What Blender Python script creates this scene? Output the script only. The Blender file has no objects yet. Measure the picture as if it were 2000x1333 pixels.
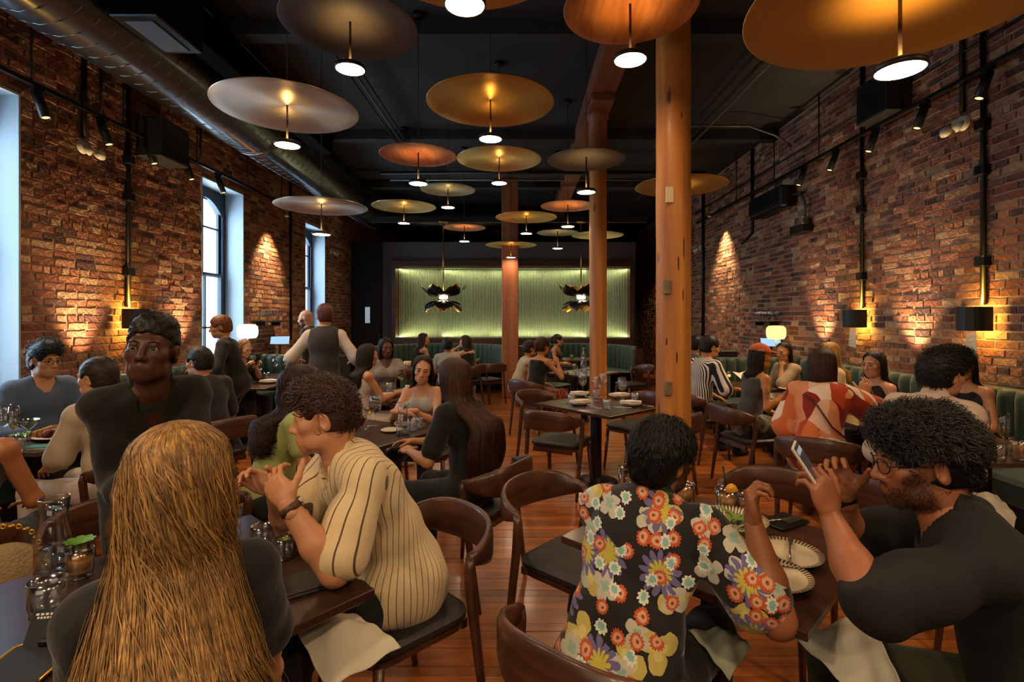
import bpy, math, random
import numpy as np
from mathutils import Vector, Matrix, Euler
random.seed(7); RNG = np.random.default_rng(7)
SC = bpy.context.scene
COL = SC.collection
R = math.radians
# ------------------------------------------------------------------ camera, world, exposure
CAMH, FPX, VX, VY = 1.6, 1000.0, 1017.0, 622.0
cam_d = bpy.data.cameras.new('camera'); cam = bpy.data.objects.new('camera', cam_d); COL.objects.link(cam)
cam.location = (0, 0, CAMH); cam.rotation_euler = (R(90), 0, 0)
cam_d.sensor_width = 36; cam_d.lens = 18.0; cam_d.clip_start = .05
cam_d.shift_x = -(VX-1000)/2000; cam_d.shift_y = -(666.5-VY)/2000
SC.camera = cam
SC.view_settings.view_transform = 'Standard'; SC.view_settings.look = 'None'
SC.view_settings.gamma = 1; SC.view_settings.use_curve_mapping = False
SC.view_settings.exposure = EXPOSURE = 0.22
wd = bpy.data.worlds.new('world'); SC.world = wd; wd.use_nodes = True
bg = wd.node_tree.nodes['Background']; bg.inputs[0].default_value = (.62, .82, 1, 1); bg.inputs[1].default_value = 7.0
cy = SC.cycles
cy.max_bounces = 6; cy.diffuse_bounces = 3; cy.glossy_bounces = 3; cy.transmission_bounces = 4; cy.transparent_max_bounces = 24
cy.sample_clamp_indirect = 4; cy.caustics_reflective = False; cy.caustics_refractive = False
cy.use_denoising = True
WARM = (1.0, .66, .34); AMBER = (1.0, .55, .16); LEDGREEN = (1.0, .92, .54)
def lamp(name, kind, loc, energy, col=WARM, size=.1, aim=None, spot=60, blend=.6, sy=None):
    d = bpy.data.lights.new(name, kind); d.energy = energy; d.color = col
    if kind == 'SPOT': d.spot_size = R(spot); d.spot_blend = blend; d.shadow_soft_size = size
    elif kind == 'AREA':
        d.size = size
        if sy: d.shape = 'RECTANGLE'; d.size_y = sy
    else: d.shadow_soft_size = size
    o = bpy.data.objects.new(name, d); COL.objects.link(o); o.location = loc
    if aim is not None:
        o.rotation_euler = (Vector(aim)-Vector(loc)).to_track_quat('-Z', 'Y').to_euler()
    return o
# daylight falling in through the three tall windows of the left wall
WIN = [(3.3, 4.34), (6.8, 7.84), (10.07, 11.1)]
for i, (ya, yb) in enumerate(WIN):
    lamp('daylight', 'AREA', (-4.95, (ya+yb)/2, 2.25), (52, 80, 60)[i], (.60, .80, 1), yb-ya-.05, (0, (ya+yb)/2, 1.7), sy=2.4)
# lamps out of view around and behind the camera
for k_, (x_, y_) in enumerate(((-1.5, .1), (.9, -.3), (2.6, .6), (-2.9, 1.0), (0, -1.6))):   # unseen disc lamps, added without shades to brighten the nearest guests
    d_ = lamp('front_fill_disc', 'AREA', (x_, y_, 2.95), 26, (1, .70, .43), .19, (x_, y_, 0)); d_.data.shape = 'DISK'
lamp('front_area_lamp', 'AREA', (-1.2, -2.3, 2.3), 26, (1, .80, .58), 3.0, (0, 5, 1.2), sy=2.0)  # broad warm lamp out of view, facing the room; no window modelled there
# ------------------------------------------------------------------ helpers
def srgb(c):
    if isinstance(c, str): c = tuple(int(c[i:i+2], 16)/255 for i in (0, 2, 4))
    return tuple((x/12.92 if x <= .04045 else ((x+.055)/1.055)**2.4) for x in c)
def px3(px, py, Y): return Vector(((px-VX)*Y/FPX, Y, CAMH-(py-VY)*Y/FPX))
def at(px, py, z=.75):
    Y = (CAMH-z)*FPX/(py-VY); return Vector(((px-VX)*Y/FPX, Y, z))
MATS = {}
def mat(name, col=(.5, .5, .5), rough=.5, metal=0, bump=0, bs=40, var=0, vs=4, stretch=None, emit=None, es=0, spec=.5, coat=0,
        aniso=0, attr=None, ocol=False, sheen=0, bdist=.01, detail=4, sss=0, hole=None):
    if name in MATS: return MATS[name]
    m = bpy.data.materials.new(name); m.use_nodes = True; MATS[name] = m
    nt = m.node_tree; N = nt.nodes; L = nt.links; b = N['Principled BSDF']
    c = srgb(col) if isinstance(col, str) else col
    b.inputs['Base Color'].default_value = (*c, 1); b.inputs['Roughness'].default_value = rough
    b.inputs['Metallic'].default_value = metal; b.inputs['Specular IOR Level'].default_value = spec
    if coat: b.inputs['Coat Weight'].default_value = coat; b.inputs['Coat Roughness'].default_value = .15
    if aniso: b.inputs['Anisotropic'].default_value = aniso
    if sheen: b.inputs['Sheen Weight'].default_value = sheen
    if sss: b.inputs['Subsurface Weight'].default_value = sss; b.inputs['Subsurface Radius'].default_value = (.012, .005, .003)
    if emit is not None:
        b.inputs['Emission Color'].default_value = (*emit, 1); b.inputs['Emission Strength'].default_value = es
    tc = N.new('ShaderNodeTexCoord'); vec = tc.outputs['Object']
    if stretch:
        mp = N.new('ShaderNodeMapping'); mp.inputs['Scale'].default_value = stretch; L.new(vec, mp.inputs[0]); vec = mp.outputs[0]
    colsock = None
    if attr or ocol:
        if ocol: a = N.new('ShaderNodeObjectInfo'); base = a.outputs['Color']
        else: a = N.new('ShaderNodeAttribute'); a.attribute_name = attr; base = a.outputs['Color']
        mx = N.new('ShaderNodeMix'); mx.data_type = 'RGBA'; mx.blend_type = 'MULTIPLY'; mx.inputs[0].default_value = 1
        L.new(base, mx.inputs[6]); mx.inputs[7].default_value = (*c, 1); colsock = mx.outputs[2]
    if var:
        n = N.new('ShaderNodeTexNoise'); n.inputs['Scale'].default_value = vs; n.inputs['Detail'].default_value = detail; L.new(vec, n.inputs['Vector'])
        mr = N.new('ShaderNodeMapRange'); L.new(n.outputs[0], mr.inputs[0]); mr.inputs[1].default_value = .3; mr.inputs[2].default_value = .7
        mr.inputs[3].default_value = 1-var; mr.inputs[4].default_value = 1+var
        mx2 = N.new('ShaderNodeMix'); mx2.data_type = 'RGBA'; mx2.blend_type = 'MULTIPLY'; mx2.inputs[0].default_value = 1
        if colsock: L.new(colsock, mx2.inputs[6])
        else: mx2.inputs[6].default_value = (*c, 1)
        L.new(mr.outputs[0], mx2.inputs[7]); colsock = mx2.outputs[2]
    if colsock: L.new(colsock, b.inputs['Base Color'])
    if bump:
        n = N.new('ShaderNodeTexNoise'); n.inputs['Scale'].default_value = bs; n.inputs['Detail'].default_value = detail; L.new(vec, n.inputs['Vector'])
        bp = N.new('ShaderNodeBump'); bp.inputs['Strength'].default_value = bump; bp.inputs['Distance'].default_value = bdist
        L.new(n.outputs[0], bp.inputs['Height']); L.new(bp.outputs[0], b.inputs['Normal'])
    m['_b'] = 1
    return m
def wood(name, c1, c2, axis='Z', scale=1.0, rough=.4, coat=.2, ocol=False, knots=False, fine=9):
    if name in MATS: return MATS[name]
    m = mat(name, c1, rough, coat=coat); nt = m.node_tree; N = nt.nodes; L = nt.links; b = N['Principled BSDF']
    tc = N.new('ShaderNodeTexCoord'); mp = N.new('ShaderNodeMapping')
    s = {'X': (.12, 1, 1), 'Y': (1, .12, 1), 'Z': (1, 1, .08)}[axis]
    mp.inputs['Scale'].default_value = tuple(x*scale*fine for x in s); L.new(tc.outputs['Object'], mp.inputs[0])
    if ocol:
        oi = N.new('ShaderNodeObjectInfo'); va = N.new('ShaderNodeVectorMath'); va.operation = 'SCALE'; va.inputs[0].default_value = (37, 91, 53)
        L.new(oi.outputs['Random'], va.inputs['Scale']); L.new(va.outputs[0], mp.inputs['Location'])
    n = N.new('ShaderNodeTexNoise'); n.inputs['Scale'].default_value = 1; n.inputs['Detail'].default_value = 6; n.inputs['Distortion'].default_value = .6
    L.new(mp.outputs[0], n.inputs['Vector'])
    cr = N.new('ShaderNodeValToRGB'); L.new(n.outputs[0], cr.inputs[0])
    cr.color_ramp.elements[0].position = .32; cr.color_ramp.elements[0].color = (*srgb(c2), 1)
    cr.color_ramp.elements[1].position = .68; cr.color_ramp.elements[1].color = (*srgb(c1), 1)
    out = cr.outputs[0]
    if knots:
        v = N.new('ShaderNodeTexNoise'); v.inputs['Scale'].default_value = 2.6; v.inputs['Detail'].default_value = 5
        mp2 = N.new('ShaderNodeMapping'); mp2.inputs['Scale'].default_value = (5, 5, 1.2); L.new(tc.outputs['Object'], mp2.inputs[0]); L.new(mp2.outputs[0], v.inputs['Vector'])
        c3 = N.new('ShaderNodeValToRGB'); L.new(v.outputs[0], c3.inputs[0]); c3.color_ramp.elements[0].position = .67; c3.color_ramp.elements[1].position = .74
        mx = N.new('ShaderNodeMix'); mx.data_type = 'RGBA'; L.new(c3.outputs[0], mx.inputs[0]); L.new(out, mx.inputs[6]); mx.inputs[7].default_value = (*srgb(knots), 1); out = mx.outputs[2]
    if ocol:
        mx = N.new('ShaderNodeMix'); mx.data_type = 'RGBA'; mx.blend_type = 'MULTIPLY'; mx.inputs[0].default_value = 1
        L.new(out, mx.inputs[6]); L.new(oi.outputs['Color'], mx.inputs[7]); out = mx.outputs[2]
    L.new(out, b.inputs['Base Color'])
    bp = N.new('ShaderNodeBump'); bp.inputs['Strength'].default_value = .25; bp.inputs['Distance'].default_value = .002
    L.new(n.outputs[0], bp.inputs['Height']); L.new(bp.outputs[0], b.inputs['Normal'])
    return m
def emit_mat(name, col, s):
    if name in MATS: return MATS[name]
    m = bpy.data.materials.new(name); m.use_nodes = True; MATS[name] = m; N = m.node_tree.nodes
    N.remove(N['Principled BSDF']); e = N.new('ShaderNodeEmission'); e.inputs[0].default_value = (*col, 1); e.inputs[1].default_value = s
    m.node_tree.links.new(e.outputs[0], N['Material Output'].inputs[0]); return m
def glass_mat(name, tint=(1, 1, 1), refl=1.0, rough=.02, ior=1.45):
    if name in MATS: return MATS[name]
    m = bpy.data.materials.new(name); m.use_nodes = True; MATS[name] = m; N = m.node_tree.nodes; L = m.node_tree.links
    N.remove(N['Principled BSDF'])
    t = N.new('ShaderNodeBsdfTransparent'); t.inputs[0].default_value = (*tint, 1)
    g = N.new('ShaderNodeBsdfGlossy'); g.inputs['Roughness'].default_value = rough
    f = N.new('ShaderNodeLayerWeight'); f.inputs[0].default_value = .5; pw = N.new('ShaderNodeMath'); pw.operation = 'POWER'; pw.inputs[1].default_value = 3.5; L.new(f.outputs['Facing'], pw.inputs[0])
    mm = N.new('ShaderNodeMath'); mm.operation = 'MULTIPLY_ADD'; mm.inputs[1].default_value = .55*refl; mm.inputs[2].default_value = .035*refl; mm.use_clamp = True; L.new(pw.outputs[0], mm.inputs[0])
    x = N.new('ShaderNodeMixShader'); L.new(mm.outputs[0], x.inputs[0]); L.new(t.outputs[0], x.inputs[1]); L.new(g.outputs[0], x.inputs[2])
    L.new(x.outputs[0], N['Material Output'].inputs[0]); return m
def new_mesh(name, V, F, smooth=False, cols=None):
    me = bpy.data.meshes.new(name)
    V = np.asarray(V, dtype=np.float32)
    if isinstance(F, np.ndarray) and F.ndim == 2:
        k = F.shape[1]; me.vertices.add(len(V)); me.vertices.foreach_set('co', V.ravel())
        me.loops.add(F.size); me.loops.foreach_set('vertex_index', F.ravel().astype(np.int32))
        me.polygons.add(len(F)); me.polygons.foreach_set('loop_start', np.arange(0, F.size, k, dtype=np.int32))
        try: me.polygons.foreach_set('loop_total', np.full(len(F), k, dtype=np.int32))
        except Exception: pass
        me.update(calc_edges=True)
    else:
        me.from_pydata(V.tolist(), [], [list(f) for f in F])
    me.validate()
    if smooth: me.polygons.foreach_set('use_smooth', np.ones(len(me.polygons), dtype=bool))
    if cols is not None:
        a = me.color_attributes.new('Col', 'FLOAT_COLOR', 'POINT')
        c = np.ones((len(me.vertices), 4), dtype=np.float32); c[:, :3] = cols; a.data.foreach_set('color', c.ravel())
    return me
def link(name, me, m, parent=None, loc=None):
    o = bpy.data.objects.new(name, me); COL.objects.link(o)
    if m is not None: me.materials.append(m)
    if parent is not None: o.parent = parent
    if loc is not None: o.location = loc
    return o
class MB:
    def __init__(s): s.v = []; s.f = []; s.sm = []
    def add(s, V, F, smooth=False):
        n = len(s.v); s.v += [tuple(map(float, p)) for p in V]; s.f += [tuple(i+n for i in f) for f in F]; s.sm += [smooth]*len(F); return s
    def box(s, a, b, bev=0):
        (x0, y0, z0), (x1, y1, z1) = a, b
        if not bev:
            V = [(x0, y0, z0), (x1, y0, z0), (x1, y1, z0), (x0, y1, z0), (x0, y0, z1), (x1, y0, z1), (x1, y1, z1), (x0, y1, z1)]
            return s.add(V, [(0, 3, 2, 1), (4, 5, 6, 7), (0, 1, 5, 4), (1, 2, 6, 5), (2, 3, 7, 6), (3, 0, 4, 7)])
        q = bev; V = []
        for z, i in ((z0, q), (z0+q, 0), (z1-q, 0), (z1, q)):
            V += [(x0+i, y0+q, z), (x0+q, y0+i, z), (x1-q, y0+i, z), (x1-i, y0+q, z), (x1-i, y1-q, z), (x1-q, y1-i, z), (x0+q, y1-i, z), (x0+i, y1-q, z)]
        F = [tuple(range(7, -1, -1)), tuple(range(24, 32))]
        for r in range(3):
            for k in range(8): F.append((r*8+k, r*8+(k+1) % 8, r*8+8+(k+1) % 8, r*8+8+k))
        return s.add(V, F)
    def tube(s, P, rad, n=8, caps=True, flat=None):
        """tube along P; rad number or list; flat=(sx,sz) ellipse"""
        P = [Vector(p) for p in P]; m = len(P)
        if not isinstance(rad, (list, tuple)): rad = [rad]*m
        V = []; up = None
        for i in range(m):
            t = (P[min(i+1, m-1)]-P[max(i-1, 0)])
            t = t.normalized() if t.length > 1e-9 else Vector((0, 0, 1))
            if up is None: up = Vector((0, 0, 1)) if abs(t.z) < .9 else Vector((0, 1, 0))
            a = up-t*up.dot(t)
            a = a.normalized() if a.length > 1e-6 else t.orthogonal().normalized()
            b = t.cross(a); up = a
            for k in range(n):
                an = 2*math.pi*k/n; r = rad[i]
                V.append(P[i]+a*(math.cos(an)*r)+b*(math.sin(an)*r))
        F = [(i*n+k, i*n+(k+1) % n, (i+1)*n+(k+1) % n, (i+1)*n+k) for i in range(m-1) for k in range(n)]
        s.add(V, F, True)
        if caps: n0 = len(s.v)-m*n; s.f += [tuple(n0+k for k in range(n-1, -1, -1)), tuple(n0+(m-1)*n+k for k in range(n))]; s.sm += [False]*2
        return s
    def sweep(s, P, prof, caps=True, up=(0, 0, 1), smooth=True):
        """prof(i)->list of (side, up) pairs; closed section"""
        P = [Vector(p) for p in P]; m = len(P); V = []; up = Vector(up)
        for i in range(m):
            t = (P[min(i+1, m-1)]-P[max(i-1, 0)]).normalized(); a = (up-t*up.dot(t)).normalized(); b = t.cross(a)
            pr = prof(i); n = len(pr)
            V += [P[i]+b*x+a*y for x, y in pr]
        F = [(i*n+k, i*n+(k+1) % n, (i+1)*n+(k+1) % n, (i+1)*n+k) for i in range(m-1) for k in range(n)]
        if caps: F += [tuple(range(n-1, -1, -1)), tuple((m-1)*n+k for k in range(n))]
        return s.add(V, F, smooth)
    def lathe(s, prof, n=20, c=(0, 0, 0), caps=False, fac=None):
        V = []; m = len(prof)
        for i, (r, z) in enumerate(prof):
            for k in range(n):
                an = 2*math.pi*k/n; rr = r*(fac(i, k) if fac else 1); V.append((c[0]+rr*math.cos(an), c[1]+rr*math.sin(an), c[2]+z))
        F = [(i*n+k, i*n+(k+1) % n, (i+1)*n+(k+1) % n, (i+1)*n+k) for i in range(m-1) for k in range(n)]
        s.add(V, F, True)
        if caps: n0 = len(s.v)-m*n; s.f += [tuple(n0+k for k in range(n-1, -1, -1)), tuple(n0+(m-1)*n+k for k in range(n))]; s.sm += [False]*2
        return s
    def ell(s, c, r, n=14, m=8, rot=None):
        V = []; 
        for i in range(m+1):
            th = math.pi*i/m
            for k in range(n):
                ph = 2*math.pi*k/n; p = Vector((r[0]*math.sin(th)*math.cos(ph), r[1]*math.sin(th)*math.sin(ph), r[2]*math.cos(th)))
                if rot is not None: p = rot @ p
                V.append(Vector(c)+p)
        F = [(i*n+k, (i+1)*n+k, (i+1)*n+(k+1) % n, i*n+(k+1) % n) for i in range(m) for k in range(n)]
        return s.add(V, F, True)
    def xf(s, M):
        s.v = [tuple(M @ Vector(p)) for p in s.v]; return s
    def mesh(s, name):
        me = bpy.data.meshes.new(name); me.from_pydata(s.v, [], s.f)
        me.polygons.foreach_set('use_smooth', s.sm); me.update(); return me
    def obj(s, name, m, parent=None, loc=None): return link(name, s.mesh(name), m, parent, loc)
def tag(o, label=None, cat=None, group=None, kind=None):
    if label: o['label'] = label
    if cat: o['category'] = cat
    if group: o['group'] = group
    if kind: o['kind'] = kind
    return o
def thing(name, label, cat, loc=(0, 0, 0), rz=0, group=None):
    o = bpy.data.objects.new(name, None); COL.objects.link(o); o.location = loc; o.rotation_euler = (0, 0, rz); o.empty_display_size = .05
    return tag(o, label, cat, group)
def dup(root, loc=None, rz=None, label=None, group=None, scale=None):
    r = root.copy(); COL.objects.link(r)
    if loc is not None: r.location = loc
    if rz is not None: r.rotation_euler = (0, 0, rz)
    if label: r['label'] = label
    if group: r['group'] = group
    if scale: r.scale = (scale,)*3
    for ch in list(root.children):
        c = ch.copy(); COL.objects.link(c); c.parent = r
        for g in ch.children:
            d = g.copy(); COL.objects.link(d); d.parent = c
    return r
def struct(o): o['kind'] = 'structure'; return o
def lerp(a, b, t): return a+(b-a)*t
# ------------------------------------------------------------------ the setting
XL, XR, ZC, YB, YE = -4.25, 4.1, 4.6, 12.8, 18.0
BRK = ['94553c', 'a0643f', '86492f', 'a8744e', '7a4a3c', 'b48a62', '6a443c', '975c42', 'a46440', '84482f', 'ae7e58', '8d5a40', '9c6244', '5c403a']
M_mortar = mat('lime_mortar', 'a08a72', .95, bump=.6, bs=60, var=.2, vs=9)
M_brick_o = mat('old_brick', (1, 1, 1), .85, ocol=True, bump=1.0, bs=34, var=.28, vs=22, bdist=.012, detail=6, spec=.35)
M_brick_s = mat('old_brick_far', (1, 1, 1), .85, attr='Col', bump=1.0, bs=34, var=.28, vs=22, bdist=.012, detail=6, spec=.35)
M_ceil = mat('black_painted_ceiling', '262628', .85, bump=.5, bs=3, var=.35, vs=1.3, bdist=.05)
M_black = mat('black_paint', '131416', .6)
M_blackm = mat('black_metal', '0d0d0e', .42, metal=.3)
M_navy = mat('dark_slate_paint', '1b2026', .7)
M_grey = mat('grey_wall_paint', '55504c', .8, bump=.1, bs=80)
M_reveal = mat('pale_grey_plaster', 'a9b4bd', .75, bump=.08, bs=30)
M_frame = mat('dark_window_paint', '23303b', .45)
M_steel = mat('galvanised_steel', '8b8b8b', .4, metal=.9)
M_floorb = mat('subfloor', '2a140b', .8)
M_plank = wood('reddish_floor_board', 'ac672c', '854a1e', 'X', 2.0, .3, .35, ocol=True)
M_pine = wood('amber_old_pine', 'd68c38', '9c5a24', 'Z', 1.0, .55, .05, knots='5a2a10', fine=7)
M_pine2 = wood('reddish_old_pine', 'a9683c', '85482a', 'Z', 1.0, .6, .05, knots='4a2412', fine=7)
M_beam = wood('dark_beam_pine', '8a5030', '6a3820', 'Y', 1.0, .6, 0, fine=6)
M_walnut = wood('walnut', '5a3522', '3a2014', 'X', 1.6, .38, .2)
M_frameW = wood('dark_walnut_trim', '4c2a1c', '361c12', 'X', 1.2, .4, .2)
M_glasspane = glass_mat('window_glass', (.95, .98, 1), .6)
# floor with boards running across the room
fl = struct(MB().box((XL-.5, -3, -.06), (XR+.3, YE+.3, -.012)).obj('floor', M_floorb))
pw = .066; rows = []
rng = random.Random(3)
y = .9; planks = []
while y < 16:
    x = XL+rng.uniform(-1.2, 0)
    while x < XR:
        ln = rng.uniform(.8, 2.2); planks.append((max(x, XL), min(x+ln, XR), y)); x += ln
    y += pw
def plank_size(p):
    a = max(p[0], -p[2]*1.0); b = min(p[1], p[2]*.98)
    return -1 if b-a < .1 or p[2] < 2.0 else 0
vis = [p for p in planks if plank_size(p) == 0 and (p[1]-p[0]) > .1]
# the boards that can be seen first: the aisle and the open floor between the tables
def aisle(p):
    cx = (p[0]+p[1])/2; return p[2]+ (0 if -.9 < cx < 1.2 else 3.0)
near = set(sorted(vis, key=aisle)[:290])
PLK = [(1.0, .95, .9), (.85, .8, .76), (1.12, 1.05, .98), (.72, .66, .62), (1.2, 1.12, 1.0), (.95, .85, .8)]
unit = MB().box((0, 0, -.012), (1, pw-.002, 0), 0).mesh('plank'); unit.materials.append(M_plank)
SV, SF, SCOL = [], [], []
for p in planks:
    c = rng.choice(PLK); k = rng.uniform(.88, 1.1); dz = rng.uniform(-.0012, .0012)
    if p in near:
        o = bpy.data.objects.new('plank', unit); COL.objects.link(o); o.parent = fl; o.location = (p[0]+.001, p[2], dz); o.scale = (p[1]-p[0]-.002, 1, 1)
        o.color = (c[0]*k, c[1]*k, c[2]*k, 1)
    else:
        n = len(SV); x0, x1, yy = p[0]+.001, p[1]-.002, p[2]
        SV += [(x0, yy, dz), (x1, yy, dz), (x1, yy+pw-.002, dz), (x0, yy+pw-.002, dz), (x0, yy, -.012), (x1, yy, -.012), (x1, yy+pw-.002, -.012), (x0, yy+pw-.002, -.012)]
        SF += [(n, n+1, n+2, n+3), (n, n+4, n+5, n+1), (n+1, n+5, n+6, n+2), (n+2, n+6, n+7, n+3), (n+3, n+7, n+4, n)]; SCOL += [tuple(v*k for v in c)]*8
M_plank_s = M_plank.copy(); MATS['plank_far'] = M_plank_s; M_plank_s.name = 'reddish_floor_board_far'
for n in list(M_plank_s.node_tree.nodes):
    if n.type == 'OBJECT_INFO':
        a = M_plank_s.node_tree.nodes.new('ShaderNodeAttribute'); a.attribute_name = 'Col'
        for l in list(n.outputs['Color'].links): M_plank_s.node_tree.links.new(a.outputs['Color'], l.to_socket)
link('planks', new_mesh('planks', SV, SF, cols=SCOL), M_plank_s, fl)['kind'] = 'stuff'
# ceiling
ce = struct(MB().box((XL-.5, -3, ZC), (XR+.3, YE+.3, ZC+.1)).obj('ceiling', M_ceil))
# walls: mortar core with openings
WZ0, WZ1 = .92, 3.5
def wall_core(name, x0, x1, y0, y1, opens, m):
    b = MB(); y = y0
    for a, c in opens:
        b.box((x0, y, 0), (x1, a, ZC)); b.box((x0, a, 0), (x1, c, WZ0)); b.box((x0, a, WZ1), (x1, c, ZC)); y = c
    b.box((x0, y, 0), (x1, y1, ZC)); return struct(b.obj(name, m))
wl = wall_core('wall_left', XL-.42, XL, -3, YE+.2, WIN, M_mortar)
wr = wall_core('wall_right', XR, XR+.2, -3, YE+.2, [], M_mortar)
struct(MB().box((XL-.4, -3.2, 0), (XR+.2, -3, ZC)).obj('wall_front', M_navy))
struct(MB().box((XL-.4, YE, 0), (XR+.2, YE+.2, ZC)).obj('wall_back', M_black))
def brick_var(L, H, n, seed):
    r = random.Random(seed); out = []
    for q in range(n):
        D = .05; nx = 4 if L > .15 else 3; V = []; F = []
        # outer rim at the mortar, front face slightly smaller and uneven: local x=out of wall, y=along, z=up
        fx = [[r.uniform(-.0025, .002) for _ in range(2)] for _ in range(nx)]
        for i in range(nx):
            yy = -L/2+L*i/(nx-1)
            for j, zz in enumerate((-H/2, H/2)):
                V.append((-D, yy, zz)); 
        for i in range(nx):
            yy = (-L/2+.004)+(L-.008)*i/(nx-1)
            for j, zz in enumerate((-H/2+.004, H/2-.004)):
                V.append((fx[i][j], yy+r.uniform(-.004, .004), zz+r.uniform(-.004, .004)))
        o = 2*nx
        for i in range(nx-1):
            F.append((o+2*i, o+2*i+2, o+2*i+3, o+2*i+1)); F.append((2*i, 2*i+2, o+2*i+2, o+2*i)); F.append((2*i+1, o+2*i+1, o+2*i+3, 2*i+3))
        F.append((0, o, o+1, 1)); e = 2*(nx-1); F.append((e, e+1, o+e+1, o+e))
        out.append((np.array(V), F))
    return out
BH, BL, JT = .064, .214, .0095
ST = brick_var(BL, BH, 7, 1); HD = brick_var(.102, BH, 5, 2)
def lay_bricks(wall, X, sgn, y0, y1, z0, opens, seed, inview):
    r = random.Random(seed); rec = []
    ncol = int((ZC-z0)/(BH+JT))
    for c in range(ncol):
        z = z0+c*(BH+JT)+BH/2; hdr = (c % 6 == 3); L = .102 if hdr else BL
        y = y0+(0 if c % 2 else -L/2-.005)+r.uniform(-.02, .02)
        while y < y1:
            l2 = L*(r.choice((.6, .75)) if r.random() < .05 else 1)
            cyy = y+l2/2; y += l2+JT
            ok = True
            for a, b in opens:
                e0, e1 = cyy-l2/2, cyy+l2/2
                if a-.004 < e1 and e0 < b+.004 and z+BH/2 > WZ0 and z-BH/2 < WZ1:
                    if e0 < a-.04: e1 = a-.002
                    elif e1 > b+.04: e0 = b+.002
                    else: ok = False
                    cyy, l2 = (e0+e1)/2, e1-e0
            if ok and cyy-l2/2 > y0-.2: rec.append((cyy, z, l2/L, hdr))
    rec.sort(key=lambda t: (0 if inview(t[0], t[1]) else 1, t[0]))
    meshes = {}
    SV, SF, SCo = [], [], []; nv = 0
    for i, (yy, z, sl, hdr) in enumerate(rec):
        var = HD if hdr else ST; q = r.randrange(len(var)); c = srgb(r.choice(BRK)); lu = .3*c[0]+.6*c[1]+.1*c[2]; c = tuple(v*.84+lu*.16 for v in c); k = r.uniform(.84, 1.1); c = tuple(v*k for v in c)
        patch = .5+.5*math.sin(yy*1.9+seed)*math.sin(z*2.3+1+seed)          # areas of more weathered, uneven brick
        px = .008+r.uniform(-.003, .005)*(.5+1.6*patch); tz = r.uniform(-.05, .05)*(.3+patch); ty = r.uniform(-.03, .03)*(.3+patch); tx = r.uniform(-.012, .012)
        if i < 298:
            key = (hdr, q)
            if key not in meshes:
                me = new_mesh('brick', var[q][0], var[q][1]); me.materials.append(M_brick_o); meshes[key] = me
            o = bpy.data.objects.new('brick', meshes[key]); COL.objects.link(o); o.parent = wall
            o.location = (X+sgn*px, yy, z); o.rotation_euler = (tx, ty, (0 if sgn > 0 else math.pi)+tz); o.scale = (1, sl, 1); o.color = (*c, 1)
        else:
            M = (Matrix.Translation((X+sgn*px, yy, z)) @ Euler((tx, ty, (0 if sgn > 0 else math.pi)+tz)).to_matrix().to_4x4() @ Matrix.Diagonal((1, sl, 1, 1)))
            A = np.array(M); V = var[q][0] @ A[:3, :3].T+A[:3, 3]
            SV.append(V); SF += [tuple(a+nv for a in f) for f in var[q][1]]; nv += len(V); SCo.append(np.tile(c, (len(V), 1)))
    o = link('bricks', new_mesh('bricks', np.vstack(SV), SF, cols=np.vstack(SCo)), M_brick_s, wall); o['kind'] = 'stuff'
def inv(X):
    return lambda y, z: (abs(X)/y < (1.015 if X < 0 else .985)) and z > 1.0 and (z-CAMH)/y < .62
lay_bricks(wl, XL, 1, 3.0, YB+.0, .02, WIN, 5, inv(XL))
lay_bricks(wr, XR, -1, 3.2, YE, .02, [], 9, inv(XR))
# window reveals, frames, glass
for i, (ya, yb) in enumerate(WIN):
    xo = XL-.30
    t = struct(bpy.data.objects.new('window_%d' % (i+1), None)); COL.objects.link(t); t.location = (XL, ya, WZ0)
    W, H = yb-ya, WZ1-WZ0
    b = MB(); b.box((-.42, 0, 0), (.012, .018, H)); b.box((-.42, W-.018, 0), (.012, W, H)); b.box((-.42, .018, H-.018), (.012, W-.018, H)); b.box((-.42, .018, 0), (.03, W-.018, .03))
    b.obj('reveal', M_reveal, t)
    b = MB(); fx0, fx1 = -.34, -.26
    b.box((fx0, .018, .03), (fx1, .10, H-.018)); b.box((fx0, W-.10, .03), (fx1, W-.018, H-.018)); b.box((fx0, .10, .03), (fx1, W-.10, .10))
    # segmental arch head
    n = 10
    for k in range(n):
        u0, u1 = k/n, (k+1)/n; y0_, y1_ = .10+(W-.2)*u0, .10+(W-.2)*u1
        h0 = H-.16-.22*(2*u0-1)**2; h1 = H-.16-.22*(2*u1-1)**2
        b.add([(fx0, y0_, h0), (fx1, y0_, h0), (fx1, y1_, h1), (fx0, y1_, h1), (fx0, y0_, H-.018), (fx1, y0_, H-.018), (fx1, y1_, H-.018), (fx0, y1_, H-.018)],
              [(0, 1, 2, 3), (4, 7, 6, 5), (1, 5, 6, 2), (0, 3, 7, 4)])
    b.obj('window_frame', M_frame, t)
    for nm, z0, z1, xs, mids in (('upper_sash', H*.5, H-.14, -.33, (.62,)), ('lower_sash', .10, H*.5+.05, -.29, (.36,))):
        b = MB(); x0, x1 = xs, xs+.035
        b.box((x0, .10, z0), (x1, .145, z1)); b.box((x0, W-.145, z0), (x1, W-.10, z1)); b.box((x0, .145, z0), (x1, W-.145, z0+.05)); b.box((x0, .145, z1-.04), (x1, W-.145, z1))
        b.box((x0, W/2-.012, z0+.05), (x1, W/2+.012, z1-.04))
        zm = z0+(z1-z0)*mids[0]; b.box((x0, .145, zm-.012), (x1, W-.145, zm+.012))
        s = b.obj(nm, M_frame, t)
        for a0, a1 in ((.145, W/2-.012), (W/2+.012, W-.145)):
            for c0, c1 in ((z0+.05, zm-.012), (zm+.012, z1-.04)):
                MB().box((x0+.014, a0, c0), (x0+.018, a1, c1)).obj('pane', M_glasspane, s)
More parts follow.
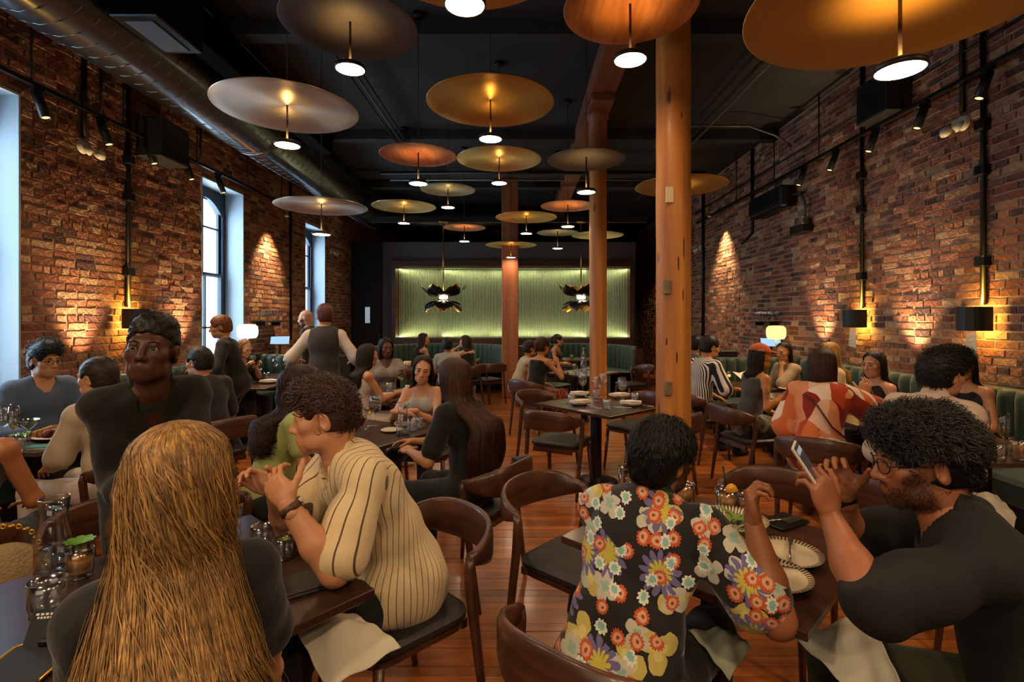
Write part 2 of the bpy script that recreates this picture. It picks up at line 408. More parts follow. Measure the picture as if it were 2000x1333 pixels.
# pale building across the lane, seen through the windows
M_fac = mat('pale_brick_facade', 'dcd6d0', .9, bump=.4, bs=20, var=.15, vs=3)
fb = thing('building', 'pale brick building across the lane outside the tall windows', 'building', (-9.5, 6, 0))
b = MB(); b.box((-.3, -8, -1), (0, 14, 9)); b.obj('facade', M_fac, fb)
b = MB(); r_ = random.Random(4)
for c in range(70):
    z = .2+c*.08
    for k in range(26): b.box((0, 1.0+k*.24+(c % 2)*.12, z), (.012, 1.23+k*.24+(c % 2)*.12, z+.07))
b.obj('brick_courses', M_fac, fb)['kind'] = 'stuff'
for yy in (1.2, 5.6):
    f = MB().box((-.02, yy, 3.4), (.05, yy+1.1, 5.6)).obj('window', M_frame, fb); MB().box((.05, yy+.08, 3.5), (.06, yy+1.02, 5.5)).obj('pane', mat('facade_pane', '93a4b2', .2), f)
# black wall with the door at the back left
struct(MB().box((XL, YB, 0), (-3.40, YB+.1, 3.5)).obj('wall_back_left', M_navy))
d1 = struct(bpy.data.objects.new('door_1', None)); COL.objects.link(d1); d1.location = (-4.18, YB-.01, 0)
MB().box((0, -.03, 0), (.05, .01, 2.2)).box((.74, -.03, 0), (.79, .01, 2.2)).box((.05, -.03, 2.13), (.74, .01, 2.2)).obj('door_frame', M_black, d1)
dl = MB().box((.05, -.02, .01), (.74, .0, 2.13), .004).obj('door_leaf', M_navy, d1)
MB().box((.30, -.026, 1.48), (.42, -.021, 1.88)).obj('pane', mat('door_glass', 'b6c4d0', .25, emit=(.55, .7, .85), es=.35), dl)
MB().tube([(.66, -.03, 1.0), (.66, -.07, 1.0), (.66, -.07, 1.2), (.66, -.03, 1.2)], .01).obj('door_handle', M_steel, dl)
# freestanding grey wall with the curved fluted panel
PXa, PXb, PZa, PZb = -3.40, 2.83, 1.10, 2.86
gw = struct(bpy.data.objects.new('wall_booth', None)); COL.objects.link(gw); gw.location = (0, 12.62, 0)
MB().box((PXa, 0, 0), (-3.1, .9, 3.48)).box((2.72, 0, 0), (PXb, .9, 3.48)).box((-3.1, 0, 3.02), (2.72, .9, 3.48)).box((-3.1, 0, 0), (2.72, .9, 1.0)).box((-3.1, .8, 1.0), (2.72, .9, 3.02)).obj('grey_wall', M_grey, gw)
M_green = mat('sage_green_paint', '939f7e', .55)
def sag(x): u = (x+.19)/2.9; return .62-.42*u*u
xs = np.linspace(-3.05, 2.68, 150)
b = MB()
for k in range(len(xs)-1):
    x0, x1 = xs[k], xs[k+1]; xm = (x0+x1)/2; y0 = sag(xm); q = (x1-x0)
    V = []
    for z in (PZa, PZb): V += [(x0, sag(x0)+.0, z), (x0+q*.15, y0-.016, z), (x0+q*.4, y0-.026, z), (x0+q*.65, y0-.02, z), (x1-q*.14, y0-.006, z), (x1, sag(x1), z)]
    b.add(V, [(i, i+1, i+7, i+6) for i in range(5)], True)
o = b.obj('fluted_panel', M_green, gw); o['kind'] = 'stuff'
b = MB(); b.box((-3.14, -.16, PZb), (2.76, .04, PZb+.15)); b.obj('frame_head', M_frameW, gw)
b = MB(); b.box((-3.14, -.16, PZa-.16), (2.76, .04, PZa)); b.obj('frame_foot', M_frameW, gw)
MB().box((-3.14, -.16, PZa), (-3.05, .34, PZb)).obj('frame_side', M_frameW, gw); MB().box((2.66, -.16, PZa), (2.76, .34, PZb)).obj('frame_side', M_frameW, gw)
# curved lips hiding the light strips
for nm, z0, z1 in (('head_lip', PZb-.02, PZb+.02), ('foot_lip', PZa-.02, PZa+.02)):
    b = MB(); n = 24; X = np.linspace(-3.1, 2.7, n)
    for k in range(n-1):
        x0, x1 = X[k], X[k+1]; a0, a1 = sag(x0), sag(x1)
        b.add([(x0, 0, z0), (x1, 0, z0), (x1, a1-.21, z0), (x0, a0-.21, z0), (x0, 0, z1), (x1, 0, z1), (x1, a1-.21, z1), (x0, a0-.21, z1)], [(0, 3, 2, 1), (4, 5, 6, 7), (3, 7, 6, 2), (0, 1, 5, 4)])
    b.obj(nm, M_frameW, gw)
for k in range(5):
    x = -2.6+k*1.22; yy = 12.62+sag(x)-.14
    lamp('panel_strip', 'AREA', (x, yy, PZb-.03), 4.0, LEDGREEN, 1.2, (x, yy+.085, PZb-.5), sy=.03)
    lamp('panel_strip', 'AREA', (x, yy, PZa+.03), 5.0, LEDGREEN, 1.2, (x, yy+.085, PZa+.5), sy=.03)
# columns and beam
def round_col(name, x, y, r, z1, m, flats=False):
    t = struct(bpy.data.objects.new(name, None)); COL.objects.link(t); t.location = (x, y, 0)
    rr = random.Random(int(y*100)); prof = []
    for i in range(34):
        prof.append((r*(1+rr.uniform(-.012, .012)), z1*i/33))
    MB().lathe(prof, 28, fac=lambda i, k: 1+.012*math.sin(k*1.7+i*.1)).obj('shaft', m, t)
    return t
c1 = round_col('column_1', 1.007, 3.38, .112, 4.34, M_pine)
M_notch = mat('old_notch_wood', '7a6a50', .9, var=.3, vs=20)
b = MB()
for (zz, an, w, h) in ((1.6-(565-622)*-.0034*-1, -100, .026, .05), (1.33, -104, .028, .055)):
    pass
for zz, dx in ((1.80, -.06), (1.15, -.055)):
    MB().box((dx-.032, -.118, zz-.045), (dx+.012, -.085, zz+.045), .004).obj('notch_patch', M_notch, c1)
MB().box((-.078, -.113, 2.34), (-.03, -.094, 2.44), .002).obj('paper_label', mat('old_paper', 'd8c39a', .9), c1)
for (dx, zz, l) in ((.0, 1.95, .10), (.035, 2.05, .16), (.03, 1.75, .1), (-.01, 1.35, .08), (.02, 2.9, .05), (-.07, 1.45, .05)):
    MB().ell((dx, -.1105*math.cos(dx/.112), zz), (.005, .005, l/2), 6, 6).obj('crack', mat('dark_crack', '4a220c', .95), c1)
c2 = round_col('column_2', 1.007, 6.67, .112, 4.0, M_pine)
MB().lathe([(.118, 3.72), (.135, 3.74), (.12, 3.77), (.135, 3.79), (.118, 3.82), (.118, 4.18), (.14, 4.2), (.14, 4.26), (.12, 4.28), (.12, 4.34)], 28).obj('capital', M_pine2, c2)
MB().box((-.14, -.45, 4.25), (.14, .45, 4.34), .01).obj('bolster', M_beam, c2)
c3 = struct(bpy.data.objects.new('column_3', None)); COL.objects.link(c3); c3.location = (-.215, 10.4, 0)
MB().box((-.165, -.165, 0), (.165, .165, 4.6), .012).obj('shaft', M_pine2, c3)
struct(MB().box((1.007-.145, -3, 4.34), (1.007+.145, YE, ZC), 0).obj('trim_1', M_beam))
struct(MB().box((-3.2, 10.95, 3.66), (2.7, 11.05, 3.78)).obj('trim_2', M_black))
for k, yy in enumerate((2.2, 5.2, 8.2, 11.2, 14.2)):
    struct(MB().box((XL, yy-.09, ZC-.16), (.86, yy+.09, ZC)).box((1.16, yy-.09, ZC-.16), (XR, yy+.09, ZC)).obj('trim_%d' % (k+3), M_ceil))
# ------------------------------------------------------------------ pendants
def disc_mat(name, col, rough, metal, kind):
    m = mat(name, col, rough, metal, aniso=.75 if kind == 'metal' else 0); nt = m.node_tree; N = nt.nodes; L = nt.links; b = N['Principled BSDF']
    tc = N.new('ShaderNodeTexCoord')
    if kind == 'metal':
        tg = N.new('ShaderNodeTangent'); b.inputs['Anisotropic Rotation'].default_value = .25; tg.direction_type = 'RADIAL'; tg.axis = 'Z'; L.new(tg.outputs[0], b.inputs['Tangent'])
        ln = N.new('ShaderNodeVectorMath'); ln.operation = 'LENGTH'
        mp = N.new('ShaderNodeMapping'); mp.inputs['Scale'].default_value = (1, 1, 0); L.new(tc.outputs['Object'], mp.inputs[0]); L.new(mp.outputs[0], ln.inputs[0])
        n = N.new('ShaderNodeTexNoise'); n.noise_dimensions = '1D'; n.inputs['Scale'].default_value = 90; n.inputs['Detail'].default_value = 5; L.new(ln.outputs['Value'], n.inputs['W'])
        bp = N.new('ShaderNodeBump'); bp.inputs['Strength'].default_value = .12; bp.inputs['Distance'].default_value = .003; L.new(n.outputs[0], bp.inputs['Height']); L.new(bp.outputs[0], b.inputs['Normal'])
        mr = N.new('ShaderNodeMapRange'); mr.inputs[3].default_value = .8; mr.inputs[4].default_value = 1.15; L.new(n.outputs[0], mr.inputs[0])
        mx = N.new('ShaderNodeMix'); mx.data_type = 'RGBA'; mx.blend_type = 'MULTIPLY'; mx.inputs[0].default_value = 1; mx.inputs[6].default_value = (*srgb(col), 1); L.new(mr.outputs[0], mx.inputs[7]); L.new(mx.outputs[2], b.inputs['Base Color'])
    return m
M_brass = disc_mat('spun_brass', 'd0a050', .38, .9, 'metal'); M_brassp = disc_mat('pale_brass', 'd8bd84', .4, .9, 'metal'); M_brassd = disc_mat('dull_brass', 'b08a48', .5, .7, 'metal')
M_silver = disc_mat('spun_silver', 'd8ccbc', .4, .9, 'metal'); M_pewter = disc_mat('pewter', '8f8f7c', .5, .6, 'metal'); M_bronze = mat('dark_bronze', '5a5048', .6, .3, var=.1)
M_veneer = wood('orange_veneer', 'd08446', '96501e', 'Y', 1.0, .45, .05, fine=16); M_veneer2 = wood('copper_veneer', 'c4784c', '8c4426', 'Y', 1.0, .45, .05, fine=16)
M_matteb = mat('matte_gold_disc', 'c08a3c', .55, .3, var=.06, vs=2)
M_puck = mat('puck_metal', '2a2420', .45, .5); M_bulb = emit_mat('puck_glow', (1.0, .70, .43), 66)
M_upglow = emit_mat('puck_top_glow', (1, .62, .22), 14)
M_cord = mat('black_cord', '0b0b0b', .6); M_stem = mat('bronze_stem', '3a2c20', .35, .7)
PEND = [  # px, py of the disc centre, depth, diameter, material, stem, label words
 (684, 52, 3.2, .83, M_bronze, .255, 'dark bronze disc pendant with a grey underside, upper left of the ceiling group'),
 (908, -112, 2.28, 1.0, M_brass, .267, 'brass disc pendant cut by the top edge, its lamp right above the aisle'),
 (1231, 18, 2.84, .74, M_veneer, .27, 'orange wood veneer disc pendant just left of the big round timber column'),
 (1758, 0, 2.05, 1.16, M_matteb, .27, 'largest disc pendant, matte gold, near the right brick wall'),
 (561, 213, 3.75, 1.0, M_silver, .255, 'brushed silver disc pendant hanging beside the big black duct'),
 (958, 202, 4.03, 1.0, M_brass, .27, 'large shining brass disc pendant over the middle of the aisle'),
 (817, 304, 5.03, .75, M_veneer2, .265, 'reddish wood disc pendant with striped grain, left of two brass discs'),
 (975, 312, 6.0, .99, M_brassp, .265, 'pale brass disc pendant directly below the large shining brass disc'),
 (1145, 313, 4.97, .75, M_bronze, .30, 'dark bronze disc pendant in front of the second timber column'),
 (875, 371, 7.0, .75, M_pewter, .23, 'grey pewter disc pendant hanging under the gap between wood and brass discs'),
 (789, 404, 8.05, 1.0, M_brassp, .25, 'thin pale brass disc pendant just above the end of the duct'),
 (1109, 403, 7.05, .75, M_veneer, .27, 'small orange wood disc pendant left of the second timber column'),
 (628, 404, 5.2, .9, M_silver, .27, 'flat silver disc pendant in front of the left brick wall'),
 (1028, 425, 8.3, 1.0, M_brass, .25, 'flat brass disc pendant in front of the square timber post'),
 (907, 445, 9.0, .75, M_veneer2, .23, 'small copper coloured wood disc pendant beside the brass lamp rod'),
 (998, 479, 10.0, 1.0, M_brassd, .23, 'dull brass disc pendant crossing the square timber post, lowest of the group'),
 (1089, 455, 9.2, .75, M_pewter, .27, 'faint dark pewter disc pendant between square post and second column'),
 (1167, 460, 9.9, 1.0, M_brassp, .23, 'pale disc pendant partly behind the second timber column'),
 (1330, 364, 5.68, 1.0, M_brassd, .25, 'gold disc pendant half hidden behind the big round timber column')]
_pm = {}
for (px, py, Y, D, m, st, lab) in PEND:
    p = px3(px, py, Y)
    t = thing('pendant_lamp', lab, 'pendant lamp', p, 0, 'disc pendants over the dining room')
    k = (m.name, D)
    if k not in _pm:
        r = D/2; prof = [(.006, .028), (r*.3, .027), (r*.6, .021), (r*.85, .009), (r-.004, -.002), (r, 0), (r-.004, .004), (r*.85, .015), (r*.6, .027), (r*.3, .033), (.006, .034)]
        _pm[k] = MB().lathe(prof, 64).mesh('disc'); _pm[k].materials.append(m)
    link('disc', _pm[k], None, t)
    MB().tube([(0, 0, .03), (0, 0, -st+.01)], .0075, 8).obj('stem', M_stem, t)
    pk = MB().lathe([(.0, -st+.012), (.088, -st+.012), (.094, -st+.006), (.095, -st-.012), (.088, -st-.016), (.086, -st-.012)], 32).obj('puck', M_puck, t)
    MB().lathe([(.0, -st-.0125), (.086, -st-.0125)], 32).obj('diffuser', M_bulb, pk)
    MB().lathe([(.034, -st+.0135), (.012, -st+.0135)], 16).obj('up_glow', M_upglow, pk)
    MB().tube([(0, 0, .03), (0, 0, ZC-p.z-.02)], .003, 6).obj('cord', M_cord, t)
    MB().lathe([(0, ZC-p.z-.045), (.05, ZC-p.z-.045), (.055, ZC-p.z-.04), (.055, ZC-p.z), (0, ZC-p.z)], 16).obj('canopy', M_blackm, t)
    lamp('puck_uplight', 'SPOT', (p.x, p.y, p.z-st+.03), 14*(D/.9)**2, (1, .62, .22), .012, (p.x, p.y, p.z), 110, 1.0)
# ------------------------------------------------------------------ duct, pipes
M_duct = mat('black_spiral_duct', '141416', .33, .0, coat=.8, spec=1.0, var=.15, vs=2)
dz, dx, dr = 4.19, -3.6, .386
dt = thing('air_duct', 'big black spiral air duct running along the top of the left wall', 'duct', (dx, -2.5, dz))
path = [(0, y, 0) for y in np.linspace(0, 14.6, 12)]
for a in np.linspace(10, 80, 6): path.append((1.4*(1-math.cos(R(a))), 14.6+1.4*math.sin(R(a)), 0))
path += [(1.8, 16.05, 0), (3.4, 16.05, 0)]
MB().tube(path, dr, 40).obj('duct_body', M_duct, dt)
b = MB(); ang = 0; rib = []
turns = 88; n = 16
for k in range(turns*n+1):
    u = k/n; y = .6+u*.165; a = 2*math.pi*u; rib.append((math.cos(a)*(dr+.001), y, math.sin(a)*(dr+.001)))
b.tube(rib, .008, 4); o = b.obj('spiral_seam', M_duct, dt)
for y in (5.2, 9.4): MB().lathe([(dr+.001, -.04), (dr+.012, -.035), (dr+.012, .035), (dr+.001, .04)], 40).xf(Matrix.Translation((0, y, 0)) @ Matrix.Rotation(R(90), 4, 'X')).obj('joint_band', M_duct, dt)
t = thing('air_diffuser', 'black ceiling air diffuser box beside the duct at upper left', 'vent', (-3.0, 4.25, 3.95))
MB().box((-.2, -.28, 0), (.18, .3, .5), .01).obj('box', M_blackm, t); MB().box((-.12, -.22, -.012), (.1, .24, .0)).obj('grille', mat('vent_grey', '4a4e52', .5), t)
MB().box((-.1, .3, .16), (.12, 3.6, .48), .01).obj('trunk', mat('trunk_black', '090909', .95, spec=.1), t)
M_pipe = mat('dark_conduit', '2c2c2c', .4, .6); M_pipes = mat('grey_conduit', '6a6a68', .4, .7)
def pipe(name, pts, r, m, label, cat='pipe', grp=None, clips=()):
    t = thing(name, label, cat, pts[0], 0, grp); q = [Vector(p)-Vector(pts[0]) for p in pts]
    MB().tube(q, r, 8).obj('pipe_run', m, t)
    for c in clips:
        v = Vector(c)-Vector(pts[0]); MB().box(v-Vector((r*2.2,)*3), v+Vector((r*2.2,)*3), r*.5).obj('clip', m, t)
    return t
zc = ZC-.05
for k, (x, lab) in enumerate(((-1.98, 'outer'), (-1.9, 'middle'), (-1.82, 'inner'))):
    pipe('conduit', [(x, 1.5, zc-.14), (x, 12.5, zc-.14)], .014, M_pipes if k == 1 else M_pipe, lab+' conduit of the bundle of three running along the ceiling left of the pendants', 'conduit', 'ceiling conduits', [(x, 5, zc-.14), (x, 8.4, zc-.14)])
for k, (x, lab) in enumerate(((2.62, 'left'), (2.74, 'right'))):
    pipe('conduit', [(x, 1.5, zc-.16), (x, 12.0, zc-.16)], .018, M_pipes if k else M_pipe, lab+' pipe of the pair running along the ceiling right of the timber columns', 'conduit', 'ceiling conduits', [(x, 5.4, zc-.16), (x, 8.8, zc-.16)])
pipe('conduit', [(1.95, 7.4, zc-.17), (3.3, 7.4, zc-.17), (3.75, 7.55, zc-.25), (4.02, 7.6, zc-.4)], .016, M_pipes, 'silver conduit crossing the ceiling and bending down to the right wall', 'conduit')
pipe('sprinkler_pipe', [(-2.6, 10.2, 4.36), (3.0, 10.2, 4.36)], .025, M_pipes, 'grey pipe crossing the whole ceiling in front of the square post top', 'pipe')
pipe('sprinkler_pipe', [(-2.6, 9.5, 4.30), (3.4, 9.5, 4.30)], .035, M_pipe, 'thick dark pipe crossing the ceiling nearer than the grey one', 'pipe')
pipe('conduit', [(-.08, 1.4, 4.44), (-.42, 4.2, 4.44)], .012, M_pipe, 'thin slanting conduit between the top lamp and the shining brass disc', 'conduit')
for k, (px, py, Y) in enumerate(((976, 62, 5.2), (988, 285, 8.2))):
    p = px3(px, py, Y); t = thing('smoke_detector', ('dark round smoke detector on the ceiling near the top centre', 'small smoke detector on the ceiling above the pale brass disc')[k], 'detector', (p.x, p.y, ZC))
    MB().lathe([(0, -.055), (.05, -.05), (.07, -.02), (.07, 0)], 20).obj('housing', M_blackm, t); MB().lathe([(0, -.065), (.02, -.062), (.02, -.05)], 10).obj('sensor', M_steel, t)
# ------------------------------------------------------------------ track lights on both walls
M_spot = mat('black_spot_body', '101010', .4, .2); M_sglow = emit_mat('spot_glow', (1.0, .58, .20), 2.6)
def track(side, X, Z, ys, y0, y1, rods):
    lab = 'left' if side < 0 else 'right'
    t = thing('light_track', 'black lighting track hung along the %s brick wall' % lab, 'track', (X, y0, Z))
    MB().box((-.017, 0, -.017), (.017, y1-y0, .017)).obj('rail', M_blackm, t)
    for y in rods: MB().tube([(0, y-y0, .017), (0, y-y0, ZC-Z-.005)], .009, 6).obj('drop_rod', M_blackm, t)
    for i, y in enumerate(ys):
        nm = ('nearest', 'second', 'third', 'fourth', 'fifth', 'sixth')[i]
        s = thing('track_spotlight', '%s black cylinder spotlight from the front on the %s wall track' % (nm, lab), 'spotlight', (X, y, Z-.017), 0, 'track spotlights of the %s wall' % lab)
        MB().box((-.02, -.05, -.03), (.02, .05, 0)).obj('adapter', M_blackm, s)
        MB().tube([(0, 0, -.03), (0, 0, -.08)], .008, 6).obj('bracket', M_blackm, s)
        d = Vector((-side*.38, 0, -1)).normalized(); a = Vector((0, 0, -.06))-d*.03; e = a+d*.25
        q = d.to_track_quat('-Z', 'Y').to_matrix().to_4x4(); M = Matrix.Translation(a) @ q
        bd = MB().lathe([(0, 0), (.036, 0), (.038, -.004), (.038, -.25), (.033, -.25), (.031, -.235)], 20).xf(M).obj('body', M_spot, s)
        MB().lathe([(0, -.236), (.031, -.236)], 20).xf(M).obj('lens', M_sglow, bd)
        lamp('track_beam', 'SPOT', Vector((X, y, Z-.017))+e+d*.012, 105, (1, .68, .40), .03, Vector((X, y, Z))+d*4, 78, .9)
track(-1, XL+.14, 3.58, [4.35, 5.02, 5.64, 6.28, 6.95], 2.5, 9.0, [4.3, 5.3, 6.5, 7.7, 8.8])
track(1, XR-.14, 3.74, [4.34, 5.02, 5.72, 6.44, 7.16], 2.5, 11.5, [4.6, 5.9, 6.8, 8.0, 9.4, 11])
# uplights hidden behind the banquettes, and two wall washers
for sg, y, e in ((1, 4.92, 190), (1, 6.34, 170), (-1, 5.28, 190), (-1, 6.9, 170)):
    x = XL+.21 if sg > 0 else XR-.21; lamp('wall_uplight', 'SPOT', (x, y, 1.04), e, (1, .68, .36), .03, (x-sg*.21, y, 2.7), 66, 1.0)
for k, (x, y, z) in enumerate(((XL+.34, 8.55, 3.3), (XR-.34, 10.2, 3.62))):
    s = thing('wall_washer', ('small white spotlight high on the left wall above the bright brick patch', 'small white spotlight high on the right wall beside the bright brick patch')[k], 'spotlight', (x, y, z))
    MB().lathe([(0, .06), (.03, .055), (.04, 0), (.034, 0), (.03, .01)], 16).obj('head', M_steel, s); MB().lathe([(0, .012), (.03, .012)], 16).obj('lens', emit_mat('washer_glow', (1, .9, .7), 25), s)
    MB().tube([(0, 0, .055), (0, 0, .3 if k == 0 else .16)], .01, 6).obj('stem', M_steel, s)
    lamp('washer_beam', 'SPOT', (x, y, z-.02), (330, 420)[k], (1, .72, .38), .03, (x+(-.34 if k == 0 else .34), y+.05, z-1.3), 74, 1.0)
lamp('back_passage', 'SPOT', (3.75, 13.4, 3.4), 200, (1, .72, .36), .05, (4.1, 14.8, 1.4), 80, .8)
# ------------------------------------------------------------------ wall sconces, conduits to them
M_gold = mat('gold_leaf_inside', 'd8a028', .35, .8); M_sblk = mat('black_sconce_sheet', '0e0f14', .5)
M_tail = mat('white_gold_strip', 'd8c8a0', .45, .3)
def sconce(X, sg, Y, lab):
    t = thing('wall_sconce', lab, 'sconce', (X, Y, 1.6))   # sg: direction into the room
    n = 14; P = []
    for k in range(n+1):
        a = math.pi*k/n; P.append((sg*(.04+.20*math.sin(a)**.7), -.115*math.cos(a)))
    b = MB(); b2 = MB()
    for k in range(n):
        (x0, y0), (x1, y1) = P[k], P[k+1]
        b.add([(x0, y0, -.11), (x1, y1, -.11), (x1, y1, .10), (x0, y0, .10)], [(0, 1, 2, 3)], True)
        b2.add([(x0*.985, y0*.98, -.11), (x1*.985, y1*.98, -.11), (x1*.985, y1*.98, .10), (x0*.985, y0*.98, .10)], [(3, 2, 1, 0)], True)
    b.obj('shade', M_sblk, t); b2.obj('gold_lining', M_gold, t)
    MB().box((sg*.0, -.03, -.06), (sg*.06, .03, .06) if sg > 0 else (0, .03, .06)).obj('back_plate', M_blackm, t) if sg > 0 else MB().box((-.06, -.03, -.06), (0, .03, .06)).obj('back_plate', M_blackm, t)
    b = MB(); x = sg*.13
    for k in range(6):
        z0, z1 = -.05-.05*k, -.05-.05*(k+1); w0, w1 = .022+.006*k, .022+.006*(k+1); o0, o1 = .012*k, .012*(k+1)
        b.add([(x, -.04-w0*.3, z0), (x+sg*.03, -.02+w0, z0), (x, -.04-w1*.3, z1+(.0)), (x+sg*.03, -.02+w1, z1+.02*(k == 5)), (x+.002, -.04-w0*.3, z0), (x+sg*.03+.002, -.02+w0, z0), (x+.002, -.04-w1*.3, z1), (x+sg*.03+.002, -.02+w1, z1+.02*(k == 5))],
              [(0, 1, 3, 2), (4, 6, 7, 5), (0, 2, 6, 4), (1, 5, 7, 3)])
    b.obj('hanging_strip', M_tail, t)
    MB().ell((sg*.12, 0, 0), (.025, .025, .03)).obj('bulb', emit_mat('sconce_bulb', (1, .72, .2), 30), t)
    lamp('sconce_light', 'POINT', (X+sg*.10, Y, 1.66), 7, (1, .60, .10), .02); lamp('sconce_light', 'POINT', (X+sg*.10, Y, 1.50), 5, (1, .60, .10), .02)
    lamp('sconce_up', 'SPOT', (X+sg*.055, Y, 1.70), 13, (1, .62, .08), .02, (X+sg*.0, Y, 2.6), 75, 1.0)
sconce(XL+.012, 1, 5.5, 'black curved wall sconce behind the standing waiter on the left brick wall')
sconce(XR-.012, -1, 6.1, 'farther black curved sconce with gold inside on the right brick wall')
sconce(XR-.012, -1, 4.5, 'nearer black curved sconce with gold inside on the right brick wall')
for X, sg, Y, lab in ((XL+.035, 1, 5.5, 'black vertical conduit down the left wall to the sconce'), (XR-.035, -1, 6.1, 'black vertical conduit down the right wall to the farther sconce'), (XR-.035, -1, 4.5, 'black vertical conduit down the right wall to the nearer sconce')):
    pipe('wall_conduit', [(X, Y, ZC-.01), (X, Y, 1.72)], .022, M_blackm, lab, 'conduit', 'wall conduits', [(X, Y, 2.1), (X, Y, 2.9), (X, Y, 3.3)])
pipe('wall_conduit', [(XR-.03, 9.0, ZC-.02), (XR-.03, 9.0, 3.1), (XR-.03, 9.4, 2.98)], .03, M_blackm, 'thick black conduit bending beside the air conditioner', 'conduit')
pipe('wall_conduit', [(XR-.03, 3.5, 4.05), (XR-.03, 12.0, 4.05)], .014, M_pipe, 'thin horizontal conduit along the right wall above the track', 'conduit')
pipe('wall_conduit', [(XR-.04, 11.4, ZC-.02), (XR-.04, 11.4, 1.2)], .035, M_blackm, 'black pipe down the right wall behind the round column', 'conduit')
pipe('wall_conduit', [(XL+.03, 9.4, 4.2), (XL+.03, 9.4, 1.2)], .02, M_blackm, 'thin black pipe down the left wall past the bright patch', 'conduit')
pipe('wall_conduit', [(XL+.03, 4.95, 4.2), (XL+.03, 4.95, 3.35)], .022, M_blackm, 'short black pipe above the emergency light on the left wall', 'conduit')
pipe('wall_conduit', [(XR-.03, 4.72, 4.5), (XR-.03, 4.72, 3.5)], .022, M_blackm, 'short black pipe above the emergency light on the right wall', 'conduit')
for k in range(5):
    y = 4.35+k*.8
    if k in (1, 3): pipe('wall_conduit', [(XL+.03, y, 4.3), (XL+.03, y, 3.62)], .012, M_blackm, ('', 'thin rod above the second left spotlight', '', 'thin rod above the window beside the duct')[k], 'conduit')
# emergency twin heads, speakers, air conditioner
M_cream = mat('aged_white_plastic', 'cfc6ae', .4)
def twin(X, sg, Y, Z, lab):
    t = thing('emergency_light', lab, 'emergency light', (X, Y, Z))
    MB().lathe([(0, .04), (.06, .035), (.07, 0)], 20).xf(Matrix.Rotation(R(90*sg), 4, 'Y')).obj('base', M_cream, t)
    for s in (-1, 1):
        M = Matrix.Translation((sg*.10, s*.075, -.06)) @ Matrix.Rotation(R(35*s), 4, 'X') @ Matrix.Rotation(R(60*sg), 4, 'Y')
        h = MB().lathe([(0, .05), (.03, .045), (.055, 0), (.05, -.004), (.045, .005)], 20).xf(M).obj('lamp_head', M_cream, t)
        MB().lathe([(0, .004), (.046, .004)], 20).xf(M).obj('lens', M_steel, h)
twin(XL+.015, 1, 4.95, 3.26, 'white twin-head emergency light between the first two left spotlights')
twin(XR-.015, -1, 4.72, 3.40, 'white twin-head emergency light between the first two right spotlights')
twin(XL+.015, 1, 11.4, 3.1, 'tiny white emergency light past the last left window'); twin(XR-.015, -1, 11.6, 3.2, 'tiny white emergency light behind the round column')
for X, sg, Y, Z, lab in ((XL, 1, 5.85, 3.60, 'black loudspeaker hung on the left brick wall'), (XR, -1, 5.55, 3.98, 'black loudspeaker hung on the right brick wall under the big gold disc')):
    t = thing('loudspeaker', lab, 'speaker', (X+sg*.03, Y, Z))
    MB().box((-.14+sg*.14, -.24, -.22), (.14+sg*.14, .24, .22), .012).obj('cabinet', M_black, t); MB().box((sg*.28-.004, -.21, -.19), (sg*.28+.004, .21, .19)).obj('grille', M_spot, t)
    MB().box((-.02, -.05, -.05), (.02, .05, .05)).obj('bracket', M_blackm, t)
t = thing('air_conditioner', 'long black split air conditioner high on the right brick wall', 'air conditioner', (XR-.035, 8.1, 3.42))
MB().box((-.24, -.55, -.16), (0, .5, .16), .03).obj('body', mat('ac_black', '141516', .35), t)
for k in range(4): MB().box((-.235+k*.035, -.5, -.178), (-.222+k*.035, .45, -.155)).obj('louver', M_pipe, t)
MB().box((-.247, -.52, -.1), (-.24, .47, .13), .003).obj('front_panel', mat('ac_panel', '1c1d1f', .25), t)
MB().tube([(-.05, -.55, 0), (-.05, -.75, -.02), (-.05, -.85, -.16), (-.05, -.85, -.38)], .025, 8).obj('hose', M_pipes, t)
t = thing('battery_box', 'black emergency battery box on a bracket below the air conditioner', 'battery box', (XR-.02, 7.3, 2.93))
MB().box((-.16, -.17, -.12), (0, .17, .0), .008).obj('case', M_blackm, t); MB().box((-.13, -.12, 0), (-.03, .1, .1), .006).obj('lid', M_pipes, t)
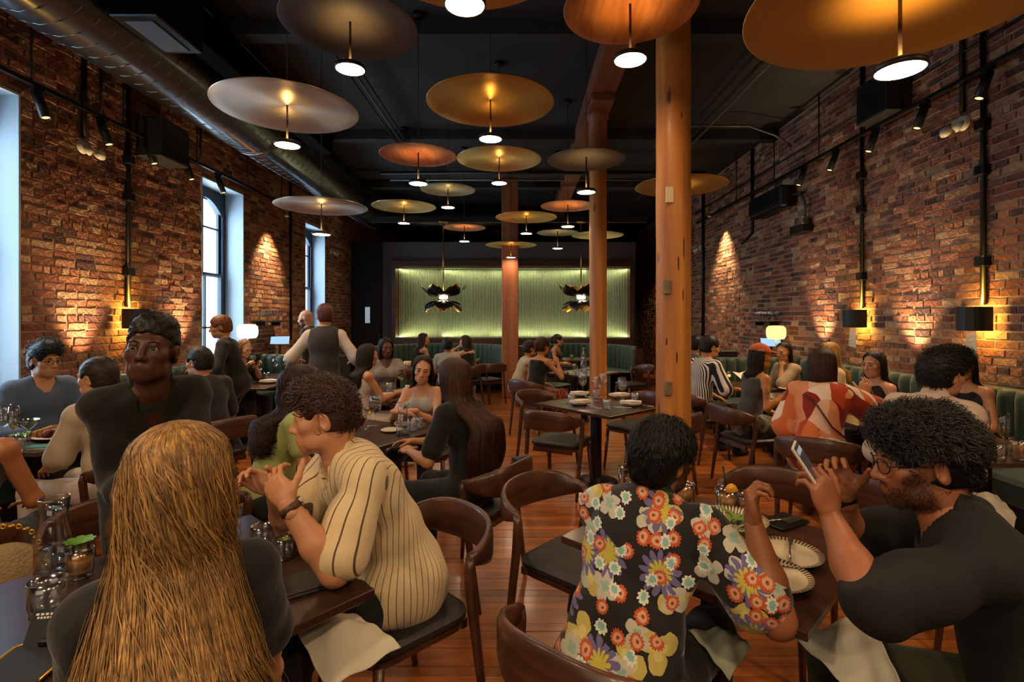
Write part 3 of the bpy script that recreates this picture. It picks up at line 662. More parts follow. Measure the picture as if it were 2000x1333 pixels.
# flower lamps in front of the green panel
M_petb = mat('black_petal', '0c0c0c', .45); M_petg = mat('gold_petal', 'd6a640', .35, .85); M_rod = mat('brass_rod', 'b08d4a', .35, .9)
def flower(px, py, Y, rot, lab):
    p = px3(px, py, Y); t = thing('flower_pendant', lab, 'pendant lamp', p, rot, 'flower pendants before the green panel')
    t.scale = (1.32, 1.32, 1.06); zt = (3.66-p.z)/1.06; MB().tube([(0, 0, 0), (0, 0, zt)], .012, 8).obj('rod', M_rod, t); MB().lathe([(0, zt-.03), (.08, zt-.025), (.08, zt), (0, zt)], 20).obj('canopy', M_rod, t)
    for tier, (z0, n, tilt, ln) in enumerate(((.02, 6, 72, .42), (-.06, 6, -74, .38))):
        for k in range(n):
            a = 2*math.pi*(k+.5*tier)/n
            V = []; F = []; nu, nv = 8, 7
            for i in range(nu):
                u = i/(nu-1); w = .15*math.sin(math.pi*min(1, .10+u*.895))**.55+.003
                for j in range(nv):
                    v = j/(nv-1)*2-1
                    sg_ = 1 if tilt > 0 else -1; am = R(abs(tilt)); V.append((.05+ln*math.sin(am*u)/am*(1-.10*v*v*u), v*w, z0+sg_*(ln*(1-math.cos(am*u))/am)))
            F = [(i*nv+j, (i+1)*nv+j, (i+1)*nv+j+1, i*nv+j+1) for i in range(nu-1) for j in range(nv-1)]
            M = Matrix.Rotation(a, 4, 'Z')
            up = tier == 0
            pb = MB().add(V, F, True).xf(M).obj('petal', M_petb, t)
            MB().add([(x, y, z+(.007 if up else -.007)) for x, y, z in V], F if up else [f[::-1] for f in F], True).xf(M).obj('gold_face', M_petg, pb)
    MB().ell((0, 0, .0), (.07, .07, .035)).obj('bulb', emit_mat('flower_glow', (1, .86, .6), 30), t)
    MB().ell((0, 0, -.16), (.08, .08, .05)).obj('bulb', MATS['flower_glow'], t)
    lamp('flower_light', 'POINT', (p.x, p.y, p.z-.05), 22, (1, .75, .42), .12)
flower(866, 582, 10.9, .2, 'left flower lamp with black and gold petals on a brass rod')
flower(1135, 582, 10.9, .75, 'right flower lamp with black and gold petals beside the second column')
# mushroom-shaped table lamps on the service stations
def table_lamp(X, Y, zc_, zb, glow, lab, col):
    t = thing('table_lamp', lab, 'table lamp', (X, Y, zb))
    h = zc_-zb
    MB().lathe([(.03, .105), (.10, .10), (.132, .07), (.138, .0), (.132, -.06), (.11, -.095), (.05, -.10)], 32, (0, 0, h)).obj('lamp_shade', emit_mat(glow, col, 1.7), t)
    MB().tube([(0, 0, .01), (0, 0, h-.09)], .009, 8).obj('pole', M_rod if X > 0 else M_steel, t); MB().lathe([(0, 0), (.09, 0), (.09, .012), (0, .018)], 24).obj('base', M_blackm, t)
    lamp('table_lamp_light', 'POINT', (X, Y, zc_-.02), 9, (1, .7, .36) if X > 0 else (1, .86, .66), .14)
table_lamp(3.82, 7.66, 1.385, .98, 'amber_shade_glow', 'amber glowing opal table lamp on the right service station', (1.0, .56, .20))
table_lamp(-3.92, 7.35, 1.41, .98, 'white_shade_glow', 'white glowing opal table lamp on the left service station', (1.0, .90, .78))
# ------------------------------------------------------------------ chairs
M_leather = mat('charcoal_leather', '2b2825', .5, bump=.15, bs=120, var=.1, vs=6)
M_topw = wood('dark_table_top', '4a3022', '33211a', 'X', 1.2, .3, .25, ocol=True)
M_edge = mat('table_edge', '1d1512', .5)
def rsq(a, b, r, n=5):
    P = []
    for cx, cy_, s in ((a-r, b-r, 0), (-a+r, b-r, 90), (-a+r, -b+r, 180), (a-r, -b+r, 270)):
        for k in range(n+1): t = R(s+90*k/n); P.append((cx+r*math.cos(t), cy_+r*math.sin(t)))
    return P
def slab(b, P, z0, z1, q):
    n = len(P); V = []
    for z, s in ((z0, 1-q*2), (z0+q*.25, 1), (z1-q*.25, 1), (z1, 1-q*2)): V += [(x*s, y*s, z) for x, y in P]
    F = [tuple(range(n-1, -1, -1)), tuple(3*n+k for k in range(n))]
    F += [(r*n+k, r*n+(k+1) % n, (r+1)*n+(k+1) % n, (r+1)*n+k) for r in range(3) for k in range(n)]
    b.add(V, F); return b
def make_chair():
    t = thing('dining_chair', 'x', 'chair')
    slab(MB(), rsq(.235, .225, .09), .435, .48, .05).obj('seat', M_leather, t, (0, .03, 0))
    slab(MB(), rsq(.222, .212, .08), .405, .437, .02).obj('seat_frame', M_walnut, t, (0, .03, 0))
    for s in (-1, 1):
        MB().tube([(s*.255, -.235, 0), (s*.262, -.185, .3), (s*.268, -.15, .52), (s*.272, -.135, .66), (s*.268, -.145, .70)], [.0135, .019, .021, .021, .019], 10).obj('leg', M_walnut, t)
        MB().tube([(s*.225, .235, 0), (s*.215, .215, .2), (s*.205, .2, .42)], [.0125, .017, .02], 10).obj('leg', M_walnut, t)
    P = []; m = 25
    for k in range(m):
        u = -1+2*k/(m-1); th = u*R(88)
        P.append((.27*math.copysign(abs(math.sin(th))**.8, u), -.135-.215*math.cos(th)**.9 if abs(u) < 1 else -.135, .69-.0*u))
    def prof(i):
        u = abs(-1+2*i/(m-1)); h = .066*(1-u**2.2)+.022; w = .013+.004*u; dz = .012*(1-u)
        return [(-w, -h*.75+dz), (-w*.3, -h+dz), (w*.6, -h*.95+dz), (w, -h*.6+dz), (w, h*.6+dz), (w*.5, h*.92+dz), (-w*.3, h+dz), (-w, h*.8+dz)]
    MB().sweep(P, prof).obj('backrest', M_walnut, t)
    MB().box((-.19, -.19, .385), (.19, -.165, .42)).obj('cross_rail', M_walnut, t)
    return t
_ch = make_chair(); _chu = [False]
def chair(x, y, ang, label, z=0):
    """ang: facing direction in degrees (world)"""
    rz = R(ang-90)
    if not _chu[0]:
        _chu[0] = True; _ch.location = (x, y, 0); _ch.rotation_euler = (0, 0, rz); _ch['label'] = label; _ch['group'] = 'walnut dining chairs'; return _ch
    return dup(_ch, (x, y, 0), rz, label, 'walnut dining chairs')
# ------------------------------------------------------------------ tables
def table(x, y, a, b, ang, label, tint=(1, 1, 1)):
    """a along local x, b along local y"""
    t = thing('dining_table', label, 'table', (x, y, 0), R(ang), 'dining tables')
    o = MB().box((-a/2, -b/2, .722), (a/2, b/2, .75), .003).obj('tabletop', M_topw, t); o.color = (*tint, 1)
    MB().box((-.04, -.04, .02), (.04, .04, .715), .004).obj('pedestal', M_blackm, t)
    MB().box((-.2, -.2, .704), (.2, .2, .722)).obj('top_plate', M_blackm, t)
    MB().lathe([(0, 0), (.21, 0), (.215, .01), (.12, .028), (.05, .05), (0, .05)], 32).obj('base_plate', M_blackm, t)
    return t
TA = table(.738, 5.015, .95, .73, 130.5, 'empty dark table set for four in front of the second timber column', (.75, .75, .75))
TC = table(-1.123, 1.555, .95, .94, 49.4, 'table between the long-haired blonde woman and the man in a striped knit polo', (.85, .85, .95))
TD = table(.748, 1.974, .875, .80, 135, 'table shared by the man in a floral shirt and the man holding a phone', (1.25, 1.0, .85))
TB = table(-1.2, 3.71, .95, .78, 60, 'table with red wine and a carafe beside the woman in a black t-shirt', (.8, .8, .8))
TM = table(-1.35, 5.8, .8, .75, 50, 'table with drinks between the woman in a white strapless top and the woman in grey')
TJ = table(1.0, 8.05, .9, .75, 45, 'table with bread in front of the right green booth')
TK = table(-1.35, 10.55, 1.0, .8, 0, 'table inside the left green booth'); TN = table(1.25, 10.75, 1.0, .75, 0, 'table inside the right green booth')
TH = table(-3.42, 3.6, .74, .74, 0, 'table with plates of food along the left wall banquette', (.9, .85, 1)); TH2 = table(-3.48, 4.62, .74, .74, 0, 'table in front of the man in a blue shirt by the left wall')
TI = table(-3.45, 6.57, .74, .74, 0, 'table with a folded napkin and wine glasses by the left wall', (1, .95, 1.1)); TI2 = table(-3.45, 7.65, .74, .6, 0, 'farthest table by the left wall with a glass of rose wine')
for k, (y, lab) in enumerate(((3.37, 'nearest table by the right wall holding two flutes'), (4.42, 'table by the right wall with a clear carafe beside the orange print dress'), (5.47, 'table by the right wall in front of the woman with an orange cap'), (6.52, 'farthest table by the right wall beside the man in a striped shirt'))):
    table(3.03, y, .74, .74, 0, lab, (1.1, 1, .9))
# chairs with nobody on them, or whose sitter is placed later
chair(.37, 4.78, 62, 'empty chair with its back to the camera at the set table')
chair(.30, 5.62, -45, 'empty chair at the far left side of the set table'); chair(1.22, 5.47, -138, 'empty chair behind the set table beside the big round column')
chair(1.25, 4.62, 135, 'empty chair on the right side of the set table, mostly hidden by the floral-shirted man')
chair(.27, 2.45, -42, 'empty chair between the aisle and the floral-shirted man'); chair(1.20, 2.52, -132, 'empty chair with a broad curved back behind the plate of salad')
chair(-1.62, 2.12, -42, 'empty chair with a bright curved rim behind the carafe at lower left')
chair(-2.15, 4.95, 165, 'empty chair between the man in a dark tee and the curly-haired woman'); chair(-1.66, 4.24, -30, 'empty chair at the far left of the red wine table')
chair(-.62, 9.55, 130, 'chair in the aisle before the left booth'); chair(1.95, 8.9, 200, 'empty chair before the right booth, near the second column'); chair(.55, 8.75, -40, 'empty chair behind the bread table')
chair(-2.65, 7.45, 180, 'empty chair at the farthest table by the left wall')
# ------------------------------------------------------------------ banquettes
M_grn = mat('dark_green_velvet', '1c3a2a', .6, bump=.1, bs=200, sheen=.3, var=.1, vs=3); M_grnS = mat('slate_green_leather', '24382f', .45, bump=.1, bs=150, var=.1, vs=3)
def channel_mesh(w, h, d):
    """padded upright channel: width along x, front towards -y"""
    V = []; n = 7; zz = (0, .06, h*.5, h-.07, h-.02, h); ins = (0.6, 1, 1, 1, .75, .2)
    for z, s in zip(zz, ins):
        for k in range(n):
            u = k/(n-1)*2-1; V.append((u*w/2, -d*s*(1-abs(u)**2.4)-.03*s, z))
    F = [(i*n+k, i*n+k+1, (i+1)*n+k+1, (i+1)*n+k) for i in range(len(zz)-1) for k in range(n-1)]
    m = len(V); V += [(-w/2, .05, 0), (w/2, .05, 0), (w/2, .05, h), (-w/2, .05, h)]
    F += [(m+1, m, m+3, m+2), tuple([m+3]+[(len(zz)-1)*n+k for k in range(n)]+[m+2])]
    return new_mesh('channel', V, F, True)
CH = channel_mesh(.155, .58, .045); CH.materials.append(M_grn); CHS = channel_mesh(.155, .58, .045); CHS.materials.append(M_grnS)
def banquette(name, label, X, sg, y0, y1, endY, xend, ch, m):
    t = thing(name, label, 'banquette', (X, y0, 0))
    x0, x1 = sorted((0, sg*.62)); x2 = sorted((sg*.05, sg*.58))
    MB().box((x2[0], 0, 0), (x2[1], y1-y0, .28)).obj('plinth', M_black, t)
    MB().box((x0, 0, .28), (x1, y1-y0, .47), .03).obj('seat', m, t); xb = sorted((0, sg*.07)); MB().box((xb[0], 0, .47), (xb[1], y1-y0, 1.0), .01).obj('back_board', m, t)
    n = int((y1-y0)/.155)
    for k in range(n):
        o = link('channel', ch, None, t, (sg*.10, .08+k*.155, .45)); o.rotation_euler = (0, 0, R(90 if sg > 0 else -90))
    w = abs(xend-X); ne = int(w/.155); MB().box((min(0, sg*w), endY-y0, 0), (max(0, sg*w), endY-y0+.07, 1.02), .01).obj('end_board', m, t)
    for k in range(ne): link('channel', ch, None, t, (sg*(.08+k*.155), endY-y0-.02, .45))
    MB().box((min(0, sg*w), endY-y0-.5, 0), (max(0, sg*w), endY-y0-.06, .46), .02).obj('end_seat', m, t)
banquette('banquette', 'long green channelled banquette along the right brick wall', XR-.05, -1, 2.2, 7.3, 7.45, 2.75, CH, M_grn)
banquette('banquette', 'dark green channelled banquette along the left brick wall', XL+.05, 1, 2.6, 8.0, 8.15, -2.95, CHS, M_grnS)
def booth(cx, y, rx, ry, a0, a1, label):
    t = thing('curved_booth', label, 'booth', (cx, y, 0)); n = int((rx+ry)/2*R(a1-a0)/.157)
    b = MB(); m = 32; bs = MB()
    for k in range(m):
        t0, t1 = R(lerp(a0, a1, k/m)), R(lerp(a0, a1, (k+1)/m)); V = []
        for tt in (t0, t1):
            for q, z in ((.56, .0), (.56, .45), (1, .47), (1, .0)): V.append((rx*q*math.cos(tt), ry*q*math.sin(tt), z))
        b.add(V, [(0, 1, 5, 4), (1, 2, 6, 5)], False); V = []
        for tt in (t0, t1):
            for q, z in ((1.0, 0), (1.0, .96), (1.05, .96), (1.05, 0)): V.append((rx*q*math.cos(tt), ry*q*math.sin(tt), z))
        bs.add(V, [(0, 1, 5, 4), (1, 2, 6, 5), (2, 3, 7, 6)], False)
    b.obj('seat', M_grn, t); bs.obj('back_shell', M_frameW, t)
    for k in range(n):
        tt = R(lerp(a0, a1, (k+.5)/n)); o = link('channel', CH, None, t, (rx*.985*math.cos(tt), ry*.985*math.sin(tt), .42)); o.rotation_euler = (0, 0, math.atan2(math.sin(tt)/ry, math.cos(tt)/rx)-math.pi/2)
    for a in (a0, a1):
        tt = R(a); x, yy = rx*math.cos(tt), ry*math.sin(tt); MB().box((x-.05 if x > 0 else x-.12, yy-.09, 0), (x+.12 if x > 0 else x+.05, yy+.02, .97), .008).obj('end_panel', M_frameW, t)
booth(-1.75, 10.85, 1.42, 1.5, 0, 180, 'left curved green booth below the fluted panel'); booth(1.2, 10.85, 1.22, 1.5, -8, 180, 'right curved green booth below the fluted panel')
# service stations behind the banquette ends
M_tab = emit_mat('tablet_glow', (.42, .68, 1.0), .9)
def station(X0, X1, Y, label, tx, ang, lab2):
    t = thing('service_station', label, 'cabinet', ((X0+X1)/2, Y, 0)); w = X1-X0
    MB().box((-w/2, 0, 0), (w/2, .5, .94), .006).obj('body', M_black, t); MB().box((-w/2-.02, -.02, .94), (w/2+.02, .52, .975), .004).obj('counter', M_edge, t)
    for s in (-1, 1): d = MB().box((s*w/4-w/4+.02, -.014, .08), (s*w/4+w/4-.02, 0, .9), .003).obj('door', M_blackm, t); MB().box((s*.03-.006, -.03, .5), (s*.03+.006, -.014, .62)).obj('handle', M_steel, d)
    p = thing('tablet', lab2, 'tablet', (tx, Y+.2, .975), R(ang))
    MB().box((-.09, -.06, 0), (.09, .08, .012), .003).obj('base', M_blackm, p); MB().box((-.02, .0, .01), (.02, .02, .24)).obj('stand', M_blackm, p)
    M = Matrix.Translation((0, 0, .26)) @ Matrix.Rotation(R(38), 4, 'X')
    MB().box((-.15, -.105, -.008), (.15, .105, .0), .003).xf(M).obj('case', M_blackm, p); MB().box((-.138, -.093, 0), (.138, .093, .0015)).xf(M).obj('screen', M_tab, p)
station(2.75, 3.98, 7.58, 'black service station by the right wall', 3.80, -20, 'glowing tablet on a stand on the right service station')
station(-4.15, -2.95, 8.3, 'black service station by the left wall', -4.0, 20, 'glowing tablet on a stand on the left service station')
t = thing('printer', 'black receipt printer on the right service station', 'printer', (3.15, 7.85, .975)); MB().box((-.14, -.1, 0), (.14, .1, .14), .02).obj('case', M_blackm, t); MB().box((-.09, -.06, .14), (.09, -.03, .15)).obj('paper_slot', M_pipes, t)
for k, (x, y, c) in enumerate(((-3.35, 8.55, '6a5a3a'), (-3.25, 8.5, 'd8cdb8'))):
    t = thing('bottle', ('dark bottle on the left service station', 'pale bottle on the left service station')[k], 'bottle', (x, y, .975)); MB().lathe([(0, 0), (.035, 0), (.037, .01), (.037, .17), (.014, .22), (.013, .28), (.0, .28)], 16).obj('body', mat('bottle_%d' % k, c, .2), t); MB().lathe([(.015, .25), (.0155, .285), (0, .287)], 12).obj('cap', M_gold, t)
# ------------------------------------------------------------------ glassware and crockery
M_glass = glass_mat('clear_glass', (.98, .985, .985), 3.0, .05); M_cut = glass_mat('cut_glass', (.96, .97, .97), 5.5, .16, 1.6)
M_water = glass_mat('still_water', (.88, .92, .95), 1.0, .02, 1.33); M_red = mat('red_wine', '2a0508', .08); M_white = glass_mat('white_wine', (.95, .85, .5), .8); M_rose = glass_mat('rose_wine', (.95, .6, .35), .8)
M_juice = mat('orange_cocktail', 'd8902c', .25, emit=(.5, .22, .02), es=.02); M_plate = mat('cream_stoneware', 'cbb99a', .35); M_dplate = mat('grey_stoneware', '8a7f72', .5)
M_nap = mat('white_napkin', 'e2d6c2', .85, bump=.2, bs=60); M_silverw = mat('cutlery_steel', 'b5aea4', .25, .95); M_candle = emit_mat('tea_candle', (1, .55, .15), 1.6)
_lm = {}
def lm(key, prof, m, n=20, fac=None, caps=False):
    if key not in _lm: _lm[key] = MB().lathe(prof, n, fac=fac, caps=caps).mesh(key.split('.')[0]); _lm[key].materials.append(m)
    return _lm[key]
def item(kind, p, label, group=None, s=1.0, liquid=None, rz=0):
    x, y = p[0], p[1]; z = p[2] if len(p) > 2 else .75
    def T(nm, cat): t = thing(nm, label, cat, (x, y, z), rz, group); t.scale = (s,)*3; return t
    if kind in ('wine', 'flute', 'martini'):
        t = T('wine_glass' if kind == 'wine' else ('champagne_flute' if kind == 'flute' else 'cocktail_glass'), 'glass')
        link('foot', lm('foot', [(0, .006), (.008, .006), (.02, .003), (.036, 0), (.036, .0015), (0, .0015)], M_glass), None, t)
        hs = {'wine': .09, 'flute': .09, 'martini': .10}[kind]
        link('stem', lm('stem.'+kind, [(.007, .004), (.0038, .02), (.0036, hs-.01), (.008, hs)], M_glass, 10), None, t)
        pr = {'wine': [(.003, hs), (.022, hs+.008), (.038, hs+.03), (.044, hs+.055), (.042, hs+.085), (.034, hs+.125), (.0335, hs+.125), (.041, hs+.085), (.043, hs+.055), (.036, hs+.031), (.003, hs+.003)],
              'flute': [(.003, hs), (.016, hs+.015), (.026, hs+.05), (.028, hs+.085), (.022, hs+.14), (.0215, hs+.14), (.027, hs+.085), (.025, hs+.05), (.003, hs+.004)],
              'martini': [(.003, hs), (.03, hs+.03), (.052, hs+.06), (.051, hs+.06), (.029, hs+.032), (.003, hs+.004)]}[kind]
        b = link('bowl', lm('bowl.'+kind, pr, M_glass, 24), None, t)
        if liquid:
            q = {'wine': [(.0, hs+.004), (.022, hs+.012), (.036, hs+.032), (.0415, hs+.05), (0, hs+.05)], 'flute': [(0, hs+.005), (.015, hs+.018), (.024, hs+.05), (.0, hs+.05)], 'martini': [(0, hs+.005), (.028, hs+.033), (.042, hs+.05), (0, hs+.05)]}[kind]
            link('wine', lm('wine.'+kind+liquid.name, q, liquid, 20), None, b)
        return t
    if kind == 'tumbler':
        t = T('tumbler', 'glass')
        f = lambda i, k: 1+(.05 if (k+i) % 2 else -.03)*(1 if i in (1, 2, 3) else .15)
        link('cut_wall', lm('cut_wall', [(.030, .006), (.033, .012), (.035, .035), (.036, .055), (.037, .062), (.038, .092), (.0365, .092), (.034, .062), (.032, .03), (.0, .018)], M_cut, 24, f), None, t)
        link('base', lm('tbase', [(0, 0), (.031, 0), (.032, .006), (.0, .012)], M_cut, 24), None, t)
        if liquid: link('drink', lm('drink.'+liquid.name, [(0, .019), (.031, .02), (.0335, .07), (0, .07)], liquid, 20), None, t)
        return t
    if kind == 'carafe':
        t = T('carafe', 'carafe')
        t.scale = (s, s, s*.82)
        link('glass_body', lm('glass_body', [(0, .004), (.045, .004), (.05, .012), (.049, .10), (.046, .145), (.036, .185), (.033, .215), (.040, .285), (.0388, .285), (.0318, .215), (.0345, .185), (.0445, .145), (.0475, .1), (.048, .014), (0, .008)], M_glass, 32), None, t)
        link('rim', lm('rim', [(.0385, .283), (.0405, .285), (.0385, .288), (.0375, .285), (.0385, .283)], M_cut, 32), None, t)
        link('water', lm('water', [(0, .01), (.046, .014), (.0455, .10), (.0, .10)], M_water, 28), None, t); return t
    if kind in ('plate', 'dark_plate'):
        t = T('plate', 'plate'); M = M_plate if kind == 'plate' else M_dplate
        link('dish', lm('dish'+kind, [(0, .004), (.06, .004), (.075, .009), (.10, .018), (.101, .02), (.098, .0205), (.074, .012), (.0, .008)], M, 36), None, t); link('foot_ring', lm('foot_ring'+kind, [(.05, 0), (.055, 0), (.055, .005), (.05, .005)], M, 24), None, t); return t
def napkin(p, rz, label, s=1.0):
    t = thing('folded_napkin', label, 'napkin', (p[0], p[1], p[2] if len(p) > 2 else .771), rz, 'folded napkins'); t.scale = (s,)*3
    for k in range(3):
        V = []; n = 7
        for i in range(n):
            for j in range(3): V.append((-.095+.19*i/(n-1)+.003*k, (-.05+.05*j)*(1-.06*k), .003+.008*k+.003*math.sin(i*1.3+j+k)))
        m = len(V); V += [(a, b, c+.0075) for a, b, c in V]
        F = [(i*3+j, i*3+j+1, i*3+j+4, i*3+j+3) for i in range(n-1) for j in range(2)]; F += [tuple(q+m for q in f[::-1]) for f in F]
        rim = [0, 1, 2]+[i*3+2 for i in range(1, n)]+[(n-1)*3+1, (n-1)*3]+[i*3 for i in range(n-2, 0, -1)]
        F += [(rim[q], rim[(q+1) % len(rim)], rim[(q+1) % len(rim)]+m, rim[q]+m) for q in range(len(rim))]
        MB().add(V, F, True).obj('fold', M_nap, t)
    return t
def cutlery(p, rz, kind, label):
    t = thing(kind, label, kind, (p[0], p[1], p[2] if len(p) > 2 else .7515), rz, 'cutlery')
    MB().tube([(0, -.10, .003), (0, -.03, .003), (0, .03, .004)], [.0055, .004, .0035], 6).obj('handle', M_silverw, t)
    if kind == 'fork':
        b = MB().box((-.010, .03, .002), (.010, .055, .005))
        for k in range(4): b.box((-.010+k*.0056, .055, .002), (-.0075+k*.0056, .09, .0045))
        b.obj('tines', M_silverw, t)
    else: MB().add([(-.004, .03, .004), (.006, .03, .004), (.009, .06, .004), (.004, .115, .004), (-.004, .11, .004), (-.004, .03, .002), (.006, .03, .002), (.009, .06, .002), (.004, .115, .002), (-.004, .11, .002)], [(0, 1, 2, 3, 4), (9, 8, 7, 6, 5), (0, 5, 6, 1), (1, 6, 7, 2), (2, 7, 8, 3), (3, 8, 9, 4), (4, 9, 5, 0)]).obj('blade', M_silverw, t)
# the set table for four
for k, ((px, py), lab) in enumerate((((1134, 791), 'near left'), ((1131, 774), 'far left'), ((1231, 793), 'near right'), ((1209, 777), 'far right'))):
    p = at(px, py); item('dark_plate', p, lab+' plate under a napkin on the set table', 'plates of the set table'); napkin((p.x, p.y, .771), R((25, -10, -10, 20)[k]), lab+' folded white napkin on the set table', 1.05)
for k, (px, py) in enumerate(((1116, 789), (1186, 800), (1240, 786), (1165, 779))):
    item('tumbler', at(px, py), ('leftmost', 'nearest', 'rightmost', 'farthest')[k]+' cut glass tumbler on the set table', 'tumblers of the set table')
for k, (px, py) in enumerate(((1138, 772), (1165, 783), (1178, 772), (1215, 783))):
    item('wine', at(px, py), ('first', 'second', 'third', 'fourth')[k]+' empty wine glass from the left on the set table', 'wine glasses of the set table', 1.12)
for k, (px, py, r, kd) in enumerate(((1160, 797, 40, 'fork'), (1205, 797, 60, 'knife'), (1110, 789, 45, 'knife'), (1258, 793, 50, 'fork'), (1213, 796, 62, 'fork'))):
    cutlery(at(px, py), R(r), kd, kd+(' left of the nearest tumbler', ' between nearest tumbler and right napkin', ' at the left corner', ' at the right corner', ' beside the near right plate')[k]+' of the set table')
# floral man's table
M_strp = mat('striped_rim_plate', 'd2c2a0', .35); nt = M_strp.node_tree; N_ = nt.nodes; L_ = nt.links
tc = N_.new('ShaderNodeTexCoord'); sp = N_.new('ShaderNodeSeparateXYZ'); L_.new(tc.outputs['Object'], sp.inputs[0]); at2 = N_.new('ShaderNodeMath'); at2.operation = 'ARCTAN2'; L_.new(sp.outputs[1], at2.inputs[0]); L_.new(sp.outputs[0], at2.inputs[1])
mu = N_.new('ShaderNodeMath'); mu.operation = 'MULTIPLY'; mu.inputs[1].default_value = 60; L_.new(at2.outputs[0], mu.inputs[0]); sn = N_.new('ShaderNodeMath'); sn.operation = 'SINE'; L_.new(mu.outputs[0], sn.inputs[0])
ln_ = N_.new('ShaderNodeVectorMath'); ln_.operation = 'LENGTH'; L_.new(tc.outputs['Object'], ln_.inputs[0]); gt = N_.new('ShaderNodeMath'); gt.operation = 'GREATER_THAN'; gt.inputs[1].default_value = .108; L_.new(ln_.outputs['Value'], gt.inputs[0])
g2 = N_.new('ShaderNodeMath'); g2.operation = 'GREATER_THAN'; g2.inputs[1].default_value = .0; L_.new(sn.outputs[0], g2.inputs[0]); m3 = N_.new('ShaderNodeMath'); m3.operation = 'MULTIPLY'; L_.new(gt.outputs[0], m3.inputs[0]); L_.new(g2.outputs[0], m3.inputs[1])
mx = N_.new('ShaderNodeMix'); mx.data_type = 'RGBA'; L_.new(m3.outputs[0], mx.inputs[0]); mx.inputs[6].default_value = (*srgb('d2c2a0'), 1); mx.inputs[7].default_value = (*srgb('4a3420'), 1); L_.new(mx.outputs[2], N_['Principled BSDF'].inputs['Base Color'])
M_leaf = mat('salad_leaf', '6f8a2c', .5, var=.3, vs=30); M_dleaf = mat('dark_herb', '2f4a1c', .5, var=.3, vs=30)
def leaf(b, c, d, up, L, w):
    d = Vector(d).normalized(); up = Vector(up).normalized(); s = d.cross(up).normalized(); c = Vector(c); V = []
    for i, (u, ww) in enumerate(((0, .15), (.3, .8), (.6, 1), (.85, .6), (1, .05))):
        o = c+d*(L*u)+up*(.25*L*math.sin(u*2.6))
        V += [o-s*w*ww+up*.15*w, o, o+s*w*ww+up*.15*w]
    b.add(V, [(i*3+j, i*3+j+1, i*3+j+4, i*3+j+3) for i in range(4) for j in range(2)], True)
p = at(1428, 1042); t = thing('salad_bowl', 'bowl with a striped rim and green salad in front of the floral-shirted man', 'bowl', p)
MB().lathe([(0, 0), (.055, 0), (.09, .02), (.12, .055), (.135, .06), (.137, .063), (.118, .058), (.088, .026), (.0, .012)], 48).obj('bowl_body', M_strp, t)
rl = random.Random(5)
for k in range(26):
    a = rl.uniform(0, 6.3); q = rl.uniform(0, .06); b = MB(); leaf(b, (q*math.cos(a), q*math.sin(a), .03+rl.uniform(0, .02)), (math.cos(a+1), math.sin(a+1), .3), (0, 0, 1), rl.uniform(.03, .06), rl.uniform(.01, .018)); b.obj('salad_leaf', M_leaf if k % 3 else M_dleaf, t)
for k, ((px, py), lab) in enumerate((((1532, 1088), 'striped rim plate with crossed cutlery beside the phone-holding man'), ((1505, 1132), 'striped rim plate half under the floral sleeve'))):
    p = at(px, py); t = thing('plate', lab, 'plate', p, 0, 'striped rim plates'); MB().lathe([(0, .004), (.08, .004), (.105, .012), (.125, .02), (.126, .022), (.1, .015), (0, .008)], 48).obj('dish', M_strp, t); MB().lathe([(.06, 0), (.066, 0), (.066, .005)], 24).obj('foot_ring', M_plate, t)
p = at(1532, 1088); cutlery((p.x+.02, p.y, .776), R(-28), 'knife', 'knife on the striped rim plate'); cutlery((p.x-.05, p.y+.02, .776), R(-8), 'fork', 'fork standing on the striped rim plate')
p = at(1419, 1008); t = item('tumbler', p, 'tall tumbler with straw, orange slice and drink by the salad bowl', None, 1.25, M_juice)
MB().tube([(.008, 0, .03), (-.012, .0, .17)], .003, 6).obj('straw', M_blackm, t); MB().lathe([(0, 0), (.02, 0), (.02, .004), (0, .004)], 16).xf(Matrix.Translation((.01, -.015, .095)) @ Matrix.Rotation(R(80), 4, 'X')).obj('orange_slice', M_juice, t)
item('tumbler', at(1460, 1013), 'empty tumbler right of the drink with a straw', None, 1.15)
item('carafe', (.44, 2.12), 'clear carafe left of the floral-shirted man\'s head', None)
t = item('tumbler', (.735, 2.30), 'tumbler of yellow drink in front of the floral-shirted man\'s chin', None, 1.2, M_juice)
t = thing('bill_tray', 'black bill tray with pen and glasses on the phone man\'s table', 'tray', at(1530, 1022), R(30)); MB().box((-.09, -.06, 0), (.09, .06, .012), .004).obj('tray', M_blackm, t); MB().tube([(-.08, .02, .016), (.05, -.02, .018)], .004, 6).obj('pen', M_silverw, t)
MB().box((-.02, -.04, .012), (.07, .0, .017)).obj('bill', M_leather, t)
t = thing('card', 'small white card beside the straw drink', 'card', at(1390, 998), R(10)); MB().box((-.025, -.012, 0), (.025, .012, .002)).obj('sheet', M_nap, t); MB().box((-.024, -.002, .002), (.024, .002, .0025)).obj('crease', M_plate, t)
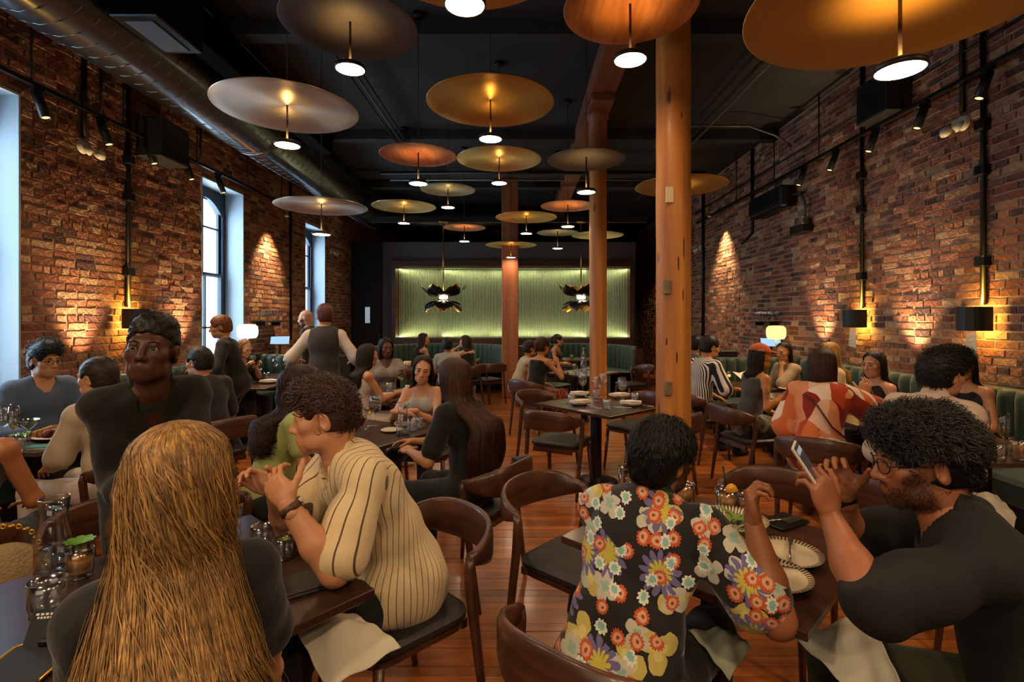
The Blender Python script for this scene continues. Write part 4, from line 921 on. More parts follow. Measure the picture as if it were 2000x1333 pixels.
# blonde woman's table
item('carafe', at(106, 1118), 'large clear carafe of water at lower left', None, 1.06); item('tumbler', at(92, 1208), 'cut glass tumbler in front of the lower left carafe', None, 1.18)
p = at(156, 1128); t = item('tumbler', p, 'cocktail with a mint sprig beside the blonde woman', None, 1.0, M_juice)
b = MB(); rl = random.Random(2)
for k in range(9): b = MB(); leaf(b, (0, 0, .09), (math.cos(k*.75), math.sin(k*.75), .55), (0, 0, 1), .05, .017); b.obj('mint_leaf', mat('mint_leaf', '5c8a35', .5, var=.2, vs=40), t)
t = thing('bill_clipboard', 'black bill holder with a card and clip at the lower left corner', 'bill holder', at(70, 1290), R(8))
MB().box((-.075, -.10, 0), (.075, .05, .012), .003).obj('tray', M_navy, t); MB().tube([(x, y, .012) for x, y in ((-.078, -.1), (-.078, .04), (-.065, .052), (.065, .052), (.078, .04), (.078, -.1))], .003, 6).obj('gold_edge', M_gold, t)
Mx = Matrix.Translation((0, .06, .045)) @ Matrix.Rotation(R(62), 4, 'X'); MB().box((-.06, -.045, 0), (.06, .045, .003), .001).xf(Mx).obj('card', mat('dark_card', '1a1c20', .35), t)
b = MB()
for r_, (z, w, n) in enumerate(((.030, .05, 9), (.022, .045, 12))):
    for k in range(n): b.box((-w+k*2*w/n, z, .0035), (-w+(k+.65)*2*w/n, z+.005, .004))
b.xf(Mx).obj('lettering', M_nap, t); MB().box((-.02, .03, .012), (.02, .062, .03), .004).obj('clip', M_blackm, t)
t = thing('menu_folder', 'black leather bill folder on the table before the man in striped polo', 'folder', at(615, 1140), R(35)); MB().box((-.10, -.065, 0), (.10, .065, .012), .004).obj('back_cover', M_leather, t); MB().box((-.10, -.065, .013), (.098, .062, .02), .003).obj('front_cover', M_leather, t)
item('tumbler', at(512, 1075), 'tumbler below the clasped hands of the man in striped polo'); t = item('tumbler', at(555, 1092), 'small glass with green garnish by the bill folder', None, .8)
for k in range(4): b = MB(); leaf(b, (0, 0, .07), (math.cos(k*1.6), math.sin(k*1.6), .5), (0, 0, 1), .03, .01); b.obj('garnish_leaf', M_leaf, t)
# red wine table
item('wine', at(703, 861), 'glass of red wine nearest on the red wine table', None, 1.1, M_red); item('wine', at(733, 832), 'second red wine glass behind the nearest one', None, 1.1, M_red)
item('martini', at(722, 838), 'cocktail glass between the two red wine glasses', None, 1.0, M_white); item('carafe', at(787, 850), 'clear carafe on the red wine table', None)
item('plate', at(765, 843), 'small cream plate left of the carafe', None, .8); item('plate', at(790, 832), 'small cream plate behind the carafe', None, .8)
item('tumbler', at(806, 843), 'cut tumbler right of the carafe on the red wine table'); item('tumbler', at(817, 838), 'cut tumbler beside the arm of the woman in a halter top', None, .9); item('tumbler', at(690, 842), 'cut tumbler behind the head of the man in striped polo')
cutlery(at(742, 832), R(-60), 'knife', 'knife on the red wine table')
# drinks table
item('tumbler', at(761, 764), 'left cut tumbler on the drinks table'); item('tumbler', at(798, 768), 'right cut tumbler on the drinks table'); item('martini', at(752, 758), 'cocktail glass on the drinks table', None, 1, M_white); item('martini', at(782, 762), 'stemmed glass in the middle of the drinks table', None, 1.05, M_white); item('plate', at(757, 773), 'white plate on the drinks table', None, 1.1)
t = thing('serving_tray', 'dark tray in the middle of the drinks table', 'tray', at(783, 766), R(45)); MB().box((-.09, -.07, 0), (.09, .07, .02), .006).obj('tray_body', M_black, t); MB().box((-.08, -.06, .02), (.08, .06, .022)).obj('liner', M_dplate, t)
# bread table
p = at(1100, 731); t = item('plate', p, 'plate of food on the bread table', None, 1.3)
rl = random.Random(8)
for k in range(9): MB().ell((rl.uniform(-.05, .05), rl.uniform(-.04, .04), .022), (.018, .014, .012), 8, 5).obj('food_piece', M_leaf if k % 3 == 0 else mat('bread_crust', 'b98648', .7), t)
item('carafe', at(1140, 727), 'clear carafe on the bread table', None, 1.15); item('tumbler', at(1127, 733), 'tumbler on the bread table'); item('wine', at(1104, 722), 'wine glass on the bread table'); item('tumbler', at(1122, 722), 'tumbler of orange drink on the bread table', None, 1, M_juice); item('plate', at(1155, 722), 'far plate on the bread table')
item('tumbler', (1.05, 10.55), 'orange drink on the table of the right booth', None, 1.1, M_juice); item('carafe', (1.3, 10.5), 'carafe on the table of the right booth'); item('wine', (-1.3, 10.4), 'wine glass on the table of the left booth', None, 1, M_white); item('tumbler', (-1.1, 10.35), 'tumbler on the table of the left booth')
# food table on the left
p = at(62, 858); t = thing('serving_board', 'wooden board with salad and toast on the left food table', 'board', p, R(20)); MB().box((-.13, -.08, 0), (.13, .08, .016), .004).obj('board', M_walnut, t)
rl = random.Random(9)
for k in range(14): b = MB(); leaf(b, (rl.uniform(-.1, .02), rl.uniform(-.05, .05), .02), (rl.uniform(-1, 1), rl.uniform(-1, 1), .4), (0, 0, 1), .04, .014); b.obj('salad_leaf', M_leaf, t)
for k in range(3): MB().box((.02+k*.03, -.05, .02), (.045+k*.03, .05, .06+.01*k), .006).obj('toast', mat('toast', 'a8702e', .8, var=.3, vs=40), t)
p = at(118, 856); t = thing('plate', 'large pale plate heaped with roast meat on the left food table', 'plate', p, 0); MB().lathe([(0, .004), (.09, .004), (.13, .016), (.15, .022), (.151, .025), (.12, .018), (0, .009)], 48).obj('dish', M_plate, t)
for k in range(13): MB().ell((rl.uniform(-.07, .07), rl.uniform(-.06, .06), .035+rl.uniform(0, .03)), (rl.uniform(.02, .035), .02, .016), 8, 6, Euler((rl.random(), rl.random(), rl.random()*6)).to_matrix()).obj('meat_piece', mat('roast_meat', '6a2c18', .5, bump=.5, bs=60, var=.3, vs=30), t)
t = thing('sauce_cup', 'amber sauce cup behind the meat plate', 'cup', at(108, 846)); MB().lathe([(0, 0), (.034, 0), (.037, .055), (.034, .055), (.031, .012), (0, .01)], 24).obj('cup_body', mat('amber_ceramic', '9a6a2c', .35), t); MB().lathe([(0, .045), (.033, .045)], 20).obj('sauce', M_juice, t)
t = thing('book', 'teal covered booklet at the front of the left food table', 'booklet', at(82, 876), R(8)); MB().box((-.08, -.045, .002), (.08, .045, .012)).obj('pages', M_nap, t); MB().box((-.083, -.048, .012), (.083, .048, .016)).obj('cover', mat('teal_cover', '1f6e68', .5), t)
item('flute', at(27, 872), 'flute with pale wine at the left edge', None, 1.15, M_white); item('martini', at(56, 878), 'cocktail glass with pale drink on the left food table', None, 1.2, M_white); item('tumbler', at(15, 884), 'left tumbler at the front of the left food table', None, 1.1); item('tumbler', at(33, 886), 'right tumbler at the front of the left food table', None, 1.1); item('wine', at(6, 866), 'large wine glass at the very left edge', None, 1.2)
cutlery(at(140, 816), R(80), 'knife', 'knife on the table before the man in a blue shirt')
# left wall tables beyond
item('wine', at(505, 741), 'wine glass left of the folded napkin by the left wall', None, 1.1); item('tumbler', at(521, 741), 'tumbler behind the folded napkin by the left wall'); item('wine', at(537, 731), 'wine glass in the middle of the far left tables', None, 1.1); item('flute', at(557, 734), 'flute with rose wine on the farthest left table', None, 1.2, M_rose); item('wine', at(572, 731), 'wine glass beside the waiter in the waistcoat', None, 1.1); item('dark_plate', at(525, 749), 'plate under the napkin by the left wall'); p = at(525, 749); napkin((p.x, p.y, .771), R(10), 'rolled white napkin on the table by the left wall', 1.1)
item('tumbler', at(459, 746), 'small bowl-like tumbler on the left wall table', None, .9)
# right wall tables
item('flute', at(1922, 884), 'left champagne flute on the nearest right wall table', None, 1.15, M_white); item('flute', at(1961, 890), 'right champagne flute on the nearest right wall table', None, 1.15, M_white); item('tumbler', at(1950, 900), 'cut tumbler before the flutes on the nearest right wall table', None, 1.1)
t = item('tumbler', at(1993, 898), 'large tumbler of orange cocktail at the right edge', None, 1.35, M_juice); MB().tube([(.005, 0, .02), (-.02, 0, .13)], .003, 6).obj('straw', M_blackm, t)
t = item('plate', at(1912, 874), 'small plate of green leaves on the nearest right wall table', None, .7)
for k in range(6): b = MB(); leaf(b, (rl.uniform(-.04, .04), rl.uniform(-.04, .04), .015), (rl.uniform(-1, 1), rl.uniform(-1, 1), .3), (0, 0, 1), .04, .014); b.obj('salad_leaf', M_leaf, t)
item('carafe', at(1693, 822), 'clear carafe of water in front of the woman in a black sleeveless top', None, 1.05); item('plate', at(1660, 806), 'plate before the woman in an orange print dress'); item('wine', at(1612, 762), 'wine glass behind the shoulder of the woman in the orange cap', None, 1.1); item('wine', at(1560, 757), 'wine glass in front of the woman in beige', None, 1.1); item('tumbler', at(1537, 752), 'tumbler before the woman in beige'); item('wine', at(1540, 748), 'second wine glass before the woman in beige', None, 1.1, M_rose); item('plate', at(1540, 762), 'plate beside the hands of the woman in the orange cap', None, 1.1)
t = thing('menu_sheet', 'white paper menu lying by the glasses of the woman in beige', 'menu', at(1565, 750), R(15)); MB().box((-.14, -.1, 0), (.14, .1, .003)).obj('sheet', M_nap, t); MB().box((-.13, -.09, .003), (.13, -.088, .0035)).obj('fold_line', M_plate, t)
t = item('tumbler', at(1424, 738), 'candle glowing in a glass at the far right wall table', None, .9); MB().lathe([(0, .02), (.025, .02), (.025, .05), (0, .052)], 16).obj('candle', M_candle, t)
item('tumbler', at(1413, 741), 'tumbler left of the glowing candle'); item('tumbler', at(1440, 736), 'tumbler right of the glowing candle', None, 1.2); item('wine', at(1455, 734), 'wine glass at the far right wall table', None, 1.1)
# shelves of stored glasses on both walls
for X, sg, Y, z, lab in ((XR-.02, -1, 8.35, 1.55, 'right'), (XL+.02, 1, 8.45, 1.55, 'left')):
    t = thing('wall_shelf', 'small black shelf of spare glasses on the %s brick wall' % lab, 'shelf', (X, Y, z)); MB().box((-.09+sg*.09, -.35, -.015), (.09+sg*.09, .35, .0)).obj('board', M_blackm, t)
    for s in (-.25, .25): MB().box((-.07+sg*.07, s-.008, -.07), (.07+sg*.07, s+.008, -.015)).obj('bracket', M_blackm, t)
    for k in range(12): item('wine', (X+sg*(.05+.08*(k % 2)), Y-.3+.052*k, z), 'spare glass on the %s wall shelf' % lab, 'spare glasses on the %s wall shelf' % lab, .85)
# ------------------------------------------------------------------ people: figures grown as one smooth surface from a posed skeleton
def surfnet(D, org, h):
    S = D < 0; nx, ny, nz = D.shape
    cnt = np.zeros((nx-1, ny-1, nz-1), np.int8)
    offs = [(i, j, k) for i in (0, 1) for j in (0, 1) for k in (0, 1)]
    for i, j, k in offs: cnt += S[i:nx-1+i, j:ny-1+j, k:nz-1+k]
    act = (cnt > 0) & (cnt < 8); idx = np.argwhere(act)
    if len(idx) == 0: return np.zeros((0, 3)), np.zeros((0, 4), int)
    vid = np.full(act.shape, -1, np.int64); vid[act] = np.arange(len(idx))
    c = {o: D[idx[:, 0]+o[0], idx[:, 1]+o[1], idx[:, 2]+o[2]] for o in offs}
    acc = np.zeros((len(idx), 3)); n = np.zeros(len(idx))
    for a in offs:
        for ax in range(3):
            if a[ax]: continue
            b = list(a); b[ax] = 1; b = tuple(b); da, db = c[a], c[b]; m = (da < 0) != (db < 0)
            t = da/np.where(m, da-db, 1)
            p = np.tile(np.array(a, float), (len(idx), 1)); p[:, ax] += t
            acc[m] += p[m]; n[m] += 1
    V = org+h*(idx+acc/n[:, None]); Q = []
    for ax in range(3):
        u, w = (ax+1) % 3, (ax+2) % 3
        sl0 = [slice(None)]*3; sl1 = [slice(None)]*3; sl0[ax] = slice(0, -1); sl1[ax] = slice(1, None)
        A, B = S[tuple(sl0)], S[tuple(sl1)]
        e = np.argwhere(A != B); ok = (e[:, u] > 0) & (e[:, w] > 0) & (e[:, u] < D.shape[u]-1) & (e[:, w] < D.shape[w]-1); e = e[ok]
        du = np.zeros(3, int); du[u] = 1; dw = np.zeros(3, int); dw[w] = 1
        g = lambda q: vid[q[:, 0], q[:, 1], q[:, 2]]
        q = np.stack([g(e-du-dw), g(e-dw), g(e), g(e-du)], 1); fl = B[e[:, 0], e[:, 1], e[:, 2]]
        q[fl] = q[fl][:, ::-1]; Q.append(q)
    Q = np.vstack(Q); return V, Q[(Q >= 0).all(1)]
def seg(a, b, ra, rb, k=.02, tag=''): return ('s', np.array(a, float), np.array(b, float), ra, rb, k, tag)
def elp(c, r, k=.03, tag='', rot=None, sub=False): return ('e', np.array(c, float), np.array(r, float), None if rot is None else np.array(rot), sub, k, tag)
def field(prims, h, infl=0, lo=None, hi=None):
    los, his = [], []
    for p in prims:
        if p[0] == 's': r = max(p[3], p[4]); los.append(np.minimum(p[1], p[2])-r); his.append(np.maximum(p[1], p[2])+r)
        elif not p[4]: los.append(p[1]-max(p[2])); his.append(p[1]+max(p[2]))
    lo = (np.min(los, 0)-infl-2.5*h) if lo is None else np.array(lo); hi = (np.max(his, 0)+infl+2.5*h) if hi is None else np.array(hi)
    n = np.ceil((hi-lo)/h).astype(int)+1; D = np.full(n, .25, np.float32)
    X = [lo[i]+h*np.arange(n[i]) for i in range(3)]
    for p in prims:
        k = p[5]; mg = infl+k+2*h+.01
        if p[0] == 's': r = max(p[3], p[4]); a, b = np.minimum(p[1], p[2])-r-mg, np.maximum(p[1], p[2])+r+mg
        else: r = max(p[2]) if p[3] is not None else p[2]; a, b = p[1]-r-mg, p[1]+r+mg
        i0 = np.clip(np.floor((a-lo)/h).astype(int), 0, n); i1 = np.clip(np.ceil((b-lo)/h).astype(int)+1, 0, n)
        if (i1 <= i0).any(): continue
        s = tuple(slice(i0[q], i1[q]) for q in range(3))
        x = X[0][s[0]][:, None, None].astype(np.float32); y = X[1][s[1]][None, :, None].astype(np.float32); z = X[2][s[2]][None, None, :].astype(np.float32)
        if p[0] == 's':
            d = p[2]-p[1]; L2 = max(float(d@d), 1e-9)
            t = np.clip(((x-p[1][0])*d[0]+(y-p[1][1])*d[1]+(z-p[1][2])*d[2])/L2, 0, 1)
            f = np.sqrt((x-p[1][0]-t*d[0])**2+(y-p[1][1]-t*d[1])**2+(z-p[1][2]-t*d[2])**2)-(p[3]+(p[4]-p[3])*t)
        else:
            u, v, w = x-p[1][0], y-p[1][1], z-p[1][2]
            if p[3] is not None: m = p[3]; u, v, w = u*m[0, 0]+v*m[1, 0]+w*m[2, 0], u*m[0, 1]+v*m[1, 1]+w*m[2, 1], u*m[0, 2]+v*m[1, 2]+w*m[2, 2]
            r = p[2]; k0 = np.sqrt((u/r[0])**2+(v/r[1])**2+(w/r[2])**2); k1 = np.sqrt((u/r[0]**2)**2+(v/r[1]**2)**2+(w/r[2]**2)**2)
            f = k0*(k0-1)/np.maximum(k1, 1e-6)
        cur = D[s]
        if p[0] == 'e' and p[4]:
            g = np.maximum(k-np.abs(cur+f), 0)/k; D[s] = np.maximum(cur, -f)+g*g*k*.25
        else:
            g = np.maximum(k-np.abs(cur-f), 0)/k; D[s] = np.minimum(cur, f)-g*g*k*.25
    return D-infl, lo, X
def relax(V, Q, it=2):
    V = V.copy(); E = np.vstack([Q[:, [0, 1]], Q[:, [1, 2]], Q[:, [2, 3]], Q[:, [3, 0]]])
    for _ in range(it):
        S = np.zeros_like(V); n = np.zeros(len(V))
        for a, b in ((0, 1), (1, 0)):
            for c in range(3): S[:, c] += np.bincount(E[:, a], V[E[:, b], c], len(V))
            n += np.bincount(E[:, a], minlength=len(V))
        V = V*.45+.55*S/np.maximum(n, 1)[:, None]
    return V
def wr(X, amp, seed, fx=22, fz=30):
    x = X[0][:, None, None]; y = X[1][None, :, None]; z = X[2][None, None, :]; s = seed*1.7
    a = np.abs(np.sin(.5*(fx*x+15*z+s+2.2*np.sin(8*z+s)+1.5*np.sin(13*y)))); b = np.abs(np.sin(.5*(fx*1.5*y-fz*z*.8+s*2+2.4*np.sin(9*x+s)))); return amp*((.55-a)*np.sin(fz*z*.35-8*y+s)**2*1.3+(.55-b)*np.sin(7*x+9*z+s)**2*1.2)
def cut(D, X, p, n):
    n = np.array(n, float); n /= np.linalg.norm(n)
    g = (X[0][:, None, None]-p[0])*n[0]+(X[1][None, :, None]-p[1])*n[1]+(X[2][None, None, :]-p[2])*n[2]
    return np.maximum(D, g)
V3 = lambda *a: np.array(a, float)
nrm = lambda v: v/max(np.linalg.norm(v), 1e-9)
def rot(v, ax, deg): return np.array(Matrix.Rotation(R(deg), 3, Vector(ax)) @ Vector(v))
def ik(a, t, l1, l2, pole):
    d = t-a; L = np.linalg.norm(d); 
    if L > (l1+l2)*.995: t = a+d/L*(l1+l2)*.995; d = t-a; L = np.linalg.norm(d)
    L = max(L, abs(l1-l2)+.02); u = nrm(d); q = (l1*l1-l2*l2+L*L)/(2*L); h = math.sqrt(max(l1*l1-q*q, 1e-6))
    p = np.array(pole, float); p = nrm(p-u*(p@u)); return a+u*q+p*h, t
SKIN = {}
def skinmat(c):
    if c not in SKIN: SKIN[c] = mat('skin_'+c, c, .45, attr='Col', bump=.06, bs=260, spec=.4, bdist=.002)
    return SKIN[c]
HAIRM = {}
def hairmat(c):
    if c not in HAIRM: HAIRM[c] = mat('hair_'+c, c, .5, attr='Col', var=.45, vs=60, stretch=(1, 1, .08), bump=.5, bs=120, bdist=.004, spec=.3)
    return HAIRM[c]
CLO = {}
def cloth(c, rough=.85, b=.25): 
    if c not in CLO: CLO[c] = mat('cloth_'+c, c, rough, bump=.55, bs=13, var=.08, vs=5, sheen=.15, spec=.3, bdist=.022, detail=7, stretch=(1, 1, .55))
    return CLO[c]
def head_prims(fem, nose=1):
    j = .93 if fem else 1
    P = [elp((0, -.014, .032), (.0745, .094, .086)), elp((0, .03, -.026), (.0575*j, .064, .080), .03), elp((0, .034, -.076), (.044*j, .050, .040), .03),
         elp((0, .070, -.101), (.022*j, .019, .018), .03), elp((0, -.05, -.05), (.055, .05, .06), .04)]
    for s in (-1, 1):
        P += [elp((s*.042, .058, -.022), (.02, .02, .018), .03), elp((s*.041*j, .028, -.078), (.017, .032, .024), .025)]
    P += [seg((-.034, .080, .023), (.034, .080, .023), .0125, .0125, .02)]
    for s in (-1, 1): P.append(elp((s*.0315, .099, .002), (.019, .014, .0125), .012, sub=True))
    P += [seg((0, .090, .012), (0, .112*nose, -.032), .0075, .0125, .014)]
    for s in (-1, 1): P.append(elp((s*.0125, .099, -.037), (.0085, .011, .008), .008))
    P += [elp((0, .080, -.068), (.03, .018, .024), .02)]
    P += [seg((-.021, .090, -.0655), (0, .098, -.0615), .0042, .0065, .005), seg((.021, .090, -.0655), (0, .098, -.0615), .0042, .0065, .005),
          seg((-.017, .092, -.073), (.017, .092, -.073), .006, .006, .005), elp((0, .094, -.073), (.012, .007, .007), .006)]
    for s in (-1, 1):
        P += [seg((s*.018, .0855, .0085), (s*.031, .0895, .0125), .0042, .005, .006), seg((s*.031, .0895, .0125), (s*.045, .081, .007), .005, .004, .006),
              seg((s*.019, .0845, -.006), (s*.044, .081, -.006), .004, .004, .006)]
        rt = np.array(Euler((R(-12), 0, R(s*-18))).to_matrix()); P += [elp((s*.078, -.012, -.012), (.009, .020, .033), .012, rot=rt), elp((s*.086, -.005, -.010), (.006, .010, .018), .006, rot=rt, sub=True)]
    return P
def hand_prims(side, curl, spread=.15, thumb=.4):
    P = [seg((0, -.035, 0), (0, .015, 0), .0245, .023, .02), elp((0, .052, 0), (.041, .05, .0165), .02), elp((side*.022, .032, -.008), (.022, .032, .015), .02)]
    c = curl if isinstance(curl, (list, tuple)) else [curl]*4
    for i, (bx, ln, r0) in enumerate(((.0295, .068, .0088), (.0098, .076, .009), (-.0098, .071, .0086), (-.0285, .056, .0078))):
        p = V3(side*bx, .088-(.010 if i == 3 else .003 if i in (0, 2) else 0), 0); a = 0; dx = side*(spread*(1.5-i)/1.5)*.5
        P.append(seg((side*bx*.8, .05, 0), p, r0, r0, .012))
        for q, (fr, cc) in enumerate(((.45, .75), (.32, 1.0), (.23, .7))):
            a += c[i]*cc; d = nrm(V3(dx, math.cos(a), -math.sin(a))); e = p+d*ln*fr*1.15; P.append(seg(p, e, r0*(1-.1*q), r0*(.92-.1*q), .004)); p = e
    p = V3(side*.034, .022, -.006)
    for q, (l, t) in enumerate(((.04, 0), (.033, .35*thumb*2), (.026, .6*thumb*2))):
        d = nrm(V3(side*(.75-t*.9), .62+.2*t, -.32-t*.35)); e = p+d*l; P.append(seg(p, e, .0125-.0015*q, .0108-.0015*q, .008)); p = e
    return P
def finish(name, parts, m, parent, colour=True):
    V = np.vstack([p[0] for p in parts]); n = 0; Q = []; 
    for p in parts: Q.append(p[1]+n); n += len(p[0])
    C = np.vstack([p[2] if len(p) > 2 and p[2] is not None else np.ones((len(p[0]), 3)) for p in parts]) if colour else None
    return link(name, new_mesh(name, V, np.vstack(Q), True, C), m, parent)
def ribbons(name, paths, widths, cols, m, parent, side=None):
    """paths: list of (n,3) arrays; flat strands facing outwards"""
    V, Q, C = [], [], []; o = 0
    for i, P in enumerate(paths):
        n = len(P); t = np.gradient(P, axis=0); t /= np.linalg.norm(t, axis=1, keepdims=True)+1e-9
        s = side[i] if side is not None else np.tile((1., 0, 0), (n, 1)); s = np.cross(np.cross(t, s), t); s /= np.linalg.norm(s, axis=1, keepdims=True)+1e-9
        w = (widths[i]*np.sqrt(np.clip(np.linspace(1.05, .03, n), 0, 1)))[:, None]; nn = np.cross(t, s)
        V += [P-s*w, P+nn*w*.6, P+s*w]; b = np.arange(n-1)+o
        Q += [np.stack([b, b+1, b+n+1, b+n], 1), np.stack([b+n, b+n+1, b+2*n+1, b+2*n], 1)]; C.append(np.tile(cols[i], (3*n, 1))); o += 3*n
    ob = link(name, new_mesh(name, np.vstack(V), np.vstack(Q), True, np.vstack(C)), m, parent); ob['kind'] = 'stuff'; return ob
PEOPLE = []
def person(label, head, face, lean=8, slump=12, side=0, twist=0, s=1.0, fem=False, b=1.0, look=(0, 8, 0), stand=False, hL=None, hR=None, curlL=.35, curlR=.35,
           poleL=None, poleR=None, hdL=None, hdR=None, hnL=None, hnR=None, feet=None, skin='b07a58', hair=None, wear=(), hz=None, v=None, knees=None, eyes=True, marks=(), beard=None, glasses=None,
           local=False, hide=(), brow=None, group=None, thumb=.4):
    """head=(px,py,Y): where the centre of the head is; face: heading in degrees; hL/hR: wrist targets (world, or local if local)"""
    px, py, Y = head; hz = hz or ((.93 if stand else .545)*s); r = V3(1, 0, 0)
    if v is None: v = min(max(Y*.0042, .009), .018)
    hv = .0048 if Y < 2.6 else (.006 if Y < 5 else .009)
    w = .5 if fem else 1
    def spine(hz):
        H = V3(0, 0, hz); dirv = lambda a: rot(rot(V3(0, 0, 1), (1, 0, 0), -a), (0, 1, 0), side)
        u0, u1, u2 = dirv(lean*.75), dirv(lean+slump*.5), dirv(lean+slump)
        W = H+u0*.19*s; Cc = W+u1*.19*s; N = Cc+u2*.15*s; return H, W, Cc, N, u0, u1, u2
    def headpos(N, u2):
        nd = nrm(u2*.6+V3(0, 0, .55)); M = np.array((Euler((0, 0, R(look[0]))).to_matrix() @ Euler((R(-look[1]), R(look[2]), 0)).to_matrix()))
        return N+nd*.07*s+M@(V3(0, .022, .088)*s), M
    H, W, Cc, N, u0, u1, u2 = spine(hz); Hd, Mh = headpos(N, u2)
    want = px3(px, py, Y); dz = want.z-Hd[2]; lim = .09; hz += max(-lim, min(lim, dz))
    H, W, Cc, N, u0, u1, u2 = spine(hz); Hd, Mh = headpos(N, u2)
    rz = R(face-90); cr, sr = math.cos(rz), math.sin(rz)
    loc = V3(want.x-(cr*Hd[0]-sr*Hd[1]), want.y-(sr*Hd[0]+cr*Hd[1]), 0)
    toL = lambda p: V3(cr*(p[0]-loc[0])+sr*(p[1]-loc[1]), -sr*(p[0]-loc[0])+cr*(p[1]-loc[1]), p[2])
    root = thing('person', label, 'person', tuple(loc), rz, group)
    rt = rot(r, (0, 0, 1), twist); rt = nrm(rt-u2*(rt@u2)); fw = np.cross(u2, rt); rm = nrm(r*.5+rt*.5); fm = np.cross(u1, nrm(rm-u1*(rm@u1)))
    basis = lambda a, f, u: np.stack([a, f, u], 1)
    ro = lambda a, u: (lambda aa: basis(aa, np.cross(u, aa), u))(nrm(a-u*(a@u)))
    shw = (.138 if fem else .157)*s*(.5+.5*b); Sh = {q: N-u2*.055*s+rt*(q*shw)+fw*.0 for q in (-1, 1)}
    hp = {q: H+r*(q*.088*s) for q in (-1, 1)}
    A1, A2 = .285*s, .255*s; el, wri, hd = {}, {}, {}
    for q, t, pole, d in ((-1, hL, poleL, hdL), (1, hR, poleR, hdR)):
        if t is None: t = V3(q*.13, .36, .66) if not stand else V3(q*.27, .05, .85)
        else: t = V3(*t) if local else toL(t)
        po = V3(q*.55, -.45, -.7) if pole is None else V3(*pole)
        el[q], wri[q] = ik(Sh[q], t, A1, A2, po)
        hd[q] = nrm(wri[q]-el[q]) if d is None else nrm((V3(*d) if local else toL(V3(*d)+loc)))
    L1, L2 = .43*s, .42*s; kn, an = {}, {}
    for i, q in enumerate((-1, 1)):
        t = V3(q*.12, (.44 if not stand else .02)*s, .085) if feet is None else V3(*feet[i]); po = V3(q*.12, 1, .5) if knees is None else V3(*knees[i])
        kn[q], an[q] = ik(hp[q], t, L1, L2, po)
    B = b*s; P = [elp(H+V3(0, -.015, .03)*s, V3(.158 if not fem else .165, .12, .12)*B, .04, 'pelvis', ro(r, u0)), elp(W-u0*.02, V3(.135 if not fem else .112, .105, .14)*B, .045, 'belly', ro(rm, u0)),
         elp(Cc+u1*.0-fm*.0, V3(.148 if not fem else .126, .105 if not fem else .09, .16)*B, .045, 'chest', ro(rt, u1)), elp(N-u2*.075*s-fw*.01, V3(shw-.01, .066*B, .055*s), .035, 'chest', ro(rt, u2)),
         seg(N-u2*.05*s, N+(Hd-N)*.55, .062*s if not fem else .052*s, .052*s if not fem else .045*s, .03, 'neck')]
    if fem:
        for q in (-1, 1): P.append(elp(Cc+u1*.01+rt*(q*.065*B)+fw*.085*B, V3(.058, .052, .056)*B, .04, 'bust'))
    for q in (-1, 1):
        ab = .85 if fem else 1.05
        P += [seg(N-u2*.0*s, Sh[q], .042*s*ab, .046*s*ab, .03, 'trap'), elp(Sh[q], V3(.052, .052, .052)*B*ab, .025, 'sh%d' % q),
              seg(Sh[q], el[q], .047*B*ab, .037*B*ab, .025, 'ua%d' % q), seg(el[q], el[q]+(wri[q]-el[q])*.4, .040*B*ab, .040*B*ab, .02, 'fa%d' % q), seg(el[q]+(wri[q]-el[q])*.4, wri[q], .039*B*ab, .026*s*ab, .02, 'fa%d' % q),
              seg(hp[q]-V3(0, 0, 0), kn[q], .088*B, .056*B, .05, 'th%d' % q), seg(kn[q], kn[q]+(an[q]-kn[q])*.35, .054*B, .054*B, .02, 'sn%d' % q), seg(kn[q]+(an[q]-kn[q])*.35, an[q], .053*B, .036*B, .02, 'sn%d' % q)]
    # ---- skin: body, head and hands as one mesh
    sc = np.ones(3); parts = []
    D, lo, X = field(P, v); parts.append(surfnet(D, lo, v))
    hs = s*(.97 if fem else 1.0)
    Ni = Mh.T@(N-Hd)/hs
    hpP = head_prims(fem)+[seg(V3(0, -.022, -.07), Ni*.97, .054 if not fem else .047, .060 if not fem else .050, .025)]
    D, lo, X = field(hpP, hv); Vh, Qh = surfnet(D, lo, hv); Ch = np.ones((len(Vh), 3))
    lip = np.exp(-(np.abs(Vh[:, 0])/.021)**4-((Vh[:, 2]+.0685)/.0085)**4)*(Vh[:, 1] > .084); Ch *= 1-lip[:, None]*V3(.15, .42, .38)*(1.0 if fem else .6)
    if beard:
        ax, yy_, zz_ = np.abs(Vh[:, 0]), Vh[:, 1], Vh[:, 2]; sg_ = lambda t_: 1/(1+np.exp(-t_))
        top_ = np.clip(-.052+(ax-.048)*2.2, -.052, .005); mk = sg_((top_-zz_)/.004)*sg_((yy_-.006-.3*(zz_+.06))/.005)*sg_((zz_+.128)/.006); mk = np.maximum(mk, np.exp(-((zz_+.053)/.0055)**4-(ax/.028)**6)*(yy_ > .07))
        mk *= 1-np.exp(-(ax/.024)**4-((zz_+.069)/.010)**4); mk *= .82+.18*np.sin(Vh[:, 0]*900)*np.sin(zz_*800+Vh[:, 1]*700); bc = np.array(srgb(beard))/np.array(srgb(skin)); Ch *= 1-mk[:, None]*(1-np.clip(bc*1.3, 0, 1))*.93; bmask = mk
    soc = np.exp(-((np.abs(Vh[:, 0])-.031)/.02)**2-((Vh[:, 2]-.0)/.013)**2)*(Vh[:, 1] > .06); Ch *= 1-soc[:, None]*.12
    ch = np.exp(-((np.abs(Vh[:, 0])-.045)/.02)**2-((Vh[:, 2]+.03)/.02)**2)*(Vh[:, 1] > .03); Ch *= 1-ch[:, None]*V3(0, .1, .08)
    toW = lambda q: (q*hs)@Mh.T+Hd
    parts.append((toW(Vh), Qh, Ch))
